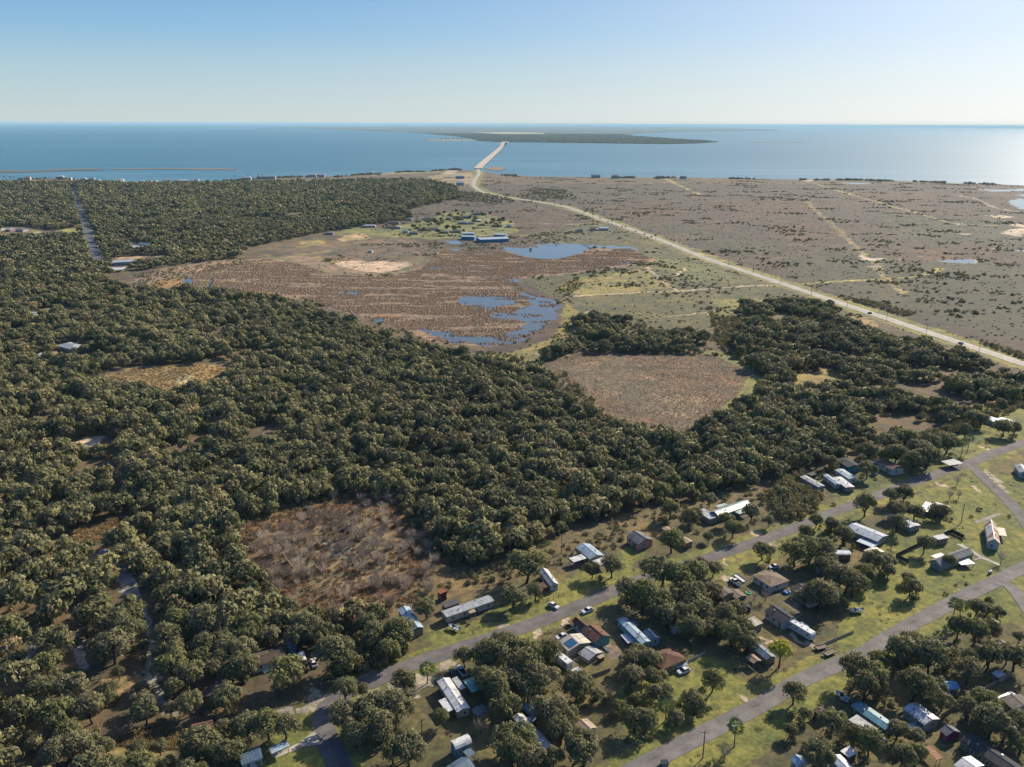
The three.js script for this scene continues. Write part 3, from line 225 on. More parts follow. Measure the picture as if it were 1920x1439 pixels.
const BARE = [[-93.6,-291.2,3.5],[-95.3,-303.8,3.1],[-85.8,-276.4,2.9],[-86.7,-288,3.9],[-82.1,-280.5,3.8],[-82.6,-289.1,3.5],[-76.8,-276.5,2.9],[-79.3,-289.1,3],[-73.7,-283.8,2.9],[-90,-276.4,2.9],[-102.5,-304.9,3.1],[-103.8,-313.5,2.6],[-94.9,-311.1,2.9],[-87.3,-303.9,3.1],[-84.7,-307.5,2.6],[-78.8,-301.6,2.3],[-90.4,-321.3,2.7],[-73.9,-322.8,3],[-78.6,-311.2,2.6],[-67.5,-317.6,3.7],[-63,-305.2,4.1],[-60.6,-315.1,3.2],[-56.1,-298.2,4.1],[-54.7,-307.7,3.6],[-58.5,-289.2,3.5],[-52.8,-288.2,3],[-58.1,-280.7,3.4],[-50.3,-297.1,3],[-47.8,-299.5,2.5],[-49.1,-317.8,2.7],[-65.4,-336.5,2.5],[-56.3,-325.6,3],[-68.8,-330.9,2.2],[-43.3,-290.5,2.2],[-41.6,-299.5,2.5],[-38.9,-305.4,2.3],[-33.6,-298.4,2.5],[-29.8,-287.3,2.5],[-30.6,-278.8,2.4],[-45.8,-273.7,2.6],[-49.9,-269.7,2.8],[-55.6,-266.8,2.3],[-60.1,-261.1,3.4],[-67.1,-262.9,2.1],[-82.2,-266.6,1.8],[-83.3,-259.2,1.8],[-38.1,-270.8,2.1],[-31,-267,3.2],[-64.7,-281.7,2.2],[-102.1,-297.9,2.5],[-89.3,-266.6,1.8]], BARETREES = [[213.8,-362.2,4.5],[202.3,-346.4,4.5],[206.7,-347,4.8],[185.3,-351.3,3.5],[-8.6,-192.3,5],[92,-260.5,5],[88.3,-261.8,3.6],[29.4,-206.9,5],[58,-182.4,5.5],[193,-288.1,5]], PALMS = [[-25.8,-214.2,5.6],[153.6,-248.3,7.2],[156.9,-249.9,5.5],[62.2,-187.7,6.8],[44.9,-197.9,5],[234.3,-397.9,8],[240.1,-402.9,8.5]], FARPALM = [[87.3,-1751.2,6],[135.6,-1583.3,6],[147.1,-1526.3,7],[154.9,-1477.3,6],[171.5,-1439.8,6],[183.7,-1350.9,6],[212.8,-1234.7,7],[231.3,-1185.1,6],[-1507.6,-2505.6,9],[-1489.8,-2506.6,9],[-1478.3,-2507.2,9],[-846.9,-2579.8,9],[-796,-2651.7,9],[-785,-2652.3,9],[-815.7,-2607,9]], POLES = [[249.6,-1064.7,10],[264.3,-1002.8,10],[279.1,-948.7,10],[291.3,-884.5,10],[303.6,-823.6,10],[317.6,-766.4,10],[327.2,-702.8,10],[340.2,-657,10],[355.1,-604,10],[167.4,-1336,10],[172.1,-1565,10],[146.3,-1517.1,10],[20.2,-295.2,9],[195.5,-323,9],[153,-296.1,9],[52.4,-183.2,9],[-24.5,-187.2,9],[21.6,-219,8],[154,-382.8,8]];
const VEHICLES = [["car","white","white car parked on the verge beside the upper street",15.2,-256.5,-0.8,4.5],
  ["car","white","white estate car parked below the upper street, above the rust-brown roofs",27,-253.5,-2.56,4.7],
  ["car","white","white hatchback parked behind the wide beige house",17,-237.9,-2.6,4.4],
  ["car","white","white car with dark roof on the shaded lawn by the brown hip-roofed house",54.4,-219.9,-2.67,4.5],
  ["car","white","silver-white sedan beside the small rounded camper",-62.9,-223.3,1.97,4.5],
  ["truck","brown","brown pickup next to the silver-white sedan",-65.3,-221.7,-1.13,4.8],
  ["car","blue","pale blue car half hidden by oaks behind the brown pickup",-68.4,-222.7,2.34,4.2],
  ["truck","white","white pickup with dark bed parked beside the teal carport",-15.6,-219.5,2.11,5.4],
  ["car","black","black car parked between the fan palm and the white pickup",-18.2,-218.4,1.89,4.3],
  ["truck","white","white pickup beside the flat trailer at the tan hip-roofed house",84.2,-272.9,2.01,5.3],
  ["flatbed","white","flat white utility trailer beside the white pickup",86.7,-275.7,2.02,5.5],
  ["car","white","pale car parked in front of the tan hip-roofed house roofline",102.3,-284.2,-2.85,4],
  ["camper","white","white travel trailer with roof vents beside the wide beige house",16.1,-224,2.21,8.2],
  ["camper","white","large white fifth-wheel camper beside the slate-roofed house",98.4,-240.9,-1,9.8],
  ["boat","white","white open motorboat standing at the edge of the oaks by the travel trailer",10.4,-229.8,1.42,6],
  ["boat","white","white and blue boat parked on the grass beside the teal-roofed trailer",99.7,-207.7,2.01,5.2],
  ["boat","white","white boat on a stand beside the lower street drive",122.1,-253.6,-2.94,5],
  ["boat","white","small white kayak lying beside the teal-walled house",31.2,-231.6,2.08,3.6],
  ["flatbed","grey","grey flat trailer parked at the edge of the lower street",104,-229.7,-2.61,4.6],
  ["flatbed","grey","empty grey trailer under trees by the drive of the fifth-wheel camper",102.3,-232.6,-2.79,4.2],
  ["car","white","white car beside the pale blue two-part trailer",287.1,-438.5,1.87,4.4],
  ["bin","grey","grey dumpster standing on the lower street edge",41.5,-180.6,-3.01,1.8],
  ["boat","white","white boat and gear in front of the long cream single-wide home",-19.5,-242.5,2.55,4.6],
  ["car","dark","dark car driving on the highway alone",327.5,-738,1.81,4.6],
  ["car","teal","teal car on the highway beside the roadside bushes",354.6,-629.8,1.82,4.6],
  ["car","dark","car on the distant highway, nearest the hangar house",168.1,-1470,1.78,4.6],
  ["car","dark","car on the distant highway, second from the hangar house",184,-1396.5,1.78,4.6],
  ["car","white","car on the distant highway, pale one of the row",197.8,-1332.8,1.78,4.6],
  ["car","dark","car on the distant highway, fourth from the hangar house",206.2,-1294.5,1.78,4.6],
  ["car","brown","car on the distant highway, nearest in the row",212.2,-1266.6,1.78,4.6],
  ["truck","white","white van far off on the highway near the causeway",-117.7,-2711.1,1.58,5]];
const FENCES = [["dark board fence around three sides of the yard behind the grey box shed","fencedark",1.8,[[182.2,-311.1],[186.7,-313.9],[189.2,-308.6],[186.4,-305.1]]],
  ["long dark board fence running up to the grey box shed","fencedark",1.8,[[175.7,-307.3],[165.9,-301],[153.7,-292.8]]],
  ["short dark board fence at the lower end of the long fence","fencedark",1.8,[[153.7,-292.6],[156.4,-288]]],
  ["pale fence line beside the brown hip-roofed house","fencepale",1,[[56.9,-225],[59.9,-226.8],[63.3,-229.5]]],
  ["grey picket fence below the yard of the wide beige house","fencegrey",1.3,[[24.1,-216.7],[26.7,-217.8],[31.3,-220.3]]],
  ["pale fence wall along the lower street lots","fencepale",1,[[102.3,-233.3],[107.6,-236.5],[116.5,-241.5]]],
  ["thin wire fence with posts along the back of the upper lots","fencewire",1.2,[[11.1,-287.3],[20.1,-294.4],[33.4,-303.1],[48.8,-312.9]]],
  ["thin post fence beside the verge under the upper street","fencewire",1.2,[[2.8,-254.3],[9.6,-258.3],[19.2,-264.2]]],
  ["dark post fence beside the teal shrubs at the upper street","fencewire",1.2,[[31.4,-251],[36.1,-253.8],[40.9,-257.4]]],
  ["long fence behind the beige right-edge house","fencegrey",1.5,[[125.3,-199.2],[134,-205.1],[146,-212.4],[157.3,-218.9]]]];
const ROADS = [["street",6.4,"asphalt",[[316.6,-440.3],[278.9,-417.7],[251.9,-401.6],[234.2,-389.3],[211.1,-375.7],[192.6,-364.1],[175.3,-353.1],[155.5,-340.5],[141.4,-331.3],[123.4,-319],[106.7,-308.4],[91,-299.2],[76.3,-290.5],[62.3,-282.3],[46.4,-273.6],[28.3,-260.4],[21.4,-255.2],[10.9,-248.2],[0.9,-242.2],[-8.8,-236.6],[-20.3,-230.2],[-31.4,-223.7],[-40.5,-216.7],[-48.6,-211.6],[-53,-206.2],[-54.6,-199.9],[-53,-193.3],[-49.4,-186],[-45.2,-178.4],[-35,-160.1]]],
  ["street",6,"asphalt2",[[16.6,-166.9],[28.5,-175.5],[40.1,-183.3],[51.2,-190.4],[62.7,-197.6],[75.3,-205.7],[88.7,-215.2],[102.7,-223.4],[114.8,-229.8],[127.4,-238.7],[140.8,-248.1],[154.3,-256.7],[168.9,-266.3],[183.6,-274.9],[196.7,-283.2],[226.7,-300.2]]],
  ["street",5.4,"asphalt",[[233.8,-388.6],[232.1,-375.9],[229.9,-355.4],[227.1,-336.8],[222.6,-318.8],[213.8,-283.3]]],
  ["street",5.4,"asphalt2",[[184,-275.3],[187,-273.4],[187.2,-267.9],[186.1,-261.4],[181.6,-241.1],[176,-221.1]]],
  ["highway",11,"concrete",[[389.7,-500.9],[370.8,-573],[330.3,-734.5],[274.5,-959.3],[251.4,-1049.8],[217,-1253.4],[162.5,-1504.7],[109.5,-1741.5],[46.1,-1874.5],[-14.1,-1969.3],[-71.1,-2107.2],[-106.3,-2326],[-115.2,-2596],[-117.1,-2935.7],[-132.2,-3214.3]]],
  ["street",11,"asphalt3",[[-510.5,-1011.3],[-562.7,-1108.1],[-705.7,-1373.5],[-900.5,-1737.5],[-1156.3,-2215.1]]]];
const PATCHES = [["slab","concrete2",[[201.6,-324.2],[210.7,-329.3],[217.9,-333],[218.3,-331.6],[210.2,-326.8],[202.3,-322.4]]],
  ["driveway","concrete",[[-58.7,-189.2],[-55.7,-193.1],[-52.9,-187.9],[-57.4,-187]]],
  ["driveway","concrete",[[-65.4,-183.7],[-58.6,-188.8],[-57.4,-187],[-64.5,-182.3]]],
  ["slab","concrete2",[[-74.3,-199.1],[-67.3,-202.6],[-64.9,-204],[-63.2,-199.9],[-68.1,-198.5],[-71,-197.9]]],
  ["footpath","concrete",[[183.5,-303.8],[186.1,-304.4],[187.3,-300.3],[189,-293.9],[192.7,-287.7],[191.5,-286.3],[187.1,-292.6],[185.8,-299]]],
  ["footpath","concrete",[[184.1,-291.3],[187.7,-293],[187.7,-292.3],[183.7,-290.5]]]];
const PAINT = [["p","#483f30",[[-138.9,-2408.1],[1508.4,-2494.2],[2160.7,-2378.3],[375.9,-370.1],[365.1,-563.3],[321.3,-713],[266.8,-930.9],[209.2,-1206.4],[43.8,-1774],[-76.4,-1966.6]]],
  ["p","#483f30",[[-303.8,-1760.6],[-82.4,-2123.5],[42.4,-1716.3],[151.6,-1399.8],[101.1,-1124.6],[-44.2,-1121],[-215.7,-1284.9]]],
  ["p","#4b402e",[[-225.8,-1763.6],[-1.4,-1772.3],[96,-1520],[-0.9,-1344.6],[-160.2,-1556.5]]],
  ["p","#43432e",[[343.1,-1083],[542.4,-1135.6],[626.4,-1004.7],[589.4,-717.3],[410.1,-639.3],[359.7,-735],[325.7,-925.3]]],
  ["p","#43432e",[[246.6,-1618.6],[308.3,-1299.8],[411.8,-1184.1],[307.8,-1082.2],[249.5,-1298.1]]],
  ["p","#43432e",[[56.5,-2314],[425.3,-2332.5],[412.1,-1916.5],[107.3,-1903.9]]],
  ["p","#43432e",[[718.2,-1635.2],[878,-1461.2],[737.7,-1192.6],[592.7,-1245.6]]],
  ["p","#503f2b",[[398.1,-1849.6],[673,-1969.5],[642.4,-1684],[409.6,-1530.4]]],
  ["p","#503f2b",[[157,-1778.4],[331.6,-1872.9],[350.6,-1622.2],[210.8,-1506.3]]],
  ["p","#503f2b",[[425.1,-1446.9],[620.6,-1519.8],[553.4,-1306.8],[410.9,-1229]]],
  ["p","#503f2b",[[820.3,-2165.2],[1069.6,-2142.5],[949.6,-1871.7],[736.2,-1812.9]]],
  ["p","#503f2b",[[497.9,-1134.4],[684.8,-1180.4],[643.6,-1081.1],[492.4,-1025.8]]],
  ["p","#545334",[[-0.9,-1291],[155.6,-1438.4],[269.7,-941.3],[321.3,-713],[255.4,-637.1],[207.3,-711.1],[169.7,-671.3],[137.6,-603.3],[59.3,-634.2],[20.1,-601.7],[46.8,-708.6],[50.9,-776.1],[16.2,-841.4],[-0.4,-902],[86.7,-955.3],[180.9,-1035.4],[162.9,-1151.3],[61.3,-1202.5]]],
  ["p","#60633a",[[188.2,-1079.3],[239.2,-996.1],[267.8,-891.4],[197.5,-890],[177.3,-975.6]]],
  ["p","#7c7440",[[71.7,-920],[151.8,-975.1],[168.5,-858.9],[74.7,-814.9],[43.8,-842]]],
  ["p","#6e6b3a",[[195.4,-803.9],[253.9,-804.9],[252.1,-733.2],[188.4,-710.8]]],
  ["p","#6c6e3a",[[-279,-1311.7],[-271.7,-1369.8],[-218.1,-1371.5],[-169.5,-1451.9],[-142.2,-1557.1],[-120.8,-1621.2],[-80.1,-1622.6],[-28.8,-1540.9],[-0.7,-1457.3],[-0.7,-1381.2],[12.5,-1335],[-58.9,-1255.1],[-110.1,-1233.9],[-153.2,-1245.8],[-198.6,-1244.6],[-232.5,-1298.6],[-254.3,-1298],[-268.6,-1269.5]]],
  ["p","#a08b5e",[[-265.6,-1229.7],[-253.9,-1286.6],[-232.5,-1298.6],[-209.1,-1244.3],[-246.9,-1204.9]]],
  ["p","#8d7a4c",[[-312.6,-1209.3],[-285.7,-1226.5],[-269.9,-1185.9],[-302.1,-1167.3]]],
  ["l","#767a3c",8,[[-297.9,-1150.1],[-272,-1179.9],[-254.1,-1198.5]]],
  ["p","#5f4f3f",[[-285.8,-1101.4],[-286.8,-1144.7],[-262,-1180.1],[-236.6,-1186.8],[-203.9,-1212.3],[-160.1,-1217.2],[-159.3,-1159.4],[-147.2,-1115.3],[-173.9,-1083.5],[-215.9,-1062.6],[-277.5,-1068]]],
  ["p","#655640",[[-321.4,-1114.1],[-262.5,-1193.9],[-162.4,-1255.1],[-121.6,-1170.3],[-109.8,-988.4],[-146.5,-932.6],[-214.7,-967.1],[-266.8,-1025.1]]],
  ["p","#b09a80",[[-227.6,-997.6],[-208.8,-1034.8],[-160.7,-1027.5],[-122.7,-988.2],[-148.6,-946.7],[-199.2,-952.8]]],
  ["p","#a8957c",[[-149.6,-1019.5],[-127.4,-1028.3],[-120.5,-980.5],[-140.3,-976.3]]],
  ["p","#8c7a4c",[[-268.9,-1033.4],[-250,-1068.8],[-213.8,-1026.3],[-231.4,-985.8]]],
  ["p","#7d6a55",[[-414.2,-877.8],[-414.4,-962.8],[-372.5,-1022.7],[-279.8,-1077.2],[-205.9,-986.3],[-145,-922.3],[-109.8,-988.4],[-94.8,-1119.7],[-7.9,-1121.9],[162.9,-1151.3],[180.9,-1035.4],[86.7,-955.3],[-0.4,-902],[13.5,-841.4],[46.1,-763.9],[28.8,-669.1],[-8.3,-613.7],[-54.5,-624.3],[-121.3,-701.8],[-210.1,-796.6],[-315.4,-826.8]]],
  ["p","#84693f",[[-394.5,-833.7],[-381.9,-927.7],[-329,-849.3],[-354,-815.1]]],
  ["l","#7c7a40",9,[[-322.7,-835],[-342.8,-928.5],[-339.6,-1003],[-289,-1059],[-246.1,-1115.9]]],
  ["l","#6c6a3c",7,[[-321.4,-1076.2],[-262.8,-1008.8],[-209.3,-941.8],[-158.1,-928.9],[-125.3,-958],[-112.7,-1081.2]]],
  ["p","#4b4034",[[-18.1,-901.7],[14.1,-886.3],[37.2,-814.2],[51.9,-752.3],[45.6,-688.4],[25.3,-633.8],[-8.1,-598.2],[-32.4,-600.9],[-0.1,-633.4],[22.7,-688.1],[34.5,-752],[10.5,-827.3]]],
  ["p","#787038",[[49.9,-776],[63.5,-741.1],[55.6,-669.5],[20.3,-609.4],[-0.1,-598.4],[34.5,-647.6]]],
  ["p","#77703e",[[-32.2,-597.9],[-0.1,-598.4],[33.4,-625.6],[40.8,-609.7],[18.8,-558.9],[-7.7,-565.3]]],
  ["p","#6c6e3a",[[135.1,-611],[165.3,-600.6],[187.4,-554.4],[177.1,-532.8],[132.2,-469.3],[107.7,-431.4],[94.7,-426.3],[128.1,-479.2],[161.3,-541.3],[158.7,-574.3]]],
  ["p","#75644e",[[22.9,-567],[56.9,-606.8],[119.5,-615.5],[153.6,-585.7],[166.8,-547.7],[145.1,-500.3],[117.1,-459.7],[99.7,-436.3],[73,-439.5],[51.7,-470.4],[31.7,-516.8]]],
  ["p","#80725a",[[37.7,-559.1],[66.8,-584.5],[92.7,-573.5],[98.9,-499.7],[125.1,-494.6],[103.5,-454.9],[77.3,-468.7],[49.2,-515.9]]],
  ["p","#7d7040",[[192.8,-548],[227.5,-561.6],[227.8,-523.9],[196.3,-495.5],[182.9,-506.2]]],
  ["p","#8d7a4c",[[305.9,-734.1],[325.7,-723.6],[313.3,-682.9],[294.3,-692.3]]],
  ["p","#6a5336",[[-121.5,-316.1],[-108.1,-328.7],[-80.1,-353.9],[-52.9,-347.2],[-35.3,-307.3],[-20.9,-289.8],[-25.3,-266.4],[-48.1,-249.1],[-74.9,-252.2],[-95.2,-269.6]]],
  ["p","#7d6b4c",[[-103.1,-311.4],[-84,-326.4],[-60.6,-326.6],[-43.6,-302.7],[-44.6,-277.6],[-66.6,-266.2],[-89.3,-277.3]]],
  ["p","#8f8878",[[-78,-304.7],[-70.8,-307],[-60.7,-293.8],[-65,-288.7],[-72.4,-293.7]]],
  ["p","#8a7446",[[-289.9,-527.1],[-266.5,-555.2],[-243,-571.8],[-191.8,-556.1],[-186.7,-507.4],[-209.3,-485.5],[-263.4,-508.7]]],
  ["p","#6a5336",[[-292.4,-535.6],[-261.5,-527.4],[-242.5,-512.4],[-260,-508.8]]],
  ["p","#9a9470",[[-230.3,-530.2],[-220.6,-542.8],[-212.9,-512.7]]],
  ["p","#60633a",[[-321.7,-575],[-311,-597.1],[-279.3,-575.5],[-305,-564.8]]],
  ["p","#a2987f",[[-261.9,-389.5],[-252.4,-401.9],[-234.9,-417.3],[-224.5,-419.8],[-224.2,-407.4],[-244.8,-398.3],[-257,-381.3]]],
  ["p","#85724c",[[-185.9,-310.8],[-181.2,-321.8],[-168.5,-327],[-163.4,-320.7],[-169.2,-304],[-180.2,-303.9]]],
  ["p","#8c8b8d",[[-169.8,-291.9],[-165.5,-298.4],[-145,-278.8],[-134.7,-262.1],[-142.4,-262.1],[-149.4,-273]]],
  ["l","#8c8674",3.2,[[-142.8,-269.3],[-135.6,-258.6],[-126.8,-247],[-121.7,-239.2],[-113.9,-220.8],[-110.8,-214.3],[-105.2,-207.5],[-99.9,-202.2]]],
  ["p","#80694a",[[-161.2,-239],[-159.7,-242.9],[-144.8,-241.4],[-142.8,-230.3],[-148.5,-224.6]]],
  ["p","#8a744c",[[-125.9,-203.2],[-127,-215.5],[-114.6,-219.4],[-113.3,-214.3],[-122.3,-205.6]]],
  ["p","#8b7a4a",[[-114.4,-180],[-108.7,-188],[-99.3,-192.2],[-88.5,-185.5],[-86.2,-179.3],[-107.3,-177.1]]],
  ["l","#8f8a80",3,[[-158.1,-219.2],[-156.2,-224.6],[-160,-236]]],
  ["l","#8f8a80",3,[[-146.4,-239.1],[-141.1,-230.3],[-136.1,-222]]],
  ["p","#5c5635",[[356.7,-508.2],[239.8,-432.7],[159.6,-377.8],[113.6,-346.9],[65.6,-312.7],[21,-284],[-17.3,-263.6],[-35.4,-236.8],[-53.3,-219.3],[-70.1,-207.1],[-81.4,-202.3],[-94.4,-191.2],[-89.5,-168.2],[156.4,-169.3]]],
  ["p","#6c6e34",[[283.3,-480.9],[360.3,-513.9],[315.7,-443.7],[247.6,-403],[244.3,-418.2]]],
  ["p","#6c6e34",[[235.2,-375.2],[268.3,-369.1],[211.3,-279.4],[201.6,-287.3],[219.8,-334]]],
  ["p","#6c6e34",[[184.2,-350.3],[231.7,-378.5],[221.5,-328.8],[219,-291.6],[193.9,-281.2],[154.9,-260.5],[124.1,-242.3],[105.1,-230.3],[128.1,-271.1],[158.4,-313.5]]],
  ["p","#6c6e34",[[74.2,-280.4],[120.6,-308.5],[163.4,-336.2],[153.3,-323.2],[111.8,-295],[79,-274.6]]],
  ["p","#6c6e34",[[-11,-252.6],[8.1,-263.1],[41,-294.5],[61.1,-312.7],[45.2,-278.2],[7.7,-246.3]]],
  ["p","#6c6e34",[[-28.9,-242.9],[-10.8,-247.8],[-3.3,-243.1],[-23.9,-228.1]]],
  ["p","#6c6e34",[[37.7,-223],[64.5,-228.7],[75.7,-212.8],[52.1,-194.1],[35.6,-185.6],[30.3,-202.9]]],
  ["p","#6c6e34",[[42.3,-181.7],[71.6,-198.6],[98.6,-212.9],[110.4,-226.2],[120.9,-234.8],[111.6,-220.8],[73.1,-187.9],[63.5,-179.9]]],
  ["p","#6c6e34",[[122.1,-237.7],[160.8,-257.1],[194.6,-275.4],[187.4,-250.6],[154.1,-244],[130.9,-233.4]]],
  ["p","#6c6e34",[[-48.4,-202.5],[-41.3,-207.3],[-40.3,-191.5],[-47,-187.2]]],
  ["p","#6c6e34",[[-67,-195.6],[-53.3,-189.3],[-49.7,-179.5],[-68.3,-179.4]]],
  ["p","#5f6334",[[160.8,-381.1],[263.3,-443.2],[264.6,-403.2],[188.3,-359.2],[143.2,-333.4]]],
  ["p","#6a5d3c",[[-48.6,-252.4],[-26.9,-285.7],[-15.3,-283.3],[-1.9,-290.8],[18.1,-308.6],[47.6,-329.5],[70,-337.1],[118.1,-362.8],[116.9,-349.7],[66.5,-317.6],[21.3,-287.6],[-17.4,-265.8],[-36.9,-249.2]]],
  ["l","#707036",13.4,[[316.6,-440.3],[278.9,-417.7],[251.9,-401.6],[234.2,-389.3],[211.1,-375.7],[192.6,-364.1],[175.3,-353.1],[155.5,-340.5],[141.4,-331.3],[123.4,-319],[106.7,-308.4],[91,-299.2],[76.3,-290.5],[62.3,-282.3],[46.4,-273.6],[28.3,-260.4],[21.4,-255.2],[10.9,-248.2],[0.9,-242.2],[-8.8,-236.6],[-20.3,-230.2],[-31.4,-223.7],[-40.5,-216.7],[-48.6,-211.6],[-53,-206.2],[-54.6,-199.9],[-53,-193.3],[-49.4,-186],[-45.2,-178.4],[-35,-160.1]]],
  ["l","#707036",13,[[16.6,-166.9],[28.5,-175.5],[40.1,-183.3],[51.2,-190.4],[62.7,-197.6],[75.3,-205.7],[88.7,-215.2],[102.7,-223.4],[114.8,-229.8],[127.4,-238.7],[140.8,-248.1],[154.3,-256.7],[168.9,-266.3],[183.6,-274.9],[196.7,-283.2],[226.7,-300.2]]],
  ["l","#707036",12.4,[[233.8,-388.6],[232.1,-375.9],[229.9,-355.4],[227.1,-336.8],[222.6,-318.8],[213.8,-283.3]]],
  ["l","#707036",12.4,[[184,-275.3],[187,-273.4],[187.2,-267.9],[186.1,-261.4],[181.6,-241.1],[176,-221.1]]],
  ["l","#76733c",34,[[389.7,-500.9],[370.8,-573],[330.3,-734.5],[274.5,-959.3],[251.4,-1049.8],[217,-1253.4],[162.5,-1504.7],[109.5,-1741.5],[46.1,-1874.5],[-14.1,-1969.3],[-71.1,-2107.2],[-106.3,-2326],[-115.2,-2596],[-117.1,-2935.7],[-132.2,-3214.3]]],
  ["l","#7a7844",16,[[-510.5,-1011.3],[-562.7,-1108.1],[-705.7,-1373.5],[-900.5,-1737.5],[-1156.3,-2215.1]]],
  ["l","#5a4c38",3,[[375.7,-495.9],[356.8,-568],[316.3,-729.5],[260.5,-954.3],[237.4,-1044.8],[203,-1248.4],[148.5,-1499.7],[95.5,-1736.5],[32.1,-1869.5]]],
  ["p","#a3957c",[[-45.7,-206.7],[-40.9,-212],[-39.8,-209.6],[-43.5,-204.5]]],
  ["p","#a3957c",[[-64.1,-203.3],[-60,-206.7],[-58.1,-203.3],[-58,-199.5],[-62.4,-201.1]]],
  ["p","#a3957c",[[-61.2,-206.7],[-61.1,-213],[-56.4,-209],[-54.1,-209],[-58.4,-204.4]]],
  ["p","#a3957c",[[-47.7,-222.3],[-44,-221.7],[-42.5,-217.3],[-48,-213.1]]],
  ["p","#a3957c",[[-23,-222.7],[-18.7,-226.4],[-17,-222.7],[-21.8,-219.8]]],
  ["p","#a3957c",[[6.8,-241.5],[10.3,-244.1],[11.7,-241.6],[8.6,-237.4]]],
  ["p","#a3957c",[[-6.5,-243.1],[-2.6,-245.7],[-0.6,-244],[-4,-241.5]]],
  ["p","#a3957c",[[-14.5,-236.5],[-11.3,-239.8],[-9.8,-239],[-13.5,-234.9]]],
  ["p","#a3957c",[[-27.4,-230.1],[-24.2,-231.7],[-23.6,-230.1],[-26.3,-228.2]]],
  ["p","#a3957c",[[-39.1,-214.1],[-28.5,-218.3],[-20.8,-218.4],[-29.5,-207.5],[-37.8,-204.8]]],
  ["p","#a3957c",[[16.3,-248.4],[19.9,-250.6],[20.7,-246.7],[17.5,-244.1]]],
  ["p","#a3957c",[[43.2,-274.1],[47.3,-276.2],[47.3,-272.1],[43.8,-270.1]]],
  ["p","#a3957c",[[83.4,-290.1],[85.5,-291.8],[86.1,-287.7],[84.7,-286.9]]],
  ["p","#a3957c",[[80.2,-278.3],[83.7,-279.9],[84.4,-276.1],[80.3,-272.4]]],
  ["p","#a3957c",[[102,-313.7],[104.5,-314.7],[105.4,-310],[102.2,-308.1]]],
  ["p","#a3957c",[[106,-304.5],[108.8,-306.4],[109.6,-301.9],[106.6,-299.2]]],
  ["p","#a3957c",[[58.8,-286.3],[64.5,-288],[64.7,-284.7],[59,-282.3]]],
  ["p","#a3957c",[[204.8,-366.9],[209.3,-362.7],[208.4,-359.9],[205,-361.2]]],
  ["p","#a3957c",[[178,-359.6],[183.3,-362.4],[183.8,-359.7],[179.1,-356.9]]],
  ["p","#a3957c",[[219.9,-362.7],[222.8,-362.8],[221.9,-354.5],[219.9,-355.2]]],
  ["p","#a3957c",[[250.5,-416.9],[253.7,-404.7],[250.4,-402.2],[249.9,-413.4]]],
  ["p","#a3957c",[[237.2,-385.1],[238.3,-371.5],[234,-354.6],[231.9,-356],[234.7,-375.9]]],
  ["p","#a3957c",[[83.3,-240.1],[88.5,-235.5],[87.4,-234.1],[82.6,-239]]],
  ["p","#a3957c",[[94.4,-243.2],[100.6,-234.4],[99.5,-233.3],[93.7,-242]]],
  ["p","#a3957c",[[68.1,-209.2],[70.9,-207.7],[70.8,-206.1],[68.6,-207.1]]],
  ["p","#a3957c",[[164.9,-270.2],[168.6,-268.4],[166.3,-267.7]]],
  ["p","#6f6557",[[29.8,-235],[35,-233.9],[37,-227.7],[31.7,-226.2]]],
  ["p","#6f6557",[[18.4,-229.9],[21.9,-231.4],[22.9,-226.1],[19.9,-223.9]]],
  ["p","#6f6557",[[98.1,-260.5],[105.2,-260.6],[102.2,-252.6],[99.7,-255.2]]],
  ["l","#b3a283",5,[[279.3,-874.3],[248.8,-870.7],[218.2,-858.6],[188.9,-848.6]]],
  ["l","#b3a283",4,[[188.1,-844.7],[130.8,-832.3],[53.1,-811.8]]],
  ["l","#a49070",5,[[171.4,-844.4],[163.8,-932.2],[159.1,-1002.2]]],
  ["l","#b3a283",3,[[174.2,-922.1],[194,-946.8],[204.3,-983.8]]],
  ["l","#b3a283",2.5,[[136.9,-718.4],[159.6,-731.6],[186.1,-745.4]]],
  ["l","#a89878",2.5,[[68.4,-741.2],[56.2,-708.7],[50.5,-660.3],[41.8,-625.7],[15.8,-589.6]]],
  ["l","#ab9a7a",2,[[180.8,-741.7],[180.3,-675.3],[173.1,-635],[163.8,-608.8]]],
  ["p","#b9a98c",[[-2533.7,-17546.8],[-2868.4,-21426.3],[-2220.8,-16156.4]]],
  ["l","#8d8748",8,[[314,-885.1],[353.6,-898.7],[415.5,-913.2],[456.7,-932.2],[498.2,-966.7],[515.2,-987.3]]],
  ["l","#7f6f48",9,[[668.1,-1924.2],[589.1,-1608.1],[547.1,-1419.8],[509.1,-1269.8],[471.2,-1120.5],[440.2,-990.9],[416.5,-904.3],[402.9,-838.7]]],
  ["l","#8a8450",9,[[886.4,-2482.6],[849.7,-2184.6],[819.5,-1930.5],[802.5,-1743.6],[788.3,-1588.9],[769.2,-1469.5]]],
  ["l","#97905a",9,[[478.6,-2681.2],[464.2,-2296.3],[461.1,-2026.4]]],
  ["l","#7d7a48",6,[[36.1,-1447.9],[107.2,-1429.5],[142.6,-1451.3]]],
  ["l","#857f4c",6,[[142.1,-1472.6],[166.9,-1452.1]]],
  ["p","#b5a68e",[[537,-1048],[557.7,-1050.8],[590.2,-1063.3],[596.1,-1049.3],[574.2,-1026.1],[547.8,-1031.1]]],
  ["p","#b5a68e",[[439.4,-1059.8],[454.6,-1069.7],[469.6,-1113.9],[463.1,-1067.5],[484.3,-1068],[472.1,-1053.5],[449.6,-1043.6]]],
  ["p","#b5a68e",[[497.2,-1068.3],[505,-1056.6],[494.3,-1049.3]]],
  ["p","#b5a68e",[[772.8,-1474.1],[787.9,-1461.3],[766.4,-1439.2]]],
  ["p","#b5a68e",[[704,-1331.2],[733,-1324.8],[709.5,-1306.3]]],
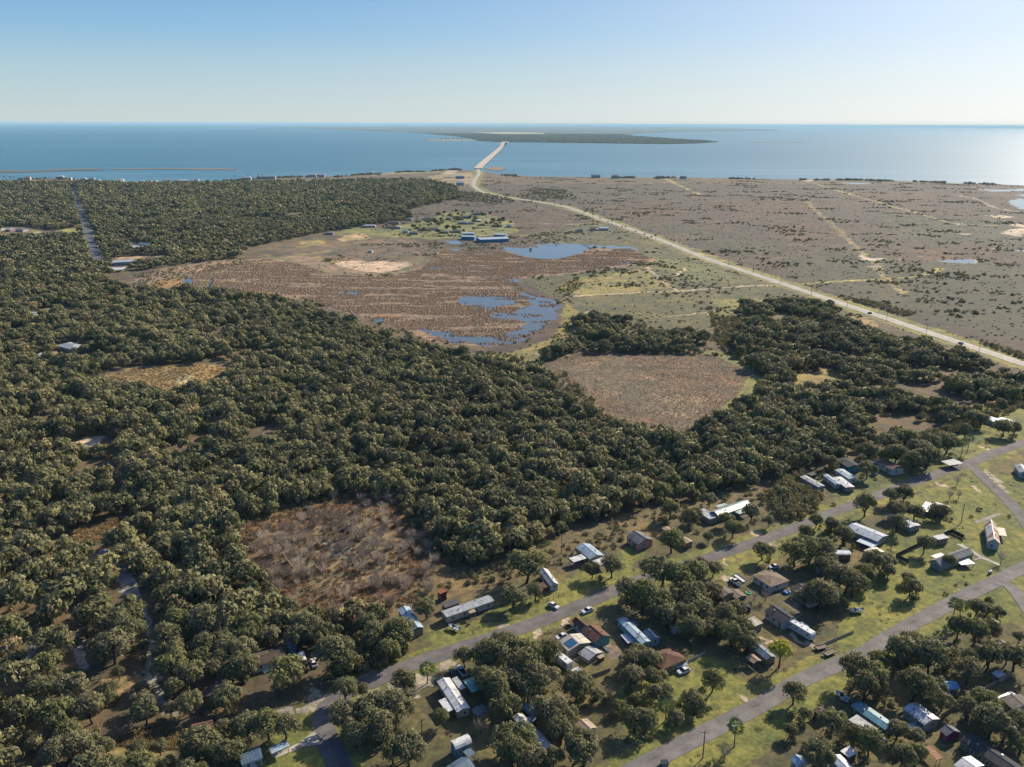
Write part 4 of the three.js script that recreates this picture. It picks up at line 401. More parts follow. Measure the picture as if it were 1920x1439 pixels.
  ["p","#b5a68e",[[779.3,-1333.4],[818.7,-1377.9],[865.9,-1409.1],[859.1,-1369.4],[787,-1291.1]]],
  ["p","#b5a68e",[[855.2,-1450.5],[865.9,-1409.1],[896,-1430.6],[882.1,-1462.1]]],
  ["p","#b5a68e",[[1124.1,-1906.1],[1192.8,-1984.2],[1207.5,-1946.5],[1063.7,-1708.3],[1047.8,-1731.5]]],
  ["p","#b5a68e",[[1247.2,-2089.4],[1322.4,-2136.9],[1243.5,-2006.1]]],
  ["p","#b5a68e",[[904.7,-1605.9],[943.2,-1615.1],[944.3,-1569],[904,-1555.3]]],
  ["p","#b5a68e",[[684.1,-1139.1],[710.4,-1146.5],[713.9,-1129.1]]],
  ["p","#b5a68e",[[954.3,-2517.1],[1037.1,-2509],[1059.9,-2461.5],[999.8,-2458.4]]],
  ["p","#b5a68e",[[1291.2,-2599.6],[1380.1,-2591.3],[1339,-2488.1],[1279.2,-2521.9]]],
  ["p","#b5a68e",[[1255.5,-2277.8],[1296.9,-2254.5],[1428.2,-2312],[1371.8,-2218.6],[1247.7,-2193.6]]],
  ["p","#b5a68e",[[667.3,-1159.3],[679.2,-1162.4],[669.5,-1152.4]]],
  ["p","#b5a68e",[[531.4,-1087.4],[541.2,-1083.9],[531,-1076.3]]],
  ["p","#b5a68e",[[432.2,-1001.2],[446.9,-1006.9],[434.9,-994.9]]],
  ["p","#b5a68e",[[405.1,-850.3],[411.5,-852.8],[405.4,-842.6]]],
  ["p","#b5a68e",[[1285.3,-2386.3],[1332.5,-2405.6],[1324.2,-2360.5],[1279.1,-2336.6]]],
  ["p","#b5a68e",[[628.9,-1304],[638.6,-1307.8],[628.6,-1293.6]]],
  ["p","#b5a68e",[[886.6,-2610.8],[944.2,-2648.1],[897.6,-2552.1]]],
  ["l","#ab9b82",7,[[1096.5,-2061.4],[1084.5,-1960.4],[1010.8,-1766.9],[1004.9,-1663.3],[1008.3,-1649.6]]],
  ["l","#a89a80",6,[[767,-1465.1],[803.3,-1438.2],[849,-1439.6]]],
  ["p","#5c5040",[[1279.4,-2414.3],[1533.3,-2486.1],[1336.6,-2160.3],[1199.8,-1984.5],[1200.8,-2109.1]]],
  ["p","#8a8450",[[-765.7,-1312.9],[-755.5,-1330.3],[-735.7,-1291.6],[-746.1,-1280.5]]],
  ["p","#7f8040",[[-727.3,-1325.4],[-711.3,-1361.2],[-658.5,-1261.8],[-686.5,-1250.7]]],
  ["p","#768038",[[-640.4,-1165.7],[-617.7,-1175.3],[-599.8,-1144.8],[-619.9,-1131.5]]],
  ["p","#8c7f5a",[[-786.1,-1290.1],[-770.5,-1301.6],[-741.9,-1249.1],[-743.1,-1219.1]]],
  ["p","#7e8040",[[-685.3,-1315.3],[-666.1,-1293.6],[-592.8,-1158.1],[-577.3,-1124.1],[-585.7,-1123.9]]],
  ["p","#7b7d3e",[[-462.6,-1063.8],[-443.6,-1068],[-422.5,-1014.6],[-439.9,-1014.2]]],
  ["p","#908670",[[-556.4,-1176.9],[-528.8,-1168.6],[-481.8,-1110.1],[-508.5,-1105.4]]],
  ["p","#7f8040",[[-476.5,-961.5],[-462.2,-980.7],[-450.4,-949.8],[-466,-943.5]]],
  ["p","#a08c68",[[-510.4,-1047.9],[-483.1,-1063.3],[-470,-1048.8],[-498.7,-1032.4]]],
  ["p","#9a8a66",[[-1012.7,-1714],[-1027.4,-1782.4],[-959.2,-1660.8],[-978.2,-1660.1]]],
  ["p","#7a7440",[[-443,-743.9],[-418.2,-753],[-412,-738.7],[-435.9,-735.5]]],
  ["p","#857450",[[-388.8,-644.8],[-374.9,-667.6],[-373.4,-658.4],[-383.1,-638.4]]],
  ["p","#7d7a42",[[-383.1,-603.7],[-369.4,-611.8],[-364.9,-600.1],[-376.7,-596.2]]],
  ["p","#84704c",[[-427.1,-805.7],[-384.7,-799.9],[-375.8,-774.7],[-406.2,-774.1]]],
  ["p","#9c9078",[[-242.5,-3211.4],[-198.6,-3236.1],[-200.1,-2920.5],[-242.2,-2749.9]]],
  ["p","#7e7a45",[[-522.3,-2991.4],[-434.6,-3045],[-399.1,-2864.2],[-465.7,-2776.5]]],
  ["p","#8a7a5a",[[-280.9,-2747.5],[-147.9,-3015.8],[-112.8,-2472],[-133.2,-2292.2],[-230.7,-2465.7]]]];
const WATERS = [["pond",[[-12.6,-1152],[28.9,-1142.8],[38.9,-1179.9],[59.4,-1164.4],[87.7,-1192.1],[105.5,-1176.2],[98.9,-1114.7],[68.6,-1067.4],[46.9,-1045],[23.4,-1057.5],[2.9,-1098]]],
  ["pond",[[43.6,-1185.4],[61,-1196.9],[77.7,-1191.8],[67.5,-1175.2],[48.6,-1174.7]]],
  ["pond",[[98.4,-1181.4],[127.8,-1171.4],[171.9,-1162],[175.6,-1136.4],[132.5,-1145.4],[103.7,-1155]]],
  ["pond",[[120.4,-1005.3],[137.1,-1034.4],[147.7,-1038.8],[148.8,-1022.2],[129.7,-1001.6]]],
  ["pond",[[-52.9,-799.4],[-43.2,-815.4],[-21.9,-821.2],[-0.3,-800.3],[2.3,-775.2],[-15.1,-751.2],[-32.5,-750.9],[-47.3,-774.3]]],
  ["pond",[[5.1,-830],[21,-811.2],[36.6,-801],[46.1,-763.9],[40.6,-725.3],[28.5,-696.1],[25.8,-672.8],[17.4,-658],[8.4,-633.5],[-12.5,-616.8],[-28.9,-613.4],[-46.7,-632.7],[-69.5,-649.6],[-76.8,-676.9],[-57.7,-664.1],[-34.7,-646.6],[-13.2,-650.4],[6.6,-672.5],[11.5,-708],[-9.7,-711.8],[-20.5,-728.7],[-0.2,-737.8],[15,-770.6]]],
  ["pond",[[-5.2,-905.2],[5.5,-915.3],[6.6,-895.7],[-1.6,-886]]],
  ["pond",[[-84.3,-1134.9],[-72.6,-1135.2],[-72.8,-1115.4],[-81.4,-1115.1]]],
  ["pond",[[-97.9,-1215.3],[-77.6,-1215.8],[-69.7,-1187.9],[-92.2,-1181.9]]],
  ["pond",[[-361.4,-894.7],[-360,-911.2],[-345.7,-879.2],[-347.9,-866.8]]],
  ["pond",[[-322.3,-855.3],[-326.3,-879.5],[-335.2,-911.7],[-326,-892.2],[-313.7,-843.8]]],
  ["pond",[[-176.3,-837.8],[-152.9,-829.8],[-158.6,-816],[-173.6,-823.9]]],
  ["pond",[[-122,-705.8],[-116.4,-718.5],[-110.2,-701.9],[-117.3,-693.8]]],
  ["pond",[[-103.4,-988.6],[-85.4,-1004.7],[-84.5,-977.5],[-97.7,-969.7]]],
  ["pond",[[-728.9,-1291.8],[-724,-1308.5],[-695.8,-1260.7],[-703.6,-1250.2]]],
  ["tidal_pool",[[537,-1048],[557.7,-1050.8],[590.2,-1063.3],[596.1,-1049.3],[574.2,-1026.1],[547.8,-1031.1]]],
  ["tidal_pool",[[1124.1,-1906.1],[1192.8,-1984.2],[1207.5,-1946.5],[1063.7,-1708.3],[1047.8,-1731.5]]],
  ["tidal_pool",[[1247.2,-2089.4],[1322.4,-2136.9],[1243.5,-2006.1]]],
  ["tidal_pool",[[954.3,-2517.1],[1037.1,-2509],[1059.9,-2461.5],[999.8,-2458.4]]],
  ["tidal_pool",[[1291.2,-2599.6],[1380.1,-2591.3],[1339,-2488.1],[1279.2,-2521.9]]],
  ["tidal_pool",[[1255.5,-2277.8],[1296.9,-2254.5],[1428.2,-2312],[1371.8,-2218.6],[1247.7,-2193.6]]],
  ["tidal_pool",[[684.1,-1139.1],[710.4,-1146.5],[713.9,-1129.1]]]];
const FOREST = [[-1848,-2318.8],[-1409.7,-2320.8],[-913,-2325.7],[-663.5,-2380.7],[-413.3,-2506.5],[-251.4,-2468.8],[-159.4,-2264.1],[-112.2,-1936.4],[-179.9,-1753.6],[-212,-1653],[-182.5,-1493.4],[-275.5,-1336.5],[-306,-1282.3],[-365.3,-1132.9],[-344.2,-1048.9],[-406.1,-989.7],[-420.7,-962.7],[-455.7,-936.6],[-436.9,-877.4],[-385.4,-825.5],[-327.4,-815.6],[-226.8,-781],[-146,-685.4],[-69.5,-608.1],[-30.8,-569.1],[0,-558.6],[18.4,-543.3],[29.3,-486.2],[54.8,-439.3],[79,-420.5],[96,-418.3],[111.6,-428.9],[132.3,-467.4],[175.7,-528],[166.6,-560.8],[170,-619.4],[199.2,-681.2],[201,-732.3],[222.4,-767],[267.1,-779.8],[299.6,-756.5],[286.7,-673.1],[306.9,-637.8],[325.2,-605.9],[349.7,-519.5],[378.1,-404.2],[356,-453],[336,-497.1],[244.9,-443],[165.4,-393.6],[118.1,-362.8],[70,-337.1],[47.6,-329.5],[18.1,-308.6],[-1.9,-290.8],[-15.3,-283.3],[-22.6,-284.9],[-32.8,-262.8],[-47.9,-236.7],[-56.8,-236.6],[-68.9,-227.9],[-68.9,-214.5],[-76.2,-217.1],[-86.8,-219.1],[-94.2,-220.9],[-99.2,-211.8],[-95.5,-199.9],[-87.6,-189.1],[-75.9,-168.2],[-184.4,-167.7]];
const CLEAR = [[[-120.1,-315.1],[-107.6,-327.2],[-79.5,-351],[-53.6,-343.8],[-37.5,-307.3],[-20.2,-284.9],[-25.3,-266.4],[-47.8,-247.5],[-72.1,-252.3],[-95.4,-270.4]],[[-288.7,-524.7],[-265.4,-552.6],[-241.9,-569],[-194.6,-553.5],[-188.4,-507.4],[-210.1,-487.6],[-262.4,-506.5]],[[-265.6,-386.7],[-252.4,-401.9],[-236.1,-419.7],[-225.3,-424.7],[-213.6,-412.1],[-186.8,-365.1],[-173.7,-330.8],[-178.5,-330.8],[-210.2,-398.6],[-241.7,-392.5],[-259.9,-377.3]],[[-185.3,-309.6],[-181.2,-321.8],[-167.6,-327.6],[-162.8,-320.7],[-168.7,-302.8],[-179.6,-302.8]],[[-169.3,-290.8],[-165.7,-299],[-145,-278.8],[-133.8,-261.2],[-142.5,-261.2],[-149.5,-272.1],[-159.3,-276.8]],[[-143.6,-271.2],[-139.6,-271.2],[-121.8,-241.5],[-112.6,-219.5],[-98.9,-201.6],[-100,-200.5],[-112,-214.3],[-122.4,-237.7]],[[-160.3,-237.5],[-159.7,-242.9],[-148.4,-241.4],[-148.4,-236.1],[-154.6,-236]],[[-124.1,-204.4],[-125.8,-212.9],[-115.8,-218.1],[-114.1,-214.3],[-121,-206.2]],[[-110.9,-188],[-107.8,-194.3],[-91.4,-193.3],[-88.7,-187],[-99.8,-184.4]],[[192.8,-548],[226.5,-558.9],[227.1,-523.9],[197.5,-498.7],[183.6,-508.4]],[[-321.8,-571.5],[-323.3,-585.7],[-313.8,-602.8],[-278.4,-575.6],[-303.3,-563.1]],[[-387.8,-644.8],[-376.1,-669.9],[-372.9,-657.5],[-382.4,-637.1]],[[-441.4,-741.1],[-419.1,-754.7],[-411.4,-737.6],[-435,-733.9]],[[-427.1,-805.7],[-384.7,-799.9],[-375.8,-774.7],[-406.2,-774.1]],[[-346.9,-604.2],[-355.2,-620],[-338.7,-628.5],[-322.9,-600.7],[-329.1,-589.3]],[[-844.2,-1369.3],[-801,-1370.6],[-757.2,-1336.1],[-724.3,-1319.8],[-714.3,-1367.1],[-653.4,-1251.6],[-682.5,-1240.6],[-702.1,-1235],[-728,-1229.3],[-741.6,-1214.2],[-772.3,-1248.3]],[[-641.6,-1165.7],[-618.6,-1177.1],[-599.8,-1144.8],[-619,-1127.3]],[[-591.1,-1253.3],[-577.3,-1243.5],[-530.2,-1177.6],[-485.2,-1118.2],[-481.6,-1098],[-505,-1097.5],[-548.4,-1159.2]],[[-509.3,-1040.7],[-484.7,-1067],[-445.1,-1071.7],[-419.8,-1007.9],[-450.1,-1007.2],[-455.8,-980.8],[-448.4,-949.9],[-468,-943.4],[-485,-993.1]],[[-1034.4,-1751.9],[-1027.4,-1782.4],[-954.4,-1652.2],[-973.3,-1651.5]],[[-777.7,-1435.4],[-760.4,-1449.4],[-729.3,-1385.2],[-749.7,-1384.5]]];
const BRUSH = [[[[-340.1,-849.1],[-301.4,-849.8],[-234.5,-809.2],[-152.1,-715.8],[-127.9,-685.7],[-143,-670.2],[-222.8,-766.4],[-297.1,-805.4],[-349.7,-804.5]],0.5,2.2],[[[-429.9,-926.7],[-396.8,-982.1],[-340.8,-1049],[-321.4,-1007.4],[-355.6,-938.7],[-367.7,-848.6],[-395.3,-848]],0.25,1.6],[[[18.8,-558.9],[36.9,-546.1],[59,-449.9],[99,-432.9],[92.8,-416.7],[48.4,-436.6],[26.5,-483.1]],0.5,2.5],[[[-32.4,-600.9],[-0.1,-593.9],[23.1,-572.6],[18.4,-545.8],[-11.3,-555.8]],0.5,2.4],[[[-121.2,-318.5],[-80.7,-356.9],[-49.3,-348.3],[-35.8,-312],[-18.9,-291.9],[-24.8,-285.7],[-41.4,-302.7],[-53.1,-339.9],[-78.4,-345.2],[-114.3,-311.4]],0.35,1.8],[[[179.1,-732],[207.3,-711.1],[174.2,-560.9],[162.6,-574.4],[161.4,-635.7]],0.5,2.6],[[[46.8,-708.6],[102,-699.3],[157.1,-635.7],[143.1,-591.4],[64,-596.2],[19.2,-572.5]],0.3,2],[[[275.2,-805.3],[302.3,-712.7],[315.5,-638],[272.6,-637.3],[245.3,-711.8]],0.25,2.2],[[[19.9,-594.1],[50.8,-634.1],[53.1,-609.9],[23.1,-572.6]],0.9,2.6],[[[179.1,-732],[207.3,-711.1],[174.2,-560.9],[162.6,-574.4],[161.4,-635.7]],0.5,2.6],[[[275.2,-805.3],[302.3,-712.7],[315.5,-638],[272.6,-637.3],[245.3,-711.8]],0.25,2.2],[[[130,-367.9],[142.5,-374.4],[144.3,-350],[130.9,-325.5],[116.1,-322.9],[119.4,-349.8]],1,4],[[[43.8,-842],[71.7,-920],[80.9,-887.6],[52.4,-801.3]],0.5,2.4],[[[-34.4,-259.3],[-22.2,-277.7],[0.3,-290],[0.3,-279.8],[-19.3,-264.7]],0.5,2],[[[-56.2,-233.7],[-36.7,-247.6],[-32.2,-239.8],[-36.5,-225.3],[-46.5,-218.5],[-53.7,-221.1]],1,4.5],[[[-72.6,-242.6],[-48.1,-249.1],[-43,-239.7],[-62.3,-229.3]],0.9,3],[[[-16.1,-279.7],[-1.9,-289.1],[18,-306.8],[47.4,-327.4],[69.6,-334.9],[117.5,-360.4],[116.1,-346.9],[66.1,-315.1],[23.2,-285.2],[-11.6,-268.3]],0.42,1.5],[[[115.3,-352.6],[162.1,-384.5],[242.7,-438.7],[339.4,-502.5],[329.6,-486.5],[232.6,-418.1],[163.7,-374.6],[114.5,-341.3]],0.8,3],[[[334.5,-806.9],[348.3,-798.8],[370.6,-737.7],[354.6,-723.4],[338.4,-774.5]],0.9,2.4],[[[373.5,-637.9],[388,-602],[376.6,-582.8],[370.3,-627.2]],0.9,3],[[[55.6,-2276.1],[126.7,-2206.4],[160.6,-2033.3],[139.7,-1882.8],[47.9,-1950.9]],0.22,3],[[[4.6,-1965.6],[41.2,-2246.6],[146,-2199.7],[112.6,-1891.4],[44.1,-1851.5]],0.25,3],[[[-198.4,-1998.4],[-166,-2184.9],[-9.6,-2006.7],[4.4,-1849.9],[-57.2,-1811.8],[-143.4,-1880.9]],0.4,4],[[[-0.8,-1200.9],[68.9,-1360.8],[102.4,-1232.3],[60.5,-1185.9]],0.3,2]];
const REEDS = [[-356.9,-863.6],[-361.4,-990.6],[-311.3,-1041],[-261.8,-1004.8],[-207.8,-934.8],[-144,-915.6],[-107.8,-969.5],[-94.8,-1119.7],[-11.4,-1112],[16.6,-1061.8],[53.5,-1040.9],[99.5,-1105.1],[162.9,-1151.3],[178.9,-1043.8],[87.3,-962.6],[-0.4,-905.3],[13.5,-841.4],[45.1,-763.9],[27.6,-672.8],[-8.4,-620.1],[-54.9,-629.3],[-122,-705.8],[-211.4,-801.7],[-317.4,-832.3]], DRYPOND = [[22.9,-567],[56.9,-606.8],[119.5,-615.5],[153.6,-585.7],[166.8,-547.7],[145.1,-500.3],[117.1,-459.7],[99.7,-436.3],[73,-439.5],[51.7,-470.4],[31.7,-516.8]], RES = [[356.7,-508.2],[239.8,-432.7],[159.6,-377.8],[113.6,-346.9],[65.6,-312.7],[21,-284],[-17.3,-263.6],[-35.4,-236.8],[-53.3,-219.3],[-70.1,-207.1],[-81.4,-202.3],[-94.4,-191.2],[-89.5,-168.2],[156.4,-169.3]];
const COAST = [[-1512.2,-2493.3],[-1447,-2545.7],[-1395,-2599.4],[-1184,-2464.3],[-1004.7,-2406.1],[-938.5,-2431.9],[-832.3,-2531.2],[-740.8,-2663.8],[-626.6,-2753.4],[-552.5,-2729.6],[-504.6,-2849.1],[-438.1,-2884],[-382.1,-3017.4],[-306.7,-3022.4],[-241.8,-3169],[-160.6,-3137.7],[-119.9,-3104.4],[-38.4,-2847.7],[67.2,-2766.5],[239.8,-2748.7],[410.3,-2731],[584.4,-2741.2],[744.9,-2696.4],[900.3,-2653.1],[1071.3,-2662.7],[1208.2,-2595.1],[1338.5,-2530.8],[1468.3,-2426.5]], SPIT = [[[-1958.9,-3051.2],[-1808.1,-2991.2],[-1699.3,-2998.5],[-1625.1,-3110.7],[-1528.9,-3154.9],[-1468.8,-3049],[-1571.8,-3007],[-1645.6,-2902],[-1732.8,-2864.4],[-1856,-2888.3]],[[-1491.5,-3138.6],[-1324.6,-3188.4],[-1064,-3187.5],[-1013.1,-3134.5],[-1030.6,-3085.9],[-1297.5,-3122.3],[-1457.1,-3085.7]],[[-469.1,-2851.3],[-415.2,-2981.7],[-310.2,-3056.5],[-250,-3026.1],[-263.2,-2958.7],[-397.9,-2855.7]],[[-115.4,-3254.1],[-56.9,-3422.7],[-23.2,-3221.8],[-60.8,-3073]],[[2259.7,-8215],[2492.4,-8207.3],[2779,-8301.8],[2881.5,-8225.6],[2698.5,-8059.8],[2226.1,-7983]],[[-935.3,-8663.2],[-760.1,-9289.4],[-459,-9041.7],[-341.9,-8247.9],[-680.6,-8312.8]]], FARLAND = [[[-8193.5,-27188.5],[-6640.9,-26698.1],[-4638.7,-21914.1],[-3355.7,-19222.9],[-2352.7,-17119.2],[-1393.1,-13888.2],[-808.6,-11662.6],[-479,-9675.7],[-321.2,-8377.4],[-81.5,-7868.4],[187.7,-7868.8],[471,-7697.8],[885.6,-7556.7],[1332.8,-7427.9],[1614.9,-7672.1],[1974.8,-8284.8],[2021,-9075.1],[1883.9,-10167.5],[1745.7,-11802.8],[1781.5,-13789.1],[2339.8,-15838.9],[3713.9,-18831.9],[5376.1,-20748.5],[7422.7,-23959.7],[8810,-28852.6],[9088.5,-35113.9],[8063,-40949.5],[14610.9,-53902.9],[21541,-64715.3],[10782.1,-73192],[-71.3,-65028.1],[-5982.8,-47933.3],[-6444.9,-34510.8],[-7500.7,-30161.2]],[[20082,-66512.3],[27709.1,-46743.8],[39981.2,-44934.4],[58905.2,-66227.9],[41616.6,-70231.7],[34192.8,-102756.9]]], FARFIELD = [[[-794.7,-15684.5],[-17.6,-16418.7],[570.8,-15271.6],[497.3,-13755.1],[-182.6,-13558.4]],[[608.2,-42306.2],[1776.6,-42082.7],[899.5,-38016.5]]], BRIDGE = [[-132.2,-3214.3],[-47.7,-7942]], WILLOW = [85.3,-222.6], WOODHAND = [[-172.3,-252.5,6.2],[-158.3,-254.3,7.8],[-163.8,-232.8,5.3],[-160.9,-225,4.2],[-146.4,-226.5,6.6],[-143.9,-216.3,5],[-144.4,-251,4.6],[-131.4,-236.8,5.9],[-125,-232.4,5.3],[-126.4,-223.1,6.5],[-129.8,-223.1,4.7],[-148.6,-208.7,5.3],[-139.8,-205.1,4.8],[-129.5,-205.1,5.2],[-138.7,-194.7,4.2],[-128.3,-193.1,5.4],[-120.3,-195.9,4.6],[-129.9,-183.7,2.4],[-120.9,-178.3,4.3],[-117.4,-181.3,4.3],[-115.2,-183.3,3.4],[-108.3,-201.7,3.2],[-104.7,-196,4.4],[-111.2,-207.7,2.6],[-112.7,-230.2,4.8],[-107.9,-224.6,4.2],[-104.2,-215.2,5.4],[-97.8,-211.4,4.7],[-118.6,-247.1,4.6],[-123.2,-256.2,4.7],[-112.9,-255.4,6],[-106.4,-257.2,6],[-102.1,-237,6.1],[-96.2,-240.8,5.5],[-94.8,-250.5,6.2],[-93.4,-229.6,4.3],[-86.7,-231.9,4.3],[-92.3,-216.6,3.4],[-83.5,-214.7,5],[-92.6,-199.5,4.3],[-83.9,-201.2,4.1],[-80.4,-190.7,3.1],[-82.3,-183.4,4.4],[-77.6,-180.5,3.9],[-74.2,-191.3,3.9],[-146,-198,2.5],[-138.6,-186.7,3.2],[-103.3,-177,2.3],[-90.9,-177,2.7],[-100.8,-206.5,3.5],[-142,-236.7,2.4],[-133.8,-176.8,3.5],[-155.6,-220.2,2.8],[-138.5,-199.2,3.4],[-126.7,-196.5,2.9],[-153.7,-232.9,2.9]], EXTRAWOOD = [[[49.9,-684.6],[75.9,-717.4],[100.6,-689.3],[80.9,-637.9],[57.1,-634.2]],[[53,-608.3],[93.3,-634.7],[144.3,-656.3],[155.5,-632.3],[143.6,-597.3],[112.7,-599.9],[64,-596.2]],[[21.5,-583.9],[49.8,-620.9],[52.1,-608.3],[24.9,-569.8]]], ROUND = [[209.8,-335.6,1.5,"dark round bush alone on the lawn right of the utility pole"],[203.1,-328.6,1,"small dark bush left of the broken slab on the lawn"],[219.9,-328.8,1.1,"small bush beside the side street verge"],[160.3,-265.4,1.1,"low bush below the long grey house"],[167,-272,0.8,"left one of two small bushes on the lower verge"],[171.4,-272.8,0.8,"right one of two small bushes on the lower verge"],[75.6,-199.3,0.7,"tiny dark bush on the verge near the lower fan palm"],[146.7,-339.9,1.3,"brown bush on the verge of the upper street"],[-14.7,-245.2,0.9,"pale round shrub in front of the long cream single-wide home"]], TARP = [101.7,-266.2], POOL = [87.4,-266.1], TANK = [184.7,-280.7], TRACKWOOD = [[-202.7,-265.2],[-129.4,-265.7],[-114.5,-243.9],[-97.7,-218.9],[-96,-203.4],[-89.9,-192.3],[-84.4,-172.6],[-143.2,-172.3]], LAWNLOTS = [[-218.1,-1371.5],[-169.5,-1451.9],[-142.2,-1557.1],[-120.8,-1621.2],[-80.1,-1622.6],[-28.8,-1540.9],[-0.7,-1457.3],[-0.7,-1365.4],[-61.7,-1318],[-113.5,-1273.9],[-156.4,-1272.7],[-198.2,-1314.1]];

// ------------------------------------------------------------------ helpers
function rngOf(seed) { let s = seed >>> 0; return () => { s = (s + 0x6D2B79F5) >>> 0; let t = Math.imul(s ^ (s >>> 15), 1 | s); t = (t + Math.imul(t ^ (t >>> 7), 61 | t)) ^ t; return ((t ^ (t >>> 14)) >>> 0) / 4294967296; }; }
const NT = new Float32Array(65536); { const r = rngOf(99); for (let i = 0; i < 65536; i++) NT[i] = r() * 2 - 1; }
function vnoise(x, y) {
  const xi = Math.floor(x), yi = Math.floor(y); let fx = x - xi, fy = y - yi; fx = fx * fx * (3 - 2 * fx); fy = fy * fy * (3 - 2 * fy);
  const a = xi & 255, b = (xi + 1) & 255, c = (yi & 255) << 8, d = ((yi + 1) & 255) << 8;
  const p = NT[c + a], q = NT[c + b], r = NT[d + a], s = NT[d + b];
  return (p + (q - p) * fx) * (1 - fy) + (r + (s - r) * fx) * fy;
}
const fbm = (x, y) => vnoise(x, y) * 0.55 + vnoise(x * 2.13 + 7, y * 2.13 + 3) * 0.3 + vnoise(x * 4.4 + 1, y * 4.4 + 9) * 0.15;
function inside(p, x, z) { let r = false; for (let i = 0, j = p.length - 1; i < p.length; j = i++) { const a = p[i], b = p[j]; if ((a[1] > z) !== (b[1] > z) && x < (b[0] - a[0]) * (z - a[1]) / (b[1] - a[1]) + a[0]) r = !r; } return r; }
const bbox = (p) => [Math.min(...p.map(q => q[0])), Math.max(...p.map(q => q[0])), Math.min(...p.map(q => q[1])), Math.max(...p.map(q => q[1]))];
function region(p) { const b = bbox(p); return (x, z) => x > b[0] && x < b[1] && z > b[2] && z < b[3] && inside(p, x, z); }
function segDist(pts, x, z) { let m = 1e9; for (let i = 0; i + 1 < pts.length; i++) { const [ax, az] = pts[i], [bx, bz] = pts[i + 1], dx = bx - ax, dz = bz - az; let t = ((x - ax) * dx + (z - az) * dz) / (dx * dx + dz * dz); t = t < 0 ? 0 : t > 1 ? 1 : t; const ex = ax + dx * t - x, ez = az + dz * t - z, d = ex * ex + ez * ez; if (d < m) m = d; } return Math.sqrt(m); }
const used = {};
function numbered(n) { const k = used[n] = (used[n] ?? -1) + 1; return k ? n + '_' + String(k).padStart(3, '0') : n; }
function tag(o, label, category, group) { o.userData.label = label; o.userData.category = category; if (group) o.userData.group = group; return o; }
function shadows(o) { o.traverse(m => { if (m.isMesh) { m.castShadow = true; m.receiveShadow = true; } }); return o; }
function thing(name, label, category, x, z, turn = 0, group) { const o = new THREE.Group(); o.name = numbered(name); o.position.set(x, 0, z); o.rotation.y = turn; tag(o, label, category, group); scene.add(o); return o; }
function part(parent, name, geo, mat) { const m = new THREE.Mesh(geo, mat); m.name = name; m.castShadow = m.receiveShadow = true; parent.add(m); return m; }
function struct(name, geo, mat, kind = 'structure') { const m = new THREE.Mesh(geo, mat); m.name = numbered(name); m.castShadow = m.receiveShadow = true; m.userData.kind = kind; scene.add(m); return m; }
function stuff(name, label, geo, mat, list) { // list of [x,y,z,sx,sy,turn,r,g,b]
  const m = new THREE.InstancedMesh(geo, mat, list.length), M = new THREE.Matrix4(), q = new THREE.Quaternion(), up = new THREE.Vector3(0, 1, 0), c = new THREE.Color();
  list.forEach((t, i) => { q.setFromAxisAngle(up, t[5]); M.compose(new THREE.Vector3(t[0], t[1], t[2]), q, new THREE.Vector3(t[3], t[4], t[3])); m.setMatrixAt(i, M); m.setColorAt(i, c.setRGB(t[6], t[7], t[8])); });
  m.name = numbered(name); m.userData.kind = 'stuff'; m.userData.label = label; m.userData.category = 'vegetation'; m.castShadow = m.receiveShadow = true; scene.add(m); return m;
}
// geometry bits: all non-indexed with position, normal, uv in metres
function uvMetres(g) {
  if (g.index) g = g.toNonIndexed(); g.computeVertexNormals();
  const p = g.attributes.position, n = g.attributes.normal, uv = new Float32Array(p.count * 2);
  for (let i = 0; i < p.count; i++) { const ax = Math.abs(n.getX(i)), ay = Math.abs(n.getY(i)), az = Math.abs(n.getZ(i));
    if (ay > 0.5 && ay >= ax && ay >= az * 0.8) { uv[2 * i] = p.getX(i); uv[2 * i + 1] = p.getZ(i); } else if (ax > az) { uv[2 * i] = p.getZ(i); uv[2 * i + 1] = p.getY(i); } else { uv[2 * i] = p.getX(i); uv[2 * i + 1] = p.getY(i); } }
  g.setAttribute('uv', new THREE.BufferAttribute(uv, 2)); return g;
}
function box(w, h, d, x = 0, y = 0, z = 0, rx = 0, ry = 0, rz = 0) { const g = new THREE.BoxGeometry(w, h, d).toNonIndexed(); if (rx) g.rotateX(rx); if (rz) g.rotateZ(rz); if (ry) g.rotateY(ry); g.translate(x, y, z); return g; }
function tri(list) { const g = new THREE.BufferGeometry(); g.setAttribute('position', new THREE.BufferAttribute(new Float32Array(list), 3)); return uvMetres(g); }
const merge = (l) => uvMetres(mergeGeometries(l.map(g => { const q = g.index ? g.toNonIndexed() : g; for (const k of Object.keys(q.attributes)) if (k !== 'position') q.deleteAttribute(k); return q; })));
function limb(a, b, ra, rb, n = 6) { const A = new THREE.Vector3(...a), B = new THREE.Vector3(...b), d = B.clone().sub(A), L = d.length(); const g = new THREE.CylinderGeometry(rb, ra, L, n, 1, true); g.applyQuaternion(new THREE.Quaternion().setFromUnitVectors(new THREE.Vector3(0, 1, 0), d.normalize())); g.translate((a[0] + b[0]) / 2, (a[1] + b[1]) / 2, (a[2] + b[2]) / 2); return g; }

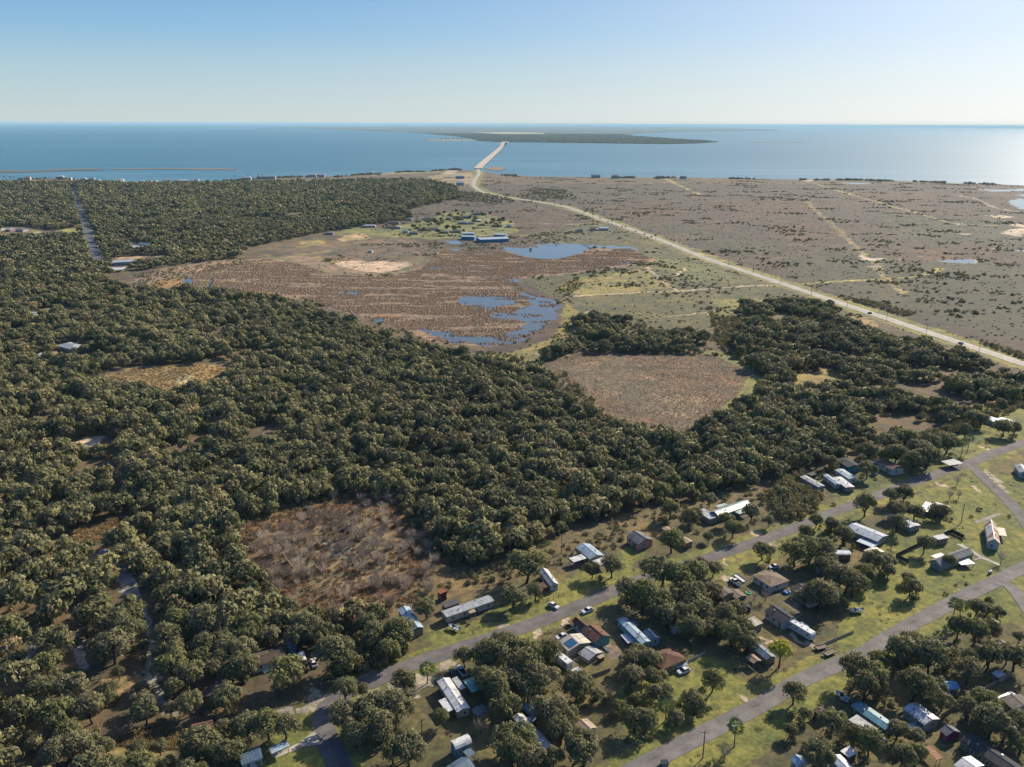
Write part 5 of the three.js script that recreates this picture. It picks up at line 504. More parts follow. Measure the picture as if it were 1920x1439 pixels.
// ------------------------------------------------------------------ textures
function greyTex(n, fn, repeat = 1) {
  const d = new Uint8Array(n * n * 4); for (let j = 0; j < n; j++) for (let i = 0; i < n; i++) { const v = fn(i / n, j / n), o = (j * n + i) * 4; const c = Array.isArray(v) ? v : [v, v, v]; for (let k = 0; k < 3; k++) d[o + k] = Math.max(0, Math.min(255, c[k] * 255)); d[o + 3] = 255; }
  const t = new THREE.DataTexture(d, n, n); t.wrapS = t.wrapT = THREE.RepeatWrapping; t.magFilter = t.minFilter = THREE.LinearFilter; t.colorSpace = THREE.SRGBColorSpace; t.repeat.set(repeat, repeat); t.needsUpdate = true; return t;
}
const pn = (u, v, f, s = 0) => vnoise(u * f + s, v * f + s * 1.7);
const metalTex = greyTex(512, (u, v) => { const st = pn(u, v * 0.12, 60) * 0.05 + pn(u, v, 9, 3) * 0.09 + pn(u, v, 30, 5) * 0.05; const seam = ((u * 20) % 1) < 0.09 ? -0.12 : 0; const patch = pn(u, v, 5, 11) > 0.45 ? -0.1 : 0; return 0.9 + st + seam + patch; }, 1 / 12);
const shingleTex = greyTex(512, (u, v) => 0.86 + pn(u, v, 120) * 0.08 + pn(u, v, 14, 2) * 0.12 + pn(u, v, 4, 8) * 0.08 + (((v * 40) % 1) < 0.15 ? -0.08 : 0), 1 / 10);
const wallTex = greyTex(256, (u, v) => 0.93 + pn(u, v, 10) * 0.05 + pn(u, v, 40, 3) * 0.03 + (((v * 16) % 1) < 0.12 ? -0.12 : 0), 1 / 4);
const rustTex = greyTex(512, (u, v) => { const k = smooth(-0.15, 0.45, pn(u, v, 6, 4) + pn(u, v, 22, 9) * 0.5); return [0.95 - 0.2 * k, 0.93 - 0.42 * k, 0.9 - 0.6 * k].map(x => x + pn(u, v, 60) * 0.05); }, 1 / 12);
const wornTex = greyTex(512, (u, v) => { const k = pn(u, v, 8, 4) + pn(u, v, 26, 9) * 0.6; return k > 0.35 ? 0.62 : 0.93 + pn(u, v, 40) * 0.05; }, 1 / 11);
const roadTex = greyTex(1024, (u, v) => 0.86 + pn(u, v, 200) * 0.07 + pn(u, v, 24, 3) * 0.08 + pn(u, v, 7, 6) * 0.1 + (Math.abs(pn(u, v, 11, 20)) < 0.008 ? -0.08 : 0), 1 / 40);
const barkTex = greyTex(128, (u, v) => 0.8 + pn(u, v, 30) * 0.2, 1);

const ALBEDO = 0.84; // one scale for all base colours
const std = (hex, o = {}) => new THREE.MeshStandardMaterial({ color: new THREE.Color(hex).multiplyScalar(ALBEDO), roughness: 0.85, ...o });
const ROOF = {}, WALL = {};
const roofHex = { white: '#c9cac6', white2: '#a9adad', greywhite: '#a3a8a8', bluewhite: '#9fb2bd', bluegrey: '#5d7280', grey: '#7b7f80', greydark: '#54575a', slate: '#3f4347', dark: '#393d41', brown: '#5b4d43', brownroof: '#6e4f3c', rustbrown: '#7a5341', rust: '#9c6238', tan: '#8a7b68', greybrown: '#77706a', tanmetal: '#a9967f', tancloth: '#a8957a', cream: '#c2bca6', creamroof: '#c0b9a8', palegreen: '#a9bdb2', silver: '#a5b0ba', patched: '#9db0ba', worn: '#aeb3b6', rustwhite: '#c6c6c2', teal: '#6fa89c', tealroof: '#3f7a8a', brightblue: '#4d8fc0' };
const metalRoofs = new Set(['white', 'white2', 'greywhite', 'bluewhite', 'bluegrey', 'rust', 'tanmetal', 'cream', 'creamroof', 'palegreen', 'silver', 'teal', 'tealroof', 'brightblue', 'rustwhite', 'patched', 'worn']);
for (const k in roofHex) ROOF[k] = std(new THREE.Color(roofHex[k]).multiplyScalar(metalRoofs.has(k) ? 1.28 : 0.95), { map: k === 'rustwhite' || k === 'patched' ? rustTex : k === 'worn' ? wornTex : metalRoofs.has(k) ? metalTex : shingleTex, roughness: metalRoofs.has(k) ? 0.38 : 0.95 });
ROOF.patched.map = wornTex;
const wallHex = { cream: '#b5ab92', creamwhite: '#c4beac', white: '#c3c4c0', tan: '#8f7f63', beige: '#a99c86', brown: '#5f4a38', dark: '#3d4245', blue: '#4f86ad', paleblue: '#8fb0bf', bluegreywall: '#66808f', yellow: '#c3ba8a', pink: '#d39c98', turquoise: '#1f8797', turqlight: '#6fb6bf', teal: '#4f9a98', olive: '#6e7256', magenta: '#8a1c60', orange: '#8b5a33', redwall: '#54301f', rustwall: '#6d4730', greywall: '#9a9c98', greytan: '#8f887c' };
for (const k in wallHex) WALL[k] = std(new THREE.Color(wallHex[k]).multiplyScalar(0.95), { map: wallTex });
const M = { glass: std('#1b242b', { roughness: 0.12 }), trim: std('#c9c9c4', { roughness: 0.6 }), post: std('#8a8278'), door: std('#6b5a4a'), skirt: std('#5c5348'), steel: std('#8b9094', { roughness: 0.4, metalness: 0.6 }), rubber: std('#17181a', { roughness: 0.9 }), wood: std('#6a5a46'), bluepanel: std('#2f6796', { map: metalTex, roughness: 0.45 }), polewood: std('#4b4036', { map: barkTex }), wire: std('#22201e'), insul: std('#8a8f90') };

// ------------------------------------------------------------------ ground: surface colours laid out in metres
const COASTLINE = [[-6000, COAST[0][1] + 500], ...COAST, [6000, COAST[COAST.length - 1][1] + 700]];
const coastZ = (x) => { for (let i = 0; i + 1 < COASTLINE.length; i++) { const [a, za] = COASTLINE[i], [b, zb] = COASTLINE[i + 1]; if (x >= a && x <= b) return za + (zb - za) * (x - a) / (b - a); } return -2500; };
function groundTex(x0, x1, z0, z1, w, h, warp, fine) {
  const cv = document.createElement('canvas'); cv.width = w; cv.height = h; const c = cv.getContext('2d');
  c.fillStyle = '#594d35'; c.fillRect(0, 0, w, h);
  const X = (x) => (x - x0) / (x1 - x0) * w, Z = (z) => (z - z0) / (z1 - z0) * h;
  c.lineJoin = c.lineCap = 'round';
  for (const op of PAINT) {
    const pts = op[0] === 'p' ? op[2] : op[3];
    c.beginPath(); pts.forEach((p, i) => i ? c.lineTo(X(p[0]), Z(p[1])) : c.moveTo(X(p[0]), Z(p[1])));
    if (op[0] === 'p') { c.closePath(); c.fillStyle = op[1]; c.fill(); }
    else { // a line of real width: drawn in metres
      c.save(); c.setTransform(w / (x1 - x0), 0, 0, h / (z1 - z0), -x0 * w / (x1 - x0), -z0 * h / (z1 - z0));
      c.beginPath(); pts.forEach((p, i) => i ? c.lineTo(p[0], p[1]) : c.moveTo(p[0], p[1])); c.lineWidth = op[2]; c.strokeStyle = op[1]; c.stroke(); c.restore();
    }
  }
  const src = c.getImageData(0, 0, w, h).data, out = new Uint8Array(w * h * 4), sx = w / (x1 - x0), sz = h / (z1 - z0);
  for (let j = 0; j < h; j++) for (let i = 0; i < w; i++) {
    const x = x0 + (i + 0.5) / sx, z = z0 + (j + 0.5) / sz;
    const wx = (fbm(x / (warp * 4), z / (warp * 4)) + 0.5 * vnoise(x / warp, z / warp)) * warp * 1.3, wz = (fbm(x / (warp * 4) + 50, z / (warp * 4) + 20) + 0.5 * vnoise(x / warp + 9, z / warp + 5)) * warp * 1.3;
    const a = Math.max(0, Math.min(w - 1, Math.floor(i + wx * sx))), b = Math.max(0, Math.min(h - 1, Math.floor(j + wz * sz))), s = (b * w + a) * 4, o = (j * w + i) * 4;
    const n1 = vnoise(x / fine, z / fine), n2 = vnoise(x / (fine * 3.1) + 4, z / (fine * 3.1)), n3 = fbm(x / 18 + 3, z / 18), n4 = fbm(x / 90, z / 90 + 8);
    const m = 1 + 0.17 * n1 + 0.14 * n2 + 0.16 * n3 + 0.1 * n4, dry = n3 * 0.6 + n2 * 0.35 + n4 * 0.3;
    out[o] = Math.min(255, src[s] * m * (1 + 0.10 * dry)); out[o + 1] = Math.min(255, src[s + 1] * m * (1 - 0.01 * dry)); out[o + 2] = Math.min(255, src[s + 2] * m * (1 - 0.1 * dry)); out[o + 3] = 255;
  }
  const t = new THREE.DataTexture(out, w, h); t.colorSpace = THREE.SRGBColorSpace; t.magFilter = t.minFilter = THREE.LinearFilter; t.needsUpdate = true; return t;
}
const TILES = [[-330, 330, -390, -130, 2048, 1024, 1.6, 0.7], [-760, 760, -1000, -390, 2048, 1024, 3.2, 1.5], [-2600, 2600, -3400, -1000, 2048, 1280, 6, 4.5]];
{
  const pos = [], uv = [], groups = []; let n = 0;
  const quad = (x0, x1, z0a, z1, z0b, mi, U) => { // z0a, z0b: far edge at x0 and x1
    const P = [[x0, z1], [x1, z1], [x1, z0b], [x0, z1], [x1, z0b], [x0, z0a]]; for (const [x, z] of P) { pos.push(x, 0, z); const [u, v] = U(x, z); uv.push(u, v); }
    if (groups.length && groups[groups.length - 1][2] === mi) groups[groups.length - 1][1] += 6; else groups.push([n, 6, mi]); n += 6;
  };
  const mats = [];
  TILES.forEach((T, k) => { mats.push(new THREE.MeshStandardMaterial({ color: new THREE.Color(ALBEDO, ALBEDO, ALBEDO), map: groundTex(...T), roughness: 1 })); });
  const wide = greyTex(512, (u, v) => { const k = pn(u, v, 8) * 0.12 + pn(u, v, 40, 3) * 0.1 + pn(u, v, 120, 6) * 0.1; return [0.34 + k, 0.31 + k, 0.2 + k * 0.7]; }, 1 / 200); mats.push(new THREE.MeshStandardMaterial({ color: new THREE.Color(ALBEDO, ALBEDO, ALBEDO), map: wide, roughness: 1 }));
  const flank = (x, z) => [x, z];
  quad(-6000, 6000, -130, 3000, -130, 3, flank);
  TILES.slice(0, 2).forEach((T, k) => { quad(-6000, T[0], T[2], T[3], T[2], 3, flank); quad(T[1], 6000, T[2], T[3], T[2], 3, flank); });
  TILES.forEach((T, k) => { const U = (x, z) => [(x - T[0]) / (T[1] - T[0]), (z - T[2]) / (T[3] - T[2])];
    if (k < 2) quad(T[0], T[1], T[2], T[3], T[2], k, U);
    else { const xs = COASTLINE.map(p => p[0]).filter(x => x > T[0] && x < T[1]); const fine = [T[0], ...xs, T[1]]; const all = []; for (let i = 0; i + 1 < fine.length; i++) { const m = Math.max(1, Math.round((fine[i + 1] - fine[i]) / 25)); for (let q = 0; q < m; q++) all.push(fine[i] + (fine[i + 1] - fine[i]) * q / m); } all.push(T[1]);
      const cz = (x) => coastZ(x) + 14 * fbm(x / 40, 3.3) + 6 * vnoise(x / 9, 8.1);
      for (let i = 0; i + 1 < all.length; i++) quad(all[i], all[i + 1], cz(all[i]), T[3], cz(all[i + 1]), 2, U);
      quad(-6000, T[0], coastZ(-6000), T[3], cz(T[0]), 3, flank); quad(T[1], 6000, cz(T[1]), T[3], coastZ(6000), 3, flank); } });
  const g = new THREE.BufferGeometry(); g.setAttribute('position', new THREE.BufferAttribute(new Float32Array(pos), 3)); g.setAttribute('uv', new THREE.BufferAttribute(new Float32Array(uv), 2)); g.computeVertexNormals(); groups.forEach(q => g.addGroup(...q));
  const gm = struct('ground', g, mats); gm.userData.label = 'flat coastal ground of grass, leaf litter, marsh and prairie';
}
// the bay and the ponds
const SEA = [-9000, 9000, -12000, -1500], seaTex = (() => { const w = 1024, h = 1024, d = new Uint8Array(w * h * 4); for (let j = 0; j < h; j++) for (let i = 0; i < w; i++) { const x = SEA[0] + (SEA[1] - SEA[0]) * (i + 0.5) / w, z = SEA[2] + (SEA[3] - SEA[2]) * (j + 0.5) / h; const k = fbm(x / 1500, z / 420) + 0.5 * vnoise(x / 420 + 3, z / 90), silt = smooth(0.15, 0.85, 0.55 + 0.5 * fbm(x / 900 + 20, z / 260 + 4) - (coastZ(Math.max(-5900, Math.min(5900, x))) - z) / 2600); const c = [58 + 7 * k + 34 * silt, 108 + 8 * k + 22 * silt, 122 + 7 * k + 22 * silt], o = (j * w + i) * 4; d[o] = c[0]; d[o + 1] = c[1]; d[o + 2] = c[2]; d[o + 3] = 255; } const t = new THREE.DataTexture(d, w, h); t.colorSpace = THREE.SRGBColorSpace; t.magFilter = t.minFilter = THREE.LinearFilter; t.repeat.set(1 / (SEA[1] - SEA[0]), 1 / (SEA[3] - SEA[2])); t.offset.set(-SEA[0] / (SEA[1] - SEA[0]), -SEA[2] / (SEA[3] - SEA[2])); t.needsUpdate = true; return t; })();
const waveTex = greyTex(512, (u, v) => 0.5 + 0.25 * pn(u, v, 64) + 0.15 * pn(u, v, 128, 3) + 0.1 * pn(u, v, 32, 5), 1); waveTex.colorSpace = THREE.NoColorSpace; waveTex.repeat.set(1 / 160, 1 / 160);
const seaMat = new THREE.MeshPhysicalMaterial({ color: new THREE.Color(ALBEDO, ALBEDO, ALBEDO), map: seaTex, roughness: 0.36, specularIntensity: 0.62, bumpMap: waveTex, bumpScale: 0.35 });
function flatShape(pts, y) { const s = new THREE.Shape(pts.map(p => new THREE.Vector2(p[0], -p[1]))); const g = new THREE.ShapeGeometry(s); g.rotateX(-Math.PI / 2); g.translate(0, y, 0); return uvMetres(g); }
{
  const R = 95000; const xs = []; for (let i = 0; i <= 40; i++) { const a = -70 * D2R + 140 * D2R * i / 40; xs.push([R * Math.sin(a), -R * Math.cos(a)]); }
  const m = struct('bay_water', flatShape([[9000, -1500], ...xs.reverse(), [-9000, -1500]].reverse(), -0.7), seaMat); m.userData.label = 'wide blue-green bay reaching the horizon';
}
const pondMat = new THREE.MeshStandardMaterial({ color: new THREE.Color('#474d4e'), roughness: 0.07 });
function wiggle(pts, amp, step) { const o = []; for (let i = 0; i < pts.length; i++) { const a = pts[i], b = pts[(i + 1) % pts.length], L = Math.hypot(b[0] - a[0], b[1] - a[1]), n = Math.max(1, Math.round(L / step)); for (let k = 0; k < n; k++) { const x = a[0] + (b[0] - a[0]) * k / n, z = a[1] + (b[1] - a[1]) * k / n; o.push([x + amp * (fbm(x / step / 1.5, z / step / 1.5) * 1.6), z + amp * 1.6 * fbm(x / step / 1.5 + 30, z / step / 1.5 + 11)]); } } return o; }
const WATERSHAPES = WATERS.map(([n, p]) => { const b = bbox(p), s = Math.max(2, Math.min(b[1] - b[0], (b[3] - b[2])) / 8); return [n, wiggle(p, Math.min(s * 1.2, 7), Math.min(s, 6))]; });
WATERSHAPES.forEach(([n, p], i) => { const m = struct(n, flatShape(p, 0.05), pondMat); });
const inWater = WATERSHAPES.map(w => region(w[1]));

// ------------------------------------------------------------------ roads
function ribbon(pts, w, y) {
  const c = new THREE.CatmullRomCurve3(pts.map(p => new THREE.Vector3(p[0], 0, p[1])), false, 'centripetal'); const L = c.getLength(), n = Math.max(8, Math.round(L / 6)); const P = [], pos = [], uv = [];
  for (let i = 0; i <= n; i++) { const p = c.getPointAt(i / n), t = c.getTangentAt(i / n), k = (w / 2) * (1 + 0.03 * vnoise(i * 0.7, w)); P.push([p.x - t.z * k, p.z + t.x * k, p.x + t.z * k, p.z - t.x * k, L * i / n]); }
  for (let i = 0; i < n; i++) { const a = P[i], b = P[i + 1]; const V = [[a[0], a[1], -w / 2, a[4]], [a[2], a[3], w / 2, a[4]], [b[2], b[3], w / 2, b[4]], [a[0], a[1], -w / 2, a[4]], [b[2], b[3], w / 2, b[4]], [b[0], b[1], -w / 2, b[4]]]; for (const v of V) { pos.push(v[0], y, v[1]); uv.push(v[2], v[3]); } }
  const g = new THREE.BufferGeometry(); g.setAttribute('position', new THREE.BufferAttribute(new Float32Array(pos), 3)); g.setAttribute('uv', new THREE.BufferAttribute(new Float32Array(uv), 2)); g.computeVertexNormals(); return g;
}
const ROADMAT = { asphalt: std('#6f6b68', { map: roadTex, roughness: 0.95 }), asphalt2: std('#7c7874', { map: roadTex, roughness: 0.95 }), asphalt3: std('#5f6166', { map: roadTex }), concrete: std('#b3aea3', { map: roadTex }), concrete2: std('#8f887a', { map: roadTex }) };
const roadWords = ['asphalt street bending down at the bottom left', 'lower asphalt street along the oak lots', 'side street joining the upper street', 'side street at the right edge', 'pale two-lane highway towards the causeway', 'straight dark street through the left woods'];
ROADS.forEach(([n, w, k, pts], i) => { const m = struct(n, ribbon(pts, w, 0.06 + i * 0.02), ROADMAT[k === 'concrete' ? 'concrete' : k]); m.userData.label = roadWords[i];
  if (n === 'highway') { const off = (d) => { const c = new THREE.CatmullRomCurve3(pts.map(p => new THREE.Vector3(p[0], 0, p[1])), false, 'centripetal'); const o = []; for (let q = 0; q <= 200; q++) { const p = c.getPointAt(q / 200), t = c.getTangentAt(q / 200); o.push([p.x - t.z * d, p.z + t.x * d]); } return o; };
    const ln = part(m, 'edge_line', mergeGeometries([ribbon(off(3.6), 0.25, 0.18), ribbon(off(-3.6), 0.25, 0.18)]), std('#c9c8c2')); part(m, 'centre_line', mergeGeometries([ribbon(off(0.2), 0.18, 0.18), ribbon(off(-0.2), 0.18, 0.18)]), std('#b08a2c')); } });
PATCHES.forEach(([n, k, p], i) => struct(n, flatShape(p, 0.05 + i * 0.012), ROADMAT[k]));

// ------------------------------------------------------------------ trees
function leafCloud(rnd, clumps, per, size, flat = 1) { // clumps: [x,y,z,r]; leaf-sized faces spread through each clump
  const n = clumps.length * per, pos = new Float32Array(n * 18), nor = new Float32Array(n * 18), col = new Float32Array(n * 18); let o = 0;
  const d = new THREE.Vector3(), u = new THREE.Vector3(), v = new THREE.Vector3(), nn = new THREE.Vector3(), ce = new THREE.Vector3();
  for (const [cx, cy, cz, cr] of clumps) for (let i = 0; i < per; i++) {
    let y; do { y = rnd() * 2 - 1; } while (y < -0.55 && rnd() < 0.8);
    const a = rnd() * 6.283, h = Math.sqrt(1 - y * y), rr = cr * (0.62 + 0.46 * Math.pow(rnd(), 0.6)); d.set(h * Math.cos(a), y * flat, h * Math.sin(a));
    ce.set(cx + d.x * rr, cy + d.y * rr, cz + d.z * rr);
    nn.copy(d).add(v.set(rnd() - 0.5, rnd() - 0.5, rnd() - 0.5).multiplyScalar(1.5)).normalize(); u.set(rnd() - 0.5, rnd() - 0.5, rnd() - 0.5).cross(nn).normalize(); v.crossVectors(nn, u);
    const s = size * (0.6 + 0.8 * rnd()), s2 = s * (0.45 + 0.4 * rnd());
    const c = [[-s, -s2 * 0.4], [s * 0.2, -s2], [s, s2 * 0.3], [-s * 0.1, s2]].map(([p, q]) => [ce.x + u.x * p + v.x * q, ce.y + u.y * p + v.y * q, ce.z + u.z * p + v.z * q]);
    const nx = d.x * 0.8 + nn.x * 0.5, ny = d.y * 0.8 + nn.y * 0.5 + 0.18, nz = d.z * 0.8 + nn.z * 0.5, nl = Math.hypot(nx, ny, nz);
    const t = 0.72 + 0.55 * rnd(), yel = rnd() * 0.25, R = t * (1 + yel * 0.55), Gc = t, B = t * (1 - yel);
    for (const k of [0, 1, 2, 0, 2, 3]) { pos[o] = c[k][0]; pos[o + 1] = c[k][1]; pos[o + 2] = c[k][2]; nor[o] = nx / nl; nor[o + 1] = ny / nl; nor[o + 2] = nz / nl; col[o] = R; col[o + 1] = Gc; col[o + 2] = B; o += 3; }
  }
  const g = new THREE.BufferGeometry(); g.setAttribute('position', new THREE.BufferAttribute(pos, 3)); g.setAttribute('normal', new THREE.BufferAttribute(nor, 3)); g.setAttribute('color', new THREE.BufferAttribute(col, 3)); return g;
}
// an oak of crown radius 1: clumps on a broad dome
function oakClumps(rnd, n, squat = 1) { const c = [], lop = rnd() * 6.28; for (let i = 0; i < n; i++) { const a = i * 2.399 + rnd() * 0.9, q = Math.sqrt((i + 0.4) / n) * (0.62 + 0.16 * rnd()); const dome = Math.sqrt(Math.max(0, 1 - q * q * 1.25)); const r = 0.24 + 0.17 * rnd(); const k = 1 + 0.18 * Math.cos(a - lop); c.push([q * Math.cos(a) * k, (0.50 + 0.62 * dome * (0.72 + 0.42 * rnd())) * squat, q * Math.sin(a) * k, r]); } return c; }
const BUSH = [0, 1, 2].map(k => { const r = rngOf(400 + k); const cl = []; for (let i = 0; i < 7; i++) cl.push([(r() - 0.5) * 1.3, 0.2 + 0.5 * r(), (r() - 0.5) * 1.3, 0.3 + 0.2 * r()]); return leafCloud(r, cl, 30, 0.13); });
const OAKS = [], OAKMID = [], OAKFAR = [], OAKTRUNK = [];
for (let k = 0; k < 7; k++) { const r = rngOf(100 + k), cl = oakClumps(r, 15 + (k % 3) * 3, 0.92 + 0.1 * (k % 3)); OAKS.push(leafCloud(r, cl, Math.round(2100 / cl.length), 0.064));
  const L = []; const lean = [(r() - 0.5) * 0.18, (r() - 0.5) * 0.18]; L.push(limb([0, -0.02, 0], [lean[0], 0.34, lean[1]], 0.075, 0.055, 7)); for (const q of cl.filter((_, i) => i % 3 === 0)) L.push(limb([lean[0], 0.32, lean[1]], [q[0] * 0.75, q[1] * 0.86, q[2] * 0.75], 0.042, 0.014, 5)); OAKTRUNK.push(merge(L)); }
for (let k = 0; k < 6; k++) { const r = rngOf(200 + k); OAKMID.push(leafCloud(r, oakClumps(r, 12), 34, 0.13)); const r2 = rngOf(300 + k); OAKFAR.push(leafCloud(r2, oakClumps(r2, 7), 13, 0.27)); }
const leafMat = (c, o = {}) => new THREE.MeshPhysicalMaterial({ color: new THREE.Color().setRGB(...c).multiplyScalar(ALBEDO * 1.08), vertexColors: true, roughness: 0.9, transmission: 0.38, thickness: 0, specularIntensity: 0.25, side: THREE.DoubleSide, ...o });
const LEAF = [[0.180, 0.190, 0.102], [0.164, 0.182, 0.100], [0.194, 0.198, 0.118], [0.150, 0.164, 0.086], [0.174, 0.196, 0.088]].map(c => leafMat(c));
const leafWhite = leafMat([1, 1, 1], { transmission: 0.32 });
const barkMat = std('#4c443b', { map: barkTex, roughness: 1 });
function placeOak(x, z, R, k, label, group) {
  const o = thing('live_oak', label, 'tree', x, z, (k * 2.4) % 6.283, group); const s = R * 1.06; o.scale.set(s, Math.max(3.2, Math.min(s * 1.25, s * 0.75 + 2.6)), s);
  part(o, 'crown', OAKS[k % OAKS.length], LEAF[(k * 3 + (k >> 2)) % LEAF.length]); part(o, 'trunk', OAKTRUNK[k % OAKS.length], barkMat); return o;
}
const ordinals = ['nearest to', 'second nearest to', 'third nearest to', 'fourth nearest to', 'fifth nearest to', 'sixth nearest to', 'seventh nearest to', 'eighth nearest to', 'ninth nearest to', 'tenth nearest to'];
TREES.forEach(([x, z, R, h, i], k) => placeOak(x, z, R, k, 'live oak ' + ordinals[i] + ' the ' + SHORTS[h], 'live oaks of the house lots'));
// woodland
const woods = [FOREST, ...EXTRAWOOD].map(region), inForest = (x, z) => woods.some(f => f(x, z)), clears = CLEAR.map(region), inRes = region(RES), inTrack = region(TRACKWOOD);
const hbox = HOUSES.map(h => [h.x, h.z, Math.max(h.L, h.W) / 2 + 2.5]);
function blocked(x, z, m = 1) { for (const h of hbox) if (Math.abs(h[0] - x) < h[2] * m && Math.abs(h[1] - z) < h[2] * m) return true; return false; }
const roadNear = (x, z, m) => ROADS.some(r => { const b = r.bb ??= bbox(r[3]); return x > b[0] - 20 && x < b[1] + 20 && z > b[2] - 20 && z < b[3] + 20 && segDist(r[3], x, z) < r[1] / 2 + m; });
const wood = []; { const r = rngOf(7);
  const sow = (z0, z1, step, rMin, rMax) => { for (let z = z0; z > z1; z -= step) { const half = -z * 0.70 + 70; for (let x = -half; x < half; x += step) { const px = x + (r() - 0.5) * step * 0.95, pz = z + (r() - 0.5) * step * 0.95, q = r(), s = rMin + (rMax - rMin) * Math.pow(r(), 1.9), c = r();
    if (!inForest(px, pz)) continue; if (clears.some(f => f(px, pz))) continue; const open = px < -60 && pz > -330 ? 0.05 : pz < -430 && px < -220 ? 0.06 : px > 130 && pz < -400 ? 0.11 : 0; const dn = fbm(px / 34 + 5, pz / 34); const hand = inTrack(px, pz); if (dn < (px > -130 && px < 140 ? -0.7 : -0.42) + open * 1.6 && !hand) continue; if (q < 0.06 + open * 0.8) continue; if (hand && (q < 0.62 || WOODHAND.some(t => Math.hypot(t[0] - px, t[1] - pz) < t[2] + 1.2))) continue; if (pz < -2000 && pz < coastZ(px) + (px < -350 ? 110 : 60)) continue; if (roadNear(px, pz, 3) || blocked(px, pz)) continue; wood.push([px, pz, s * (1 + 0.25 * dn), c, Math.max(-1, Math.min(1, 1.1 * vnoise(px / 38, pz / 38) + 0.6 * vnoise(px / 11, pz / 11)))]); } } };
  sow(-150, -330, 4.7, 2.2, 5.8); sow(-330, -800, 4.6, 2.0, 5.8); sow(-800, -1500, 6.6, 3.0, 5.6); sow(-1500, -3000, 9.0, 4.4, 7.5);
}
for (const [x, z, R] of WOODHAND) wood.push([x, z, R, (x * 7.77 - Math.floor(x * 7.77)), 0]); { const r = rngOf(8), f = region(LAWNLOTS), b = bbox(LAWNLOTS); for (let i = 0; i < 120; i++) { const x = b[0] + (b[1] - b[0]) * r(), z = b[2] + (b[3] - b[2]) * r(); if (f(x, z) && !blocked(x, z, 0.55)) wood.push([x, z, 2 + 3 * r(), r(), -0.5]); } }
wood.sort((a, b) => b[1] - a[1]);
const seen = (x, z) => Math.abs(x) < -z * 0.66 + 6;
const tone = (c, v) => { const y = 0.5 + 0.5 * v; return [0.136 + 0.085 * c + 0.02 * y, 0.156 + 0.072 * c + 0.012 * y, 0.080 + 0.050 * c].map(q => q * (0.78 + 0.4 * y)); };
{
  let left = Math.max(0, 300 - TREES.length), k = 500; const mids = [[], [], [], [], [], []], fars = [[], [], [], [], [], []];
  for (const t of wood) { const [x, z, R, c, v] = t;
    if (left > 0 && seen(x, z)) { left--; placeOak(x, z, R, k++, 'live oak at the near end of the left woods', 'live oaks at the near end of the left woods'); continue; }
    const b = Math.floor(c * 5.99), list = z > -850 ? mids[b] : fars[b], col = tone((c * 7.3) % 1, v), warm = (c * 31) % 1 < 0.05 ? 1 : 0; if (warm) { col[0] *= 1.3; col[1] *= 1.12; col[2] *= 1.2; }
    list.push([x, -0.2, z, R * 1.12, Math.max(3, R * 0.95 + 1.4) * (0.85 + 0.4 * ((c * 13) % 1)), c * 6.28, ...col]); }
  { const r = rngOf(9), U = [[], [], []]; for (const t of wood) if (t[1] > -560 && r() < 0.75) { const a = r() * 6.28, d = 1.5 + 3 * r(), x = t[0] + d * Math.cos(a), z = t[1] + d * Math.sin(a), c = r(); if (clears.some(f => f(x, z)) || blocked(x, z) || roadNear(x, z, 2)) continue; const col = tone((c * 5) % 1, 0); if (c > 0.75) { col[0] *= 1.22; col[1] *= 1.08; } U[Math.floor(c * 2.99)].push([x, -0.1, z, 1.1 + 1.1 * r(), 1.6 + 1.8 * r(), c * 6.28, ...col]); } for (const t of TREES) for (let k = 0; k < 3; k++) { const a = r() * 6.28, d = 1 + 3.2 * r(), x = t[0] + d * Math.cos(a), z = t[1] + d * Math.sin(a), c = r(); if (r() < 0.4 || fbm(t[0] / 25, t[1] / 25) < -0.15 || blocked(x, z, 0.62) || roadNear(x, z, 2.5) || VEHICLES.some(v => Math.hypot(v[3] - x, v[4] - z) < 5)) continue; U[Math.floor(c * 2.99)].push([x, -0.1, z, 0.9 + 0.9 * r(), 1.2 + 1.6 * r(), c * 6.28, ...tone((c * 5) % 1, 0)]); }
    U.forEach((l, i) => stuff('understory', 'low understory scrub between the woodland oaks', BUSH[i], leafWhite, l)); }
  mids.forEach((l, i) => l.length && stuff('woodland', 'dense live oak and scrub woodland across the middle distance', OAKMID[i], leafWhite, l));
  fars.forEach((l, i) => l.length && stuff('woodland', 'far live oak woodland before the bay', OAKFAR[i], leafWhite, l));
  console.log('wood', wood.length);
}
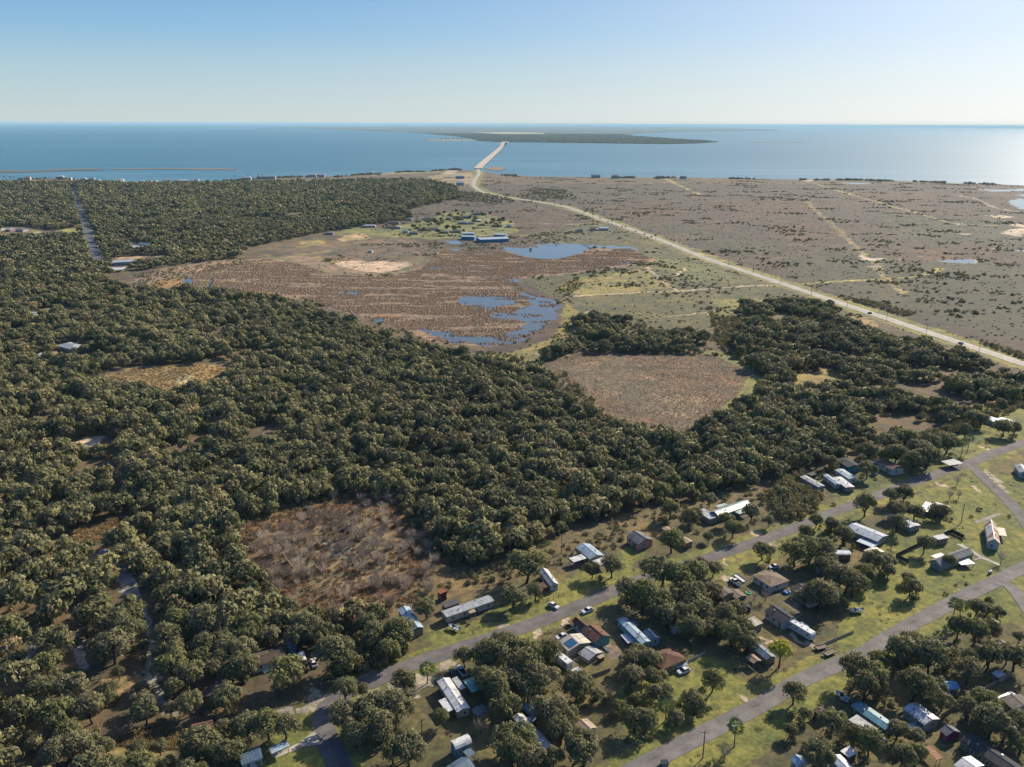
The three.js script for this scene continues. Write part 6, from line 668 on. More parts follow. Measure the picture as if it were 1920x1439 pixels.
// thickets, prairie scrub, tufts
const bushGeo = BUSH;
const bushFar = [0, 1].map(k => { const r = rngOf(420 + k); const cl = []; for (let i = 0; i < 5; i++) cl.push([(r() - 0.5) * 1.4, 0.15 + 0.4 * r(), (r() - 0.5) * 1.4, 0.3 + 0.2 * r()]); return leafCloud(r, cl, 12, 0.26); });
function blades(rnd, n, w, spread, h) { const pos = [], nor = [], col = []; for (let i = 0; i < n; i++) { const a = rnd() * 6.28, q = Math.sqrt(rnd()) * spread, x = q * Math.cos(a), z = q * Math.sin(a), b = rnd() * 6.28, hh = h * (0.55 + 0.55 * rnd()), lx = (rnd() - 0.5) * 0.5 * h, lz = (rnd() - 0.5) * 0.5 * h, wx = Math.cos(b) * w, wz = Math.sin(b) * w; const A = [x - wx, 0, z - wz], B = [x + wx, 0, z + wz], C = [x + lx + wx * 0.35, hh, z + lz + wz * 0.35], D = [x + lx - wx * 0.35, hh, z + lz - wz * 0.35]; const t = 0.75 + 0.5 * rnd(); for (const p of [A, B, C, A, C, D]) { pos.push(...p); nor.push(-wz * 2 + x * 0.4, 1.0, wx * 2 + z * 0.4); col.push(t, t, t); } } const g = new THREE.BufferGeometry(); g.setAttribute('position', new THREE.BufferAttribute(new Float32Array(pos), 3)); const N = new THREE.BufferAttribute(new Float32Array(nor), 3); g.setAttribute('normal', N); g.normalizeNormals(); g.setAttribute('color', new THREE.BufferAttribute(new Float32Array(col), 3)); return g; }
{
  const r = rngOf(11); const lists = [[], [], []], fl = [[], []];
  for (const [p, dens, h] of BRUSH) { const b = bbox(p), f = region(p), far = b[3] < -900; const step = far ? 5.5 : 2.4; for (let z = b[2]; z < b[3]; z += step) for (let x = b[0]; x < b[1]; x += step) { const px = x + (r() - 0.5) * step, pz = z + (r() - 0.5) * step, q = r(), c = r(); if (!f(px, pz) || q > dens * (0.75 + 0.5 * fbm(px / 12, pz / 12)) || blocked(px, pz, 0.8) || roadNear(px, pz, 1.5)) continue; const s = (far ? 2.2 : Math.max(1.2, h * 0.5)) * (0.7 + 0.7 * r()); const col = tone(c, 0).map((v, i) => v * (c > 0.75 ? [1.3, 1.15, 1.1][i] : 1)); (far ? fl[Math.floor(c * 1.99)] : lists[Math.floor(c * 2.99)]).push([px, -0.1, pz, s, h * (0.55 + 0.6 * r()), c * 6.28, ...col]); } }
  // scattered low scrub over the prairie beyond the highway and over the meadow
  const inLawns = region(LAWNLOTS);
  const okScrub = (x, z) => !(x < -240 && z < -1000) && Math.abs(x) < -z * 0.7 && !inForest(x, z) && !inRes(x, z) && !inside(REEDS, x, z) && !inside(DRYPOND, x, z) && !roadNear(x, z, 8) && z > coastZ(x) + 25 && !inWater.some(f => f(x, z)) && !blocked(x, z) && !inLawns(x, z);
  const addScrub = (x, z, s, c) => { if (okScrub(x, z)) fl[c < 0.5 ? 0 : 1].push([x, -0.1, z, s, s * (0.7 + 0.5 * ((c * 17) % 1)), c * 6.28, ...tone((c * 9) % 1, 0).map((v, k) => v * [0.92, 0.9, 0.95][k])]); };
  for (let i = 0; i < 2600; i++) { const z = -560 - 2200 * Math.pow(r(), 0.8), x = (r() * 2 - 1) * -z * 0.68; if (fbm(x / 160 + 9, z / 110) < -0.12 && r() > 0.25) continue; const n = 2 + Math.floor(26 * Math.pow(r(), 2.5)), w = 2.5 + n * 0.75; for (let k = 0; k < n; k++) addScrub(x + (r() + r() + r() - 1.5) * w * 1.6, z + (r() + r() + r() - 1.5) * w, 0.9 + 1.9 * r() * r() + n * 0.03, r()); }
  for (let i = 0; i < 16000; i++) { const z = -560 - r() * 2100; addScrub((r() * 2 - 1) * -z * 0.68, z, 0.5 + 0.8 * r(), r()); }
  lists.forEach((l, i) => stuff('thicket', 'low mixed thicket of scrub along clearings and lots', bushGeo[i], leafWhite, l)); fl.forEach((l, i) => stuff('scrub', 'low scattered scrub on the prairie', bushFar[i], leafWhite, l));
  // reeds of the marsh
  const rg = [0, 1, 2].map(k => blades(rngOf(500 + k), 18, 0.11, 1.0, 1)), rl = [[], [], []], R2 = region(REEDS), b = bbox(REEDS);
  for (let z = b[2]; z < b[3]; z += 1.75) for (let x = b[0]; x < b[1]; x += 1.7) { const px = x + (r() - 0.5) * 1.7, pz = z + (r() - 0.5) * 1.7, c = r(), q = r(); if (!R2(px, pz)) continue; const row = vnoise(px / 42, pz / 7 + 3) + 0.5 * vnoise(px / 11 + 7, pz / 4.5); if (row < -0.34 && q > 0.2) continue; const wet = inWater.some(f => f(px, pz)); if (wet && (row < 0.32 || q < 0.25)) continue; if (inForest(px, pz)) continue; const t = 0.8 + 0.4 * c; rl[Math.floor(c * 2.99)].push([px, 0, pz, 0.85 + 0.4 * q, 0.5 + 0.65 * q, c * 6.28, 0.46 * t, 0.355 * t, 0.265 * t]); }
  rl.forEach((l, i) => stuff('reeds', 'brown winter reeds filling the marsh', rg[i], new THREE.MeshStandardMaterial({ color: new THREE.Color(ALBEDO, ALBEDO, ALBEDO), vertexColors: true, roughness: 1, side: THREE.DoubleSide }), l));
  // dry tufts: brown clearing, dry pond, rough grass
  const tg = [0, 1].map(k => blades(rngOf(520 + k), 18, 0.07, 0.55, 0.8)), tl = [[], []];
  const sowT = (p, n, f, hh) => { const bb = bbox(p), R = region(p); for (let i = 0; i < n; i++) { const x = bb[0] + (bb[1] - bb[0]) * r(), z = bb[2] + (bb[3] - bb[2]) * r(), c = r(); if (!R(x, z) || blocked(x, z, 0.7)) continue; const k = f(x, z, c); if (k) tl[i & 1].push([x, 0, z, (hh < 0.3 ? 0.6 : 0.7 + 0.9 * c), hh * (0.6 + 0.8 * c), c * 6.28, ...k]); } };
  sowT(CLEAR[0], 5200, (x, z, c) => { const n = fbm(x / 14, z / 14); return n + c * 0.5 > 0.1 ? (c > 0.6 ? [0.24, 0.145, 0.07] : [0.20, 0.165, 0.09]).map(v => v * (0.7 + 0.5 * c)) : null; }, 1.0);
  sowT(CLEAR[1], 2600, (x, z, c) => [0.27, 0.19, 0.09].map(v => v * (0.7 + 0.5 * c)), 0.7);
  sowT(DRYPOND, 60000, (x, z, c) => { const n = fbm(x / 25, z / 18) + 0.5 * vnoise(x / 5, z / 4); return n > 0.05 ? (c > 0.45 ? [0.52, 0.45, 0.34] : [0.15, 0.12, 0.08]) : c > 0.5 ? [0.24, 0.165, 0.115] : null; }, 0.27);
  sowT(CLEAR[8], 1500, (x, z, c) => [0.24, 0.18, 0.08].map(v => v * (0.7 + 0.5 * c)), 0.6); sowT(CLEAR[3], 900, (x, z, c) => [0.27, 0.19, 0.09].map(v => v * (0.7 + 0.5 * c)), 0.7); sowT(CLEAR[6], 700, (x, z, c) => [0.24, 0.16, 0.08].map(v => v * (0.7 + 0.5 * c)), 0.8);
  sowT(RES, 9000, (x, z, c) => { const n = fbm(x / 16 + 3, z / 16); return n > 0.15 && !roadNear(x, z, 2) ? (c > 0.5 ? [0.16, 0.15, 0.06] : [0.1, 0.115, 0.035]).map(v => v * (0.8 + 0.4 * c)) : null; }, 0.45);
  tl.forEach((l, i) => stuff('tufts', 'dry grass tufts in clearings and yards', tg[i], new THREE.MeshStandardMaterial({ color: new THREE.Color(ALBEDO, ALBEDO, ALBEDO), vertexColors: true, roughness: 1, side: THREE.DoubleSide }), l));
}
// leafless shrubs and trees
function twigs(rnd, n, spread, w) { const l = []; for (let i = 0; i < n; i++) { const a = rnd() * 6.28, q = Math.sqrt(rnd()) * spread, y0 = 0.1 + 0.5 * rnd(), s = [q * 0.35 * Math.cos(a), y0 * 0.5, q * 0.35 * Math.sin(a)], e = [q * Math.cos(a), y0 * 0.5 + 0.45 + 0.3 * rnd(), q * Math.sin(a)]; l.push(limb(s, e, w, w * 0.5, 3)); for (let k = 0; k < 3; k++) { const t = 0.4 + 0.5 * rnd(), m = [0, 1, 2].map(j => s[j] + (e[j] - s[j]) * t); l.push(limb(m, [m[0] + (rnd() - 0.5) * 0.5, m[1] + 0.15 + 0.2 * rnd(), m[2] + (rnd() - 0.5) * 0.5], w * 0.6, w * 0.3, 3)); } } for (let k = 0; k < 5; k++) { const a = rnd() * 6.28; l.push(limb([0, 0, 0], [0.3 * Math.cos(a), 0.45, 0.3 * Math.sin(a)], w * 2.4, w * 1.4, 4)); } return merge(l); }
const twigGeo = [0, 1, 2, 3].map(k => twigs(rngOf(600 + k), 44, 1.05, 0.017)), twigMat = [std('#b3a592'), std('#c0b3a1'), std('#a39684')];
{ const r = rngOf(61), f = region(CLEAR[0]), b = bbox(CLEAR[0]); for (let i = 0; i < 600 && BARE.length < 190; i++) { const x = b[0] + (b[1] - b[0]) * r(), z = b[2] + (b[3] - b[2]) * r(); if (f(x, z) && fbm(x / 20, z / 20) > -0.2) BARE.push([x, z, 1.3 + 1.4 * r()]); } }
BARE.forEach(([x, z, R], k) => { const o = part(scene, numbered('bare_shrub'), twigGeo[k % 4], twigMat[k % 3]); o.position.set(x, 0, z); o.rotation.y = k * 1.7; o.scale.set(R, Math.max(2.4, R * 1.6), R); tag(o, 'pale leafless shrub in the brown clearing among the woods', 'shrub', 'leafless shrubs of the brown clearing'); });
const bareWords = ['by the side street, farthest back of the lawn trio', 'by the side street, left of the lawn trio', 'by the side street, right of the lawn trio', 'beside the upper street above the worn white trailer', 'in front of the low grey-roofed tan shed', 'between the tan hip-roofed house and the slate-roofed house', 'left of the slate-roofed house', 'standing in the shaded middle yard', 'beside the lower street near the fan palm', 'at the end of the concrete footpath'];
BARETREES.forEach(([x, z, h], k) => { const o = thing('bare_tree', 'small leafless tree ' + bareWords[k], 'tree', x, z, k); const c = part(o, 'branches', twigGeo[k % 4], twigMat[(k + 1) % 3]); c.position.y = h * 0.25; c.scale.set(h * 0.42, h * 0.72, h * 0.42); part(o, 'trunk', limb([0, 0, 0], [0, h * 0.36, 0], 0.16, 0.1, 6), barkMat); });
{ // yellow-green willow
  const r = rngOf(77), cl = []; for (let i = 0; i < 20; i++) { const a = i * 2.4, q = Math.sqrt((i + 0.5) / 20) * 2.5; cl.push([q * Math.cos(a), 4.4 + 1.9 * Math.sqrt(1 - q * q / 7.5) * (0.7 + 0.4 * r()), q * Math.sin(a), 0.8 + 0.5 * r()]); }
  const o = thing('willow_tree', 'bright yellow-green willow beside the lower street', 'tree', WILLOW[0], WILLOW[1]); o.scale.setScalar(1.3); part(o, 'crown', leafCloud(r, cl, 95, 0.24), leafMat([0.36, 0.38, 0.07])); const L = [limb([0, 0, 0], [0.1, 3.0, 0], 0.24, 0.17, 7)]; cl.filter((_, i) => i % 3 === 0).forEach(q => L.push(limb([0.1, 2.9, 0], [q[0] * 0.7, q[1] * 0.9, q[2] * 0.7], 0.12, 0.04, 5))); part(o, 'trunk', merge(L), barkMat);
}
// palms
function palm(rnd, h) { const t = []; let p = [0, 0, 0]; for (let i = 1; i <= 6; i++) { const q = [0.12 * Math.sin(i * 0.5) * h / 6, h * i / 6, 0.06 * i * h / 30]; t.push(limb(p, q, 0.24 - 0.015 * i, 0.225 - 0.015 * i, 8)); p = q; }
  const fr = []; const n = 24; for (let i = 0; i < n; i++) { const a = i * 2.399, el = 1.25 - 2.1 * (i / n), L = 1.45 + 0.4 * rnd(); const dir = [Math.cos(a) * Math.cos(el), Math.sin(el), Math.sin(a) * Math.cos(el)], side = [-Math.sin(a), 0, Math.cos(a)]; const base = p, st = [0, 1, 2].map(k => base[k] + dir[k] * 0.7 * L); for (let k = -4; k <= 4; k++) { const b = k * 0.22, dd = [0, 1, 2].map(j => dir[j] * Math.cos(b) + side[j] * Math.sin(b)); const e = [st[0] + dd[0] * L, st[1] + dd[1] * L - 0.28 * L * (0.4 + Math.abs(b)), st[2] + dd[2] * L], m = [0, 1, 2].map(j => st[j] + dd[j] * L * 0.5), w = 0.075; fr.push(...st, m[0] + side[0] * w, m[1] + w, m[2] + side[2] * w, ...e, ...st, ...e, m[0] - side[0] * w, m[1] - w, m[2] - side[2] * w); } fr.push(...base.map((v, j) => v - side[j] * 0.03), ...base.map((v, j) => v + side[j] * 0.03), ...st); }
  const dead = []; for (let i = 0; i < 16; i++) { const a = i * 2.399; dead.push(limb([p[0] + 0.2 * Math.cos(a), p[1] - 0.1, p[2] + 0.2 * Math.sin(a)], [p[0] + 0.5 * Math.cos(a), p[1] - 0.9 - 0.5 * rnd(), p[2] + 0.5 * Math.sin(a)], 0.08, 0.03, 4)); }
  return [merge(t), tri(fr), merge(dead)]; }
const palmLeaf = std('#93a062', { side: THREE.DoubleSide, roughness: 0.6 }), palmDead = std('#7a6a4a'), palmTrunk = std('#7d7264');
const palmWords = ['tall fan palm beside the upper street above the long white-roofed home', 'tallest fan palm standing at the lower street edge', 'slimmer fan palm right beside the tallest roadside palm', 'fan palm beside the lower street near the bottom edge', 'low fan palm among oaks in the shaded middle yard', 'left one of the two slender palms near the street junction', 'right one of the two slender palms near the street junction'];
PALMS.forEach(([x, z, h], k) => { const r = rngOf(700 + k), [a, b, c] = palm(r, h), o = thing('fan_palm', palmWords[k], 'palm', x, z, k); part(o, 'trunk', a, palmTrunk); part(o, 'fronds', b, palmLeaf); part(o, 'dead_fronds', c, palmDead); });
{ const [a, b] = palm(rngOf(777), 8); FARPALM.forEach(([x, z, h], k) => { const shore = k > 7, o = thing('palm_tree', shore ? 'small palm on the bay shore' : 'small palm beside the distant highway', 'palm', x, z, k, shore ? 'palms on the bay shore' : 'palms along the distant highway'); o.scale.setScalar(h / 8); part(o, 'trunk', a, palmTrunk); part(o, 'fronds', b, palmLeaf); }); }

// ------------------------------------------------------------------ houses
const gableWall = (L, W, h, r) => { const x = L / 2, z = W / 2, P = []; const q = (a, b, c, d) => P.push(...a, ...b, ...c, ...a, ...c, ...d); q([-x, 0, z], [x, 0, z], [x, h, z], [-x, h, z]); q([x, 0, -z], [-x, 0, -z], [-x, h, -z], [x, h, -z]); q([x, 0, z], [x, 0, -z], [x, h, -z], [x, h, z]); q([-x, 0, -z], [-x, 0, z], [-x, h, z], [-x, h, -z]); if (r > 0) { P.push(x, h, z, x, h, -z, x, h + r, 0, -x, h, -z, -x, h, z, -x, h + r, 0); } else q([-x, h, z], [x, h, z], [x, h, -z], [-x, h, -z]); return tri(P); };
function roofGeo(t, L, W, h, r, ov) {
  const LL = L + 2 * ov, T = 0.12;
  if (t === 'f') return merge([box(LL, T, W + 2 * ov, 0, h + T / 2 + 0.01 + r / 2, 0, Math.atan2(r, W))]);
  if (t === 'g') { const a = Math.atan2(r, W / 2), sl = (W / 2 + ov) / Math.cos(a), cz = (W / 2 + ov) / 2, cy = h + r - (W / 2 + ov) / 2 * Math.tan(a) + T * 0.6; return merge([box(LL, T, sl, 0, cy, cz, a), box(LL, T, sl, 0, cy, -cz, -a), box(LL + 0.02, 0.08, 0.3, 0, h + r + T * 1.05, 0)]); }
  if (t === 'b') { const n = 8, l = []; const R = (k) => { const u = -1 + 2 * k / n; return [u * (W / 2 + ov), h + r * (1 - u * u * (0.55 + 0.45 * u * u))]; }; for (let k = 0; k < n; k++) { const A = R(k), B = R(k + 1), d = Math.hypot(B[0] - A[0], B[1] - A[1]); l.push(box(LL, T, d + 0.03, 0, (A[1] + B[1]) / 2 + T / 2, (A[0] + B[0]) / 2, -Math.atan2(B[1] - A[1], B[0] - A[0]))); } return merge(l); }
  const x = LL / 2, z = W / 2 + ov, rx = Math.max(0.2, x - z), y0 = h + 0.02, y1 = h + r, e = -0.14, P = []; const q = (a, b, c, d) => P.push(...a, ...b, ...c, ...a, ...c, ...d); const A = [-x, y0, z], B = [x, y0, z], C = [x, y0, -z], D = [-x, y0, -z], E = [-rx, y1, 0], F = [rx, y1, 0]; q(A, B, F, E); q(C, D, E, F); P.push(...B, ...C, ...F, ...D, ...A, ...E); for (const [a, b] of [[A, B], [B, C], [C, D], [D, A]]) q([a[0], a[1] + e, a[2]], [b[0], b[1] + e, b[2]], b, a); q([A[0], y0 + e, A[2]], [D[0], y0 + e, D[2]], [C[0], y0 + e, C[2]], [B[0], y0 + e, B[2]]); return tri(P);
}
const winFrame = merge([box(1.1, 0.1, 0.08, 0, 0.6, 0), box(1.1, 0.1, 0.08, 0, -0.6, 0), box(0.1, 1.1, 0.08, -0.5, 0, 0), box(0.1, 1.1, 0.08, 0.5, 0, 0), box(0.9, 0.06, 0.06, 0, 0, 0)]), winPane = merge([box(0.9, 1.1, 0.03)]);
function addWindow(o, x, y, z, ry) { const w = part(o, 'window', winFrame, M.trim); w.position.set(x, y, z); w.rotation.y = ry; part(w, 'pane', winPane, M.glass); }
HOUSES.forEach((h, hi) => {
  const o = thing(h.n, h.l, h.c, h.x, h.z, h.a, h.g), ov = h.z < -800 ? 0.5 : 0.3, L = Math.max(1.6, h.L - 2 * ov), W = Math.max(1.4, h.W - 2 * ov), lift = h.sk ? 0 : 0;
  const open = h.w === 'none', near = h.z > -450;
  if (open) { const pg = box(0.12, h.h, 0.12); const nx = Math.max(2, Math.round(L / 3) + 1); for (let i = 0; i < nx; i++) for (const s of [-1, 1]) { const p = part(o, 'post', pg, M.post); p.position.set(-L / 2 + 0.1 + (L - 0.2) * i / (nx - 1), h.h / 2, s * (W / 2 - 0.1)); } if (h.t === 'f') part(o, 'beam', merge([box(L, 0.14, 0.1, 0, h.h - 0.08, W / 2 - 0.1), box(L, 0.14, 0.1, 0, h.h - 0.08, -W / 2 + 0.1)]), M.post); }
  else { part(o, 'wall', gableWall(L, W, h.h, h.t === 'g' ? h.r : h.t === 'b' ? h.r * 0.72 : 0), WALL[h.w]);
    if (h.n === 'mobile_home' && near) part(o, 'skirting', merge([box(L + 0.06, 0.6, W + 0.06, 0, 0.3, 0)]), M.skirt); }
  const rf = part(o, 'roof', roofGeo(h.t, L, W, h.h, h.r, ov), ROOF[h.k]);
  if (metalRoofs.has(h.k) && near && (h.t === 'g' || h.t === 'f')) { const a = h.t === 'g' ? Math.atan2(h.r, W / 2) : Math.atan2(h.r, W), l = []; const n = Math.floor((L + 2 * ov) / 0.75); for (let i = 0; i <= n; i++) { const x = -(L / 2 + ov) + 0.03 + i * ((L + 2 * ov - 0.06) / n); if (h.t === 'g') { const sl = (W / 2 + ov) / Math.cos(a), cz = (W / 2 + ov) / 2, cy = h.h + h.r - cz * Math.tan(a) + 0.155; l.push(box(0.05, 0.05, sl, x, cy, cz, a), box(0.05, 0.05, sl, x, cy, -cz, -a)); } else l.push(box(0.05, 0.05, W + 2 * ov, x, h.h + 0.155 + h.r / 2, 0, a)); } const s = part(rf, 'seam', merge(l), ROOF[h.k]); s.userData.kind = 'stuff'; }
  if (h.i && !open) { const n = Math.max(1, Math.min(h.i, Math.floor(L / 2.2))), y = Math.min(1.65, h.h - 0.95); for (let i = 0; i < n; i++) for (const s of [-1, 1]) addWindow(o, -L / 2 + L * (i + 0.5) / n + (near ? 0.25 * vnoise(hi * 3.1 + i, s) : 0), y, s * (W / 2 + 0.03), 0); if (W > 2.6) for (const s of [-1, 1]) addWindow(o, s * (L / 2 + 0.03), y, W * 0.14 * (hi % 3 - 1), Math.PI / 2); }
  if (near && !open) { const dx = L * (0.5 - ((hi * 7) % 5) / 6) * 0.5; const d = part(o, 'door', merge([box(0.95, 2.0, 0.08)]), M.door); d.position.set(dx + 0.8, 1.0, W / 2 + 0.045); part(d, 'door_handle', merge([box(0.06, 0.06, 0.08, 0.36, 0, 0.07)]), M.steel); const d2 = part(o, 'step', merge([box(1.3, 0.22, 0.8)]), M.skirt); d2.position.set(dx + 0.8, 0.11, W / 2 + 0.45); }
  if (near && h.L > 7 && h.t === 'g') { const a = Math.atan2(h.r, W / 2), zz = W * 0.22, yy = h.h + h.r - zz * Math.tan(a); for (const [u, s] of [[-0.22, 1], [0.18, -1]]) { const v = part(o, 'roof_vent', merge([box(0.3, 0.55, 0.3), box(0.44, 0.08, 0.44, 0, 0.3, 0)]), M.steel); v.position.set(L * u, yy + 0.3, s * zz); } }
  if (h.bp) { const a = Math.atan2(h.r, W / 2), zz = W * 0.24, m = part(o, 'roof_panel', merge([box(L * 0.62, 0.05, W * 0.36)]), M.bluepanel); m.userData.label = 'blue metal roof panel'; m.rotation.x = a; m.position.set(L * 0.12, h.h + h.r - zz * Math.tan(a) + 0.24, zz); if (h.bp < 0) { m.rotation.x = -a; m.position.z = -zz; } }
  for (const p of h.p) {
    const g = new THREE.Group(); g.name = p.n; g.position.set(p.x, 0, p.z); g.rotation.y = p.a; o.add(g); const l = Math.max(1, p.L - 0.3), w = Math.max(1, p.W - 0.3), hh = Math.min(p.h, h.h - 0.12 - 0.03 * hi % 5);
    if (p.n === 'porch') { const pg = box(0.1, hh, 0.1); for (const sx of [-1, 0, 1]) for (const sz of [-1, 1]) { const q = part(g, 'post', pg, M.post); q.position.set(sx * (l / 2 - 0.1), hh / 2, sz * (w / 2 - 0.1)); } part(g, 'porch_floor', merge([box(l, 0.12, w, 0, 0.06, 0)]), M.skirt); }
    else part(g, 'annex_wall', gableWall(l, w, hh, p.t === 'g' ? p.r : 0), WALL[p.w]);
    part(g, 'annex_roof', roofGeo(p.t, l, w, hh, p.r, 0.2), ROOF[p.k]);
  }
});

// ------------------------------------------------------------------ vehicles
const PAINTC = { white: std('#cfd1d0', { roughness: 0.3 }), silver: std('#9da2a6', { roughness: 0.3 }), black: std('#15171a', { roughness: 0.25 }), dark: std('#23282d', { roughness: 0.3 }), blue: std('#6f93ad', { roughness: 0.3 }), brown: std('#5b4636', { roughness: 0.4 }), teal: std('#2f6f78', { roughness: 0.3 }), grey: std('#6d7173', { roughness: 0.6 }) };
const extr = (pts, w, bev = 0.06) => { const s = new THREE.Shape(pts.map(p => new THREE.Vector2(...p))); const g = new THREE.ExtrudeGeometry(s, { depth: w - 2 * bev, bevelEnabled: true, bevelSize: bev, bevelThickness: bev, bevelSegments: 2 }); g.translate(0, 0, -w / 2 + bev); return merge([g]); };
const tyreG = merge([new THREE.CylinderGeometry(0.34, 0.34, 0.24, 18).rotateX(Math.PI / 2)]), rimG = merge([new THREE.CylinderGeometry(0.2, 0.2, 0.26, 12).rotateX(Math.PI / 2)]);
function wheels(o, xs, w, s = 1) { for (const x of xs) for (const z of [-1, 1]) { const t = part(o, 'wheel', tyreG, M.rubber); t.position.set(x, 0.34 * s, z * w); t.scale.setScalar(s); part(t, 'rim', rimG, M.steel); } }
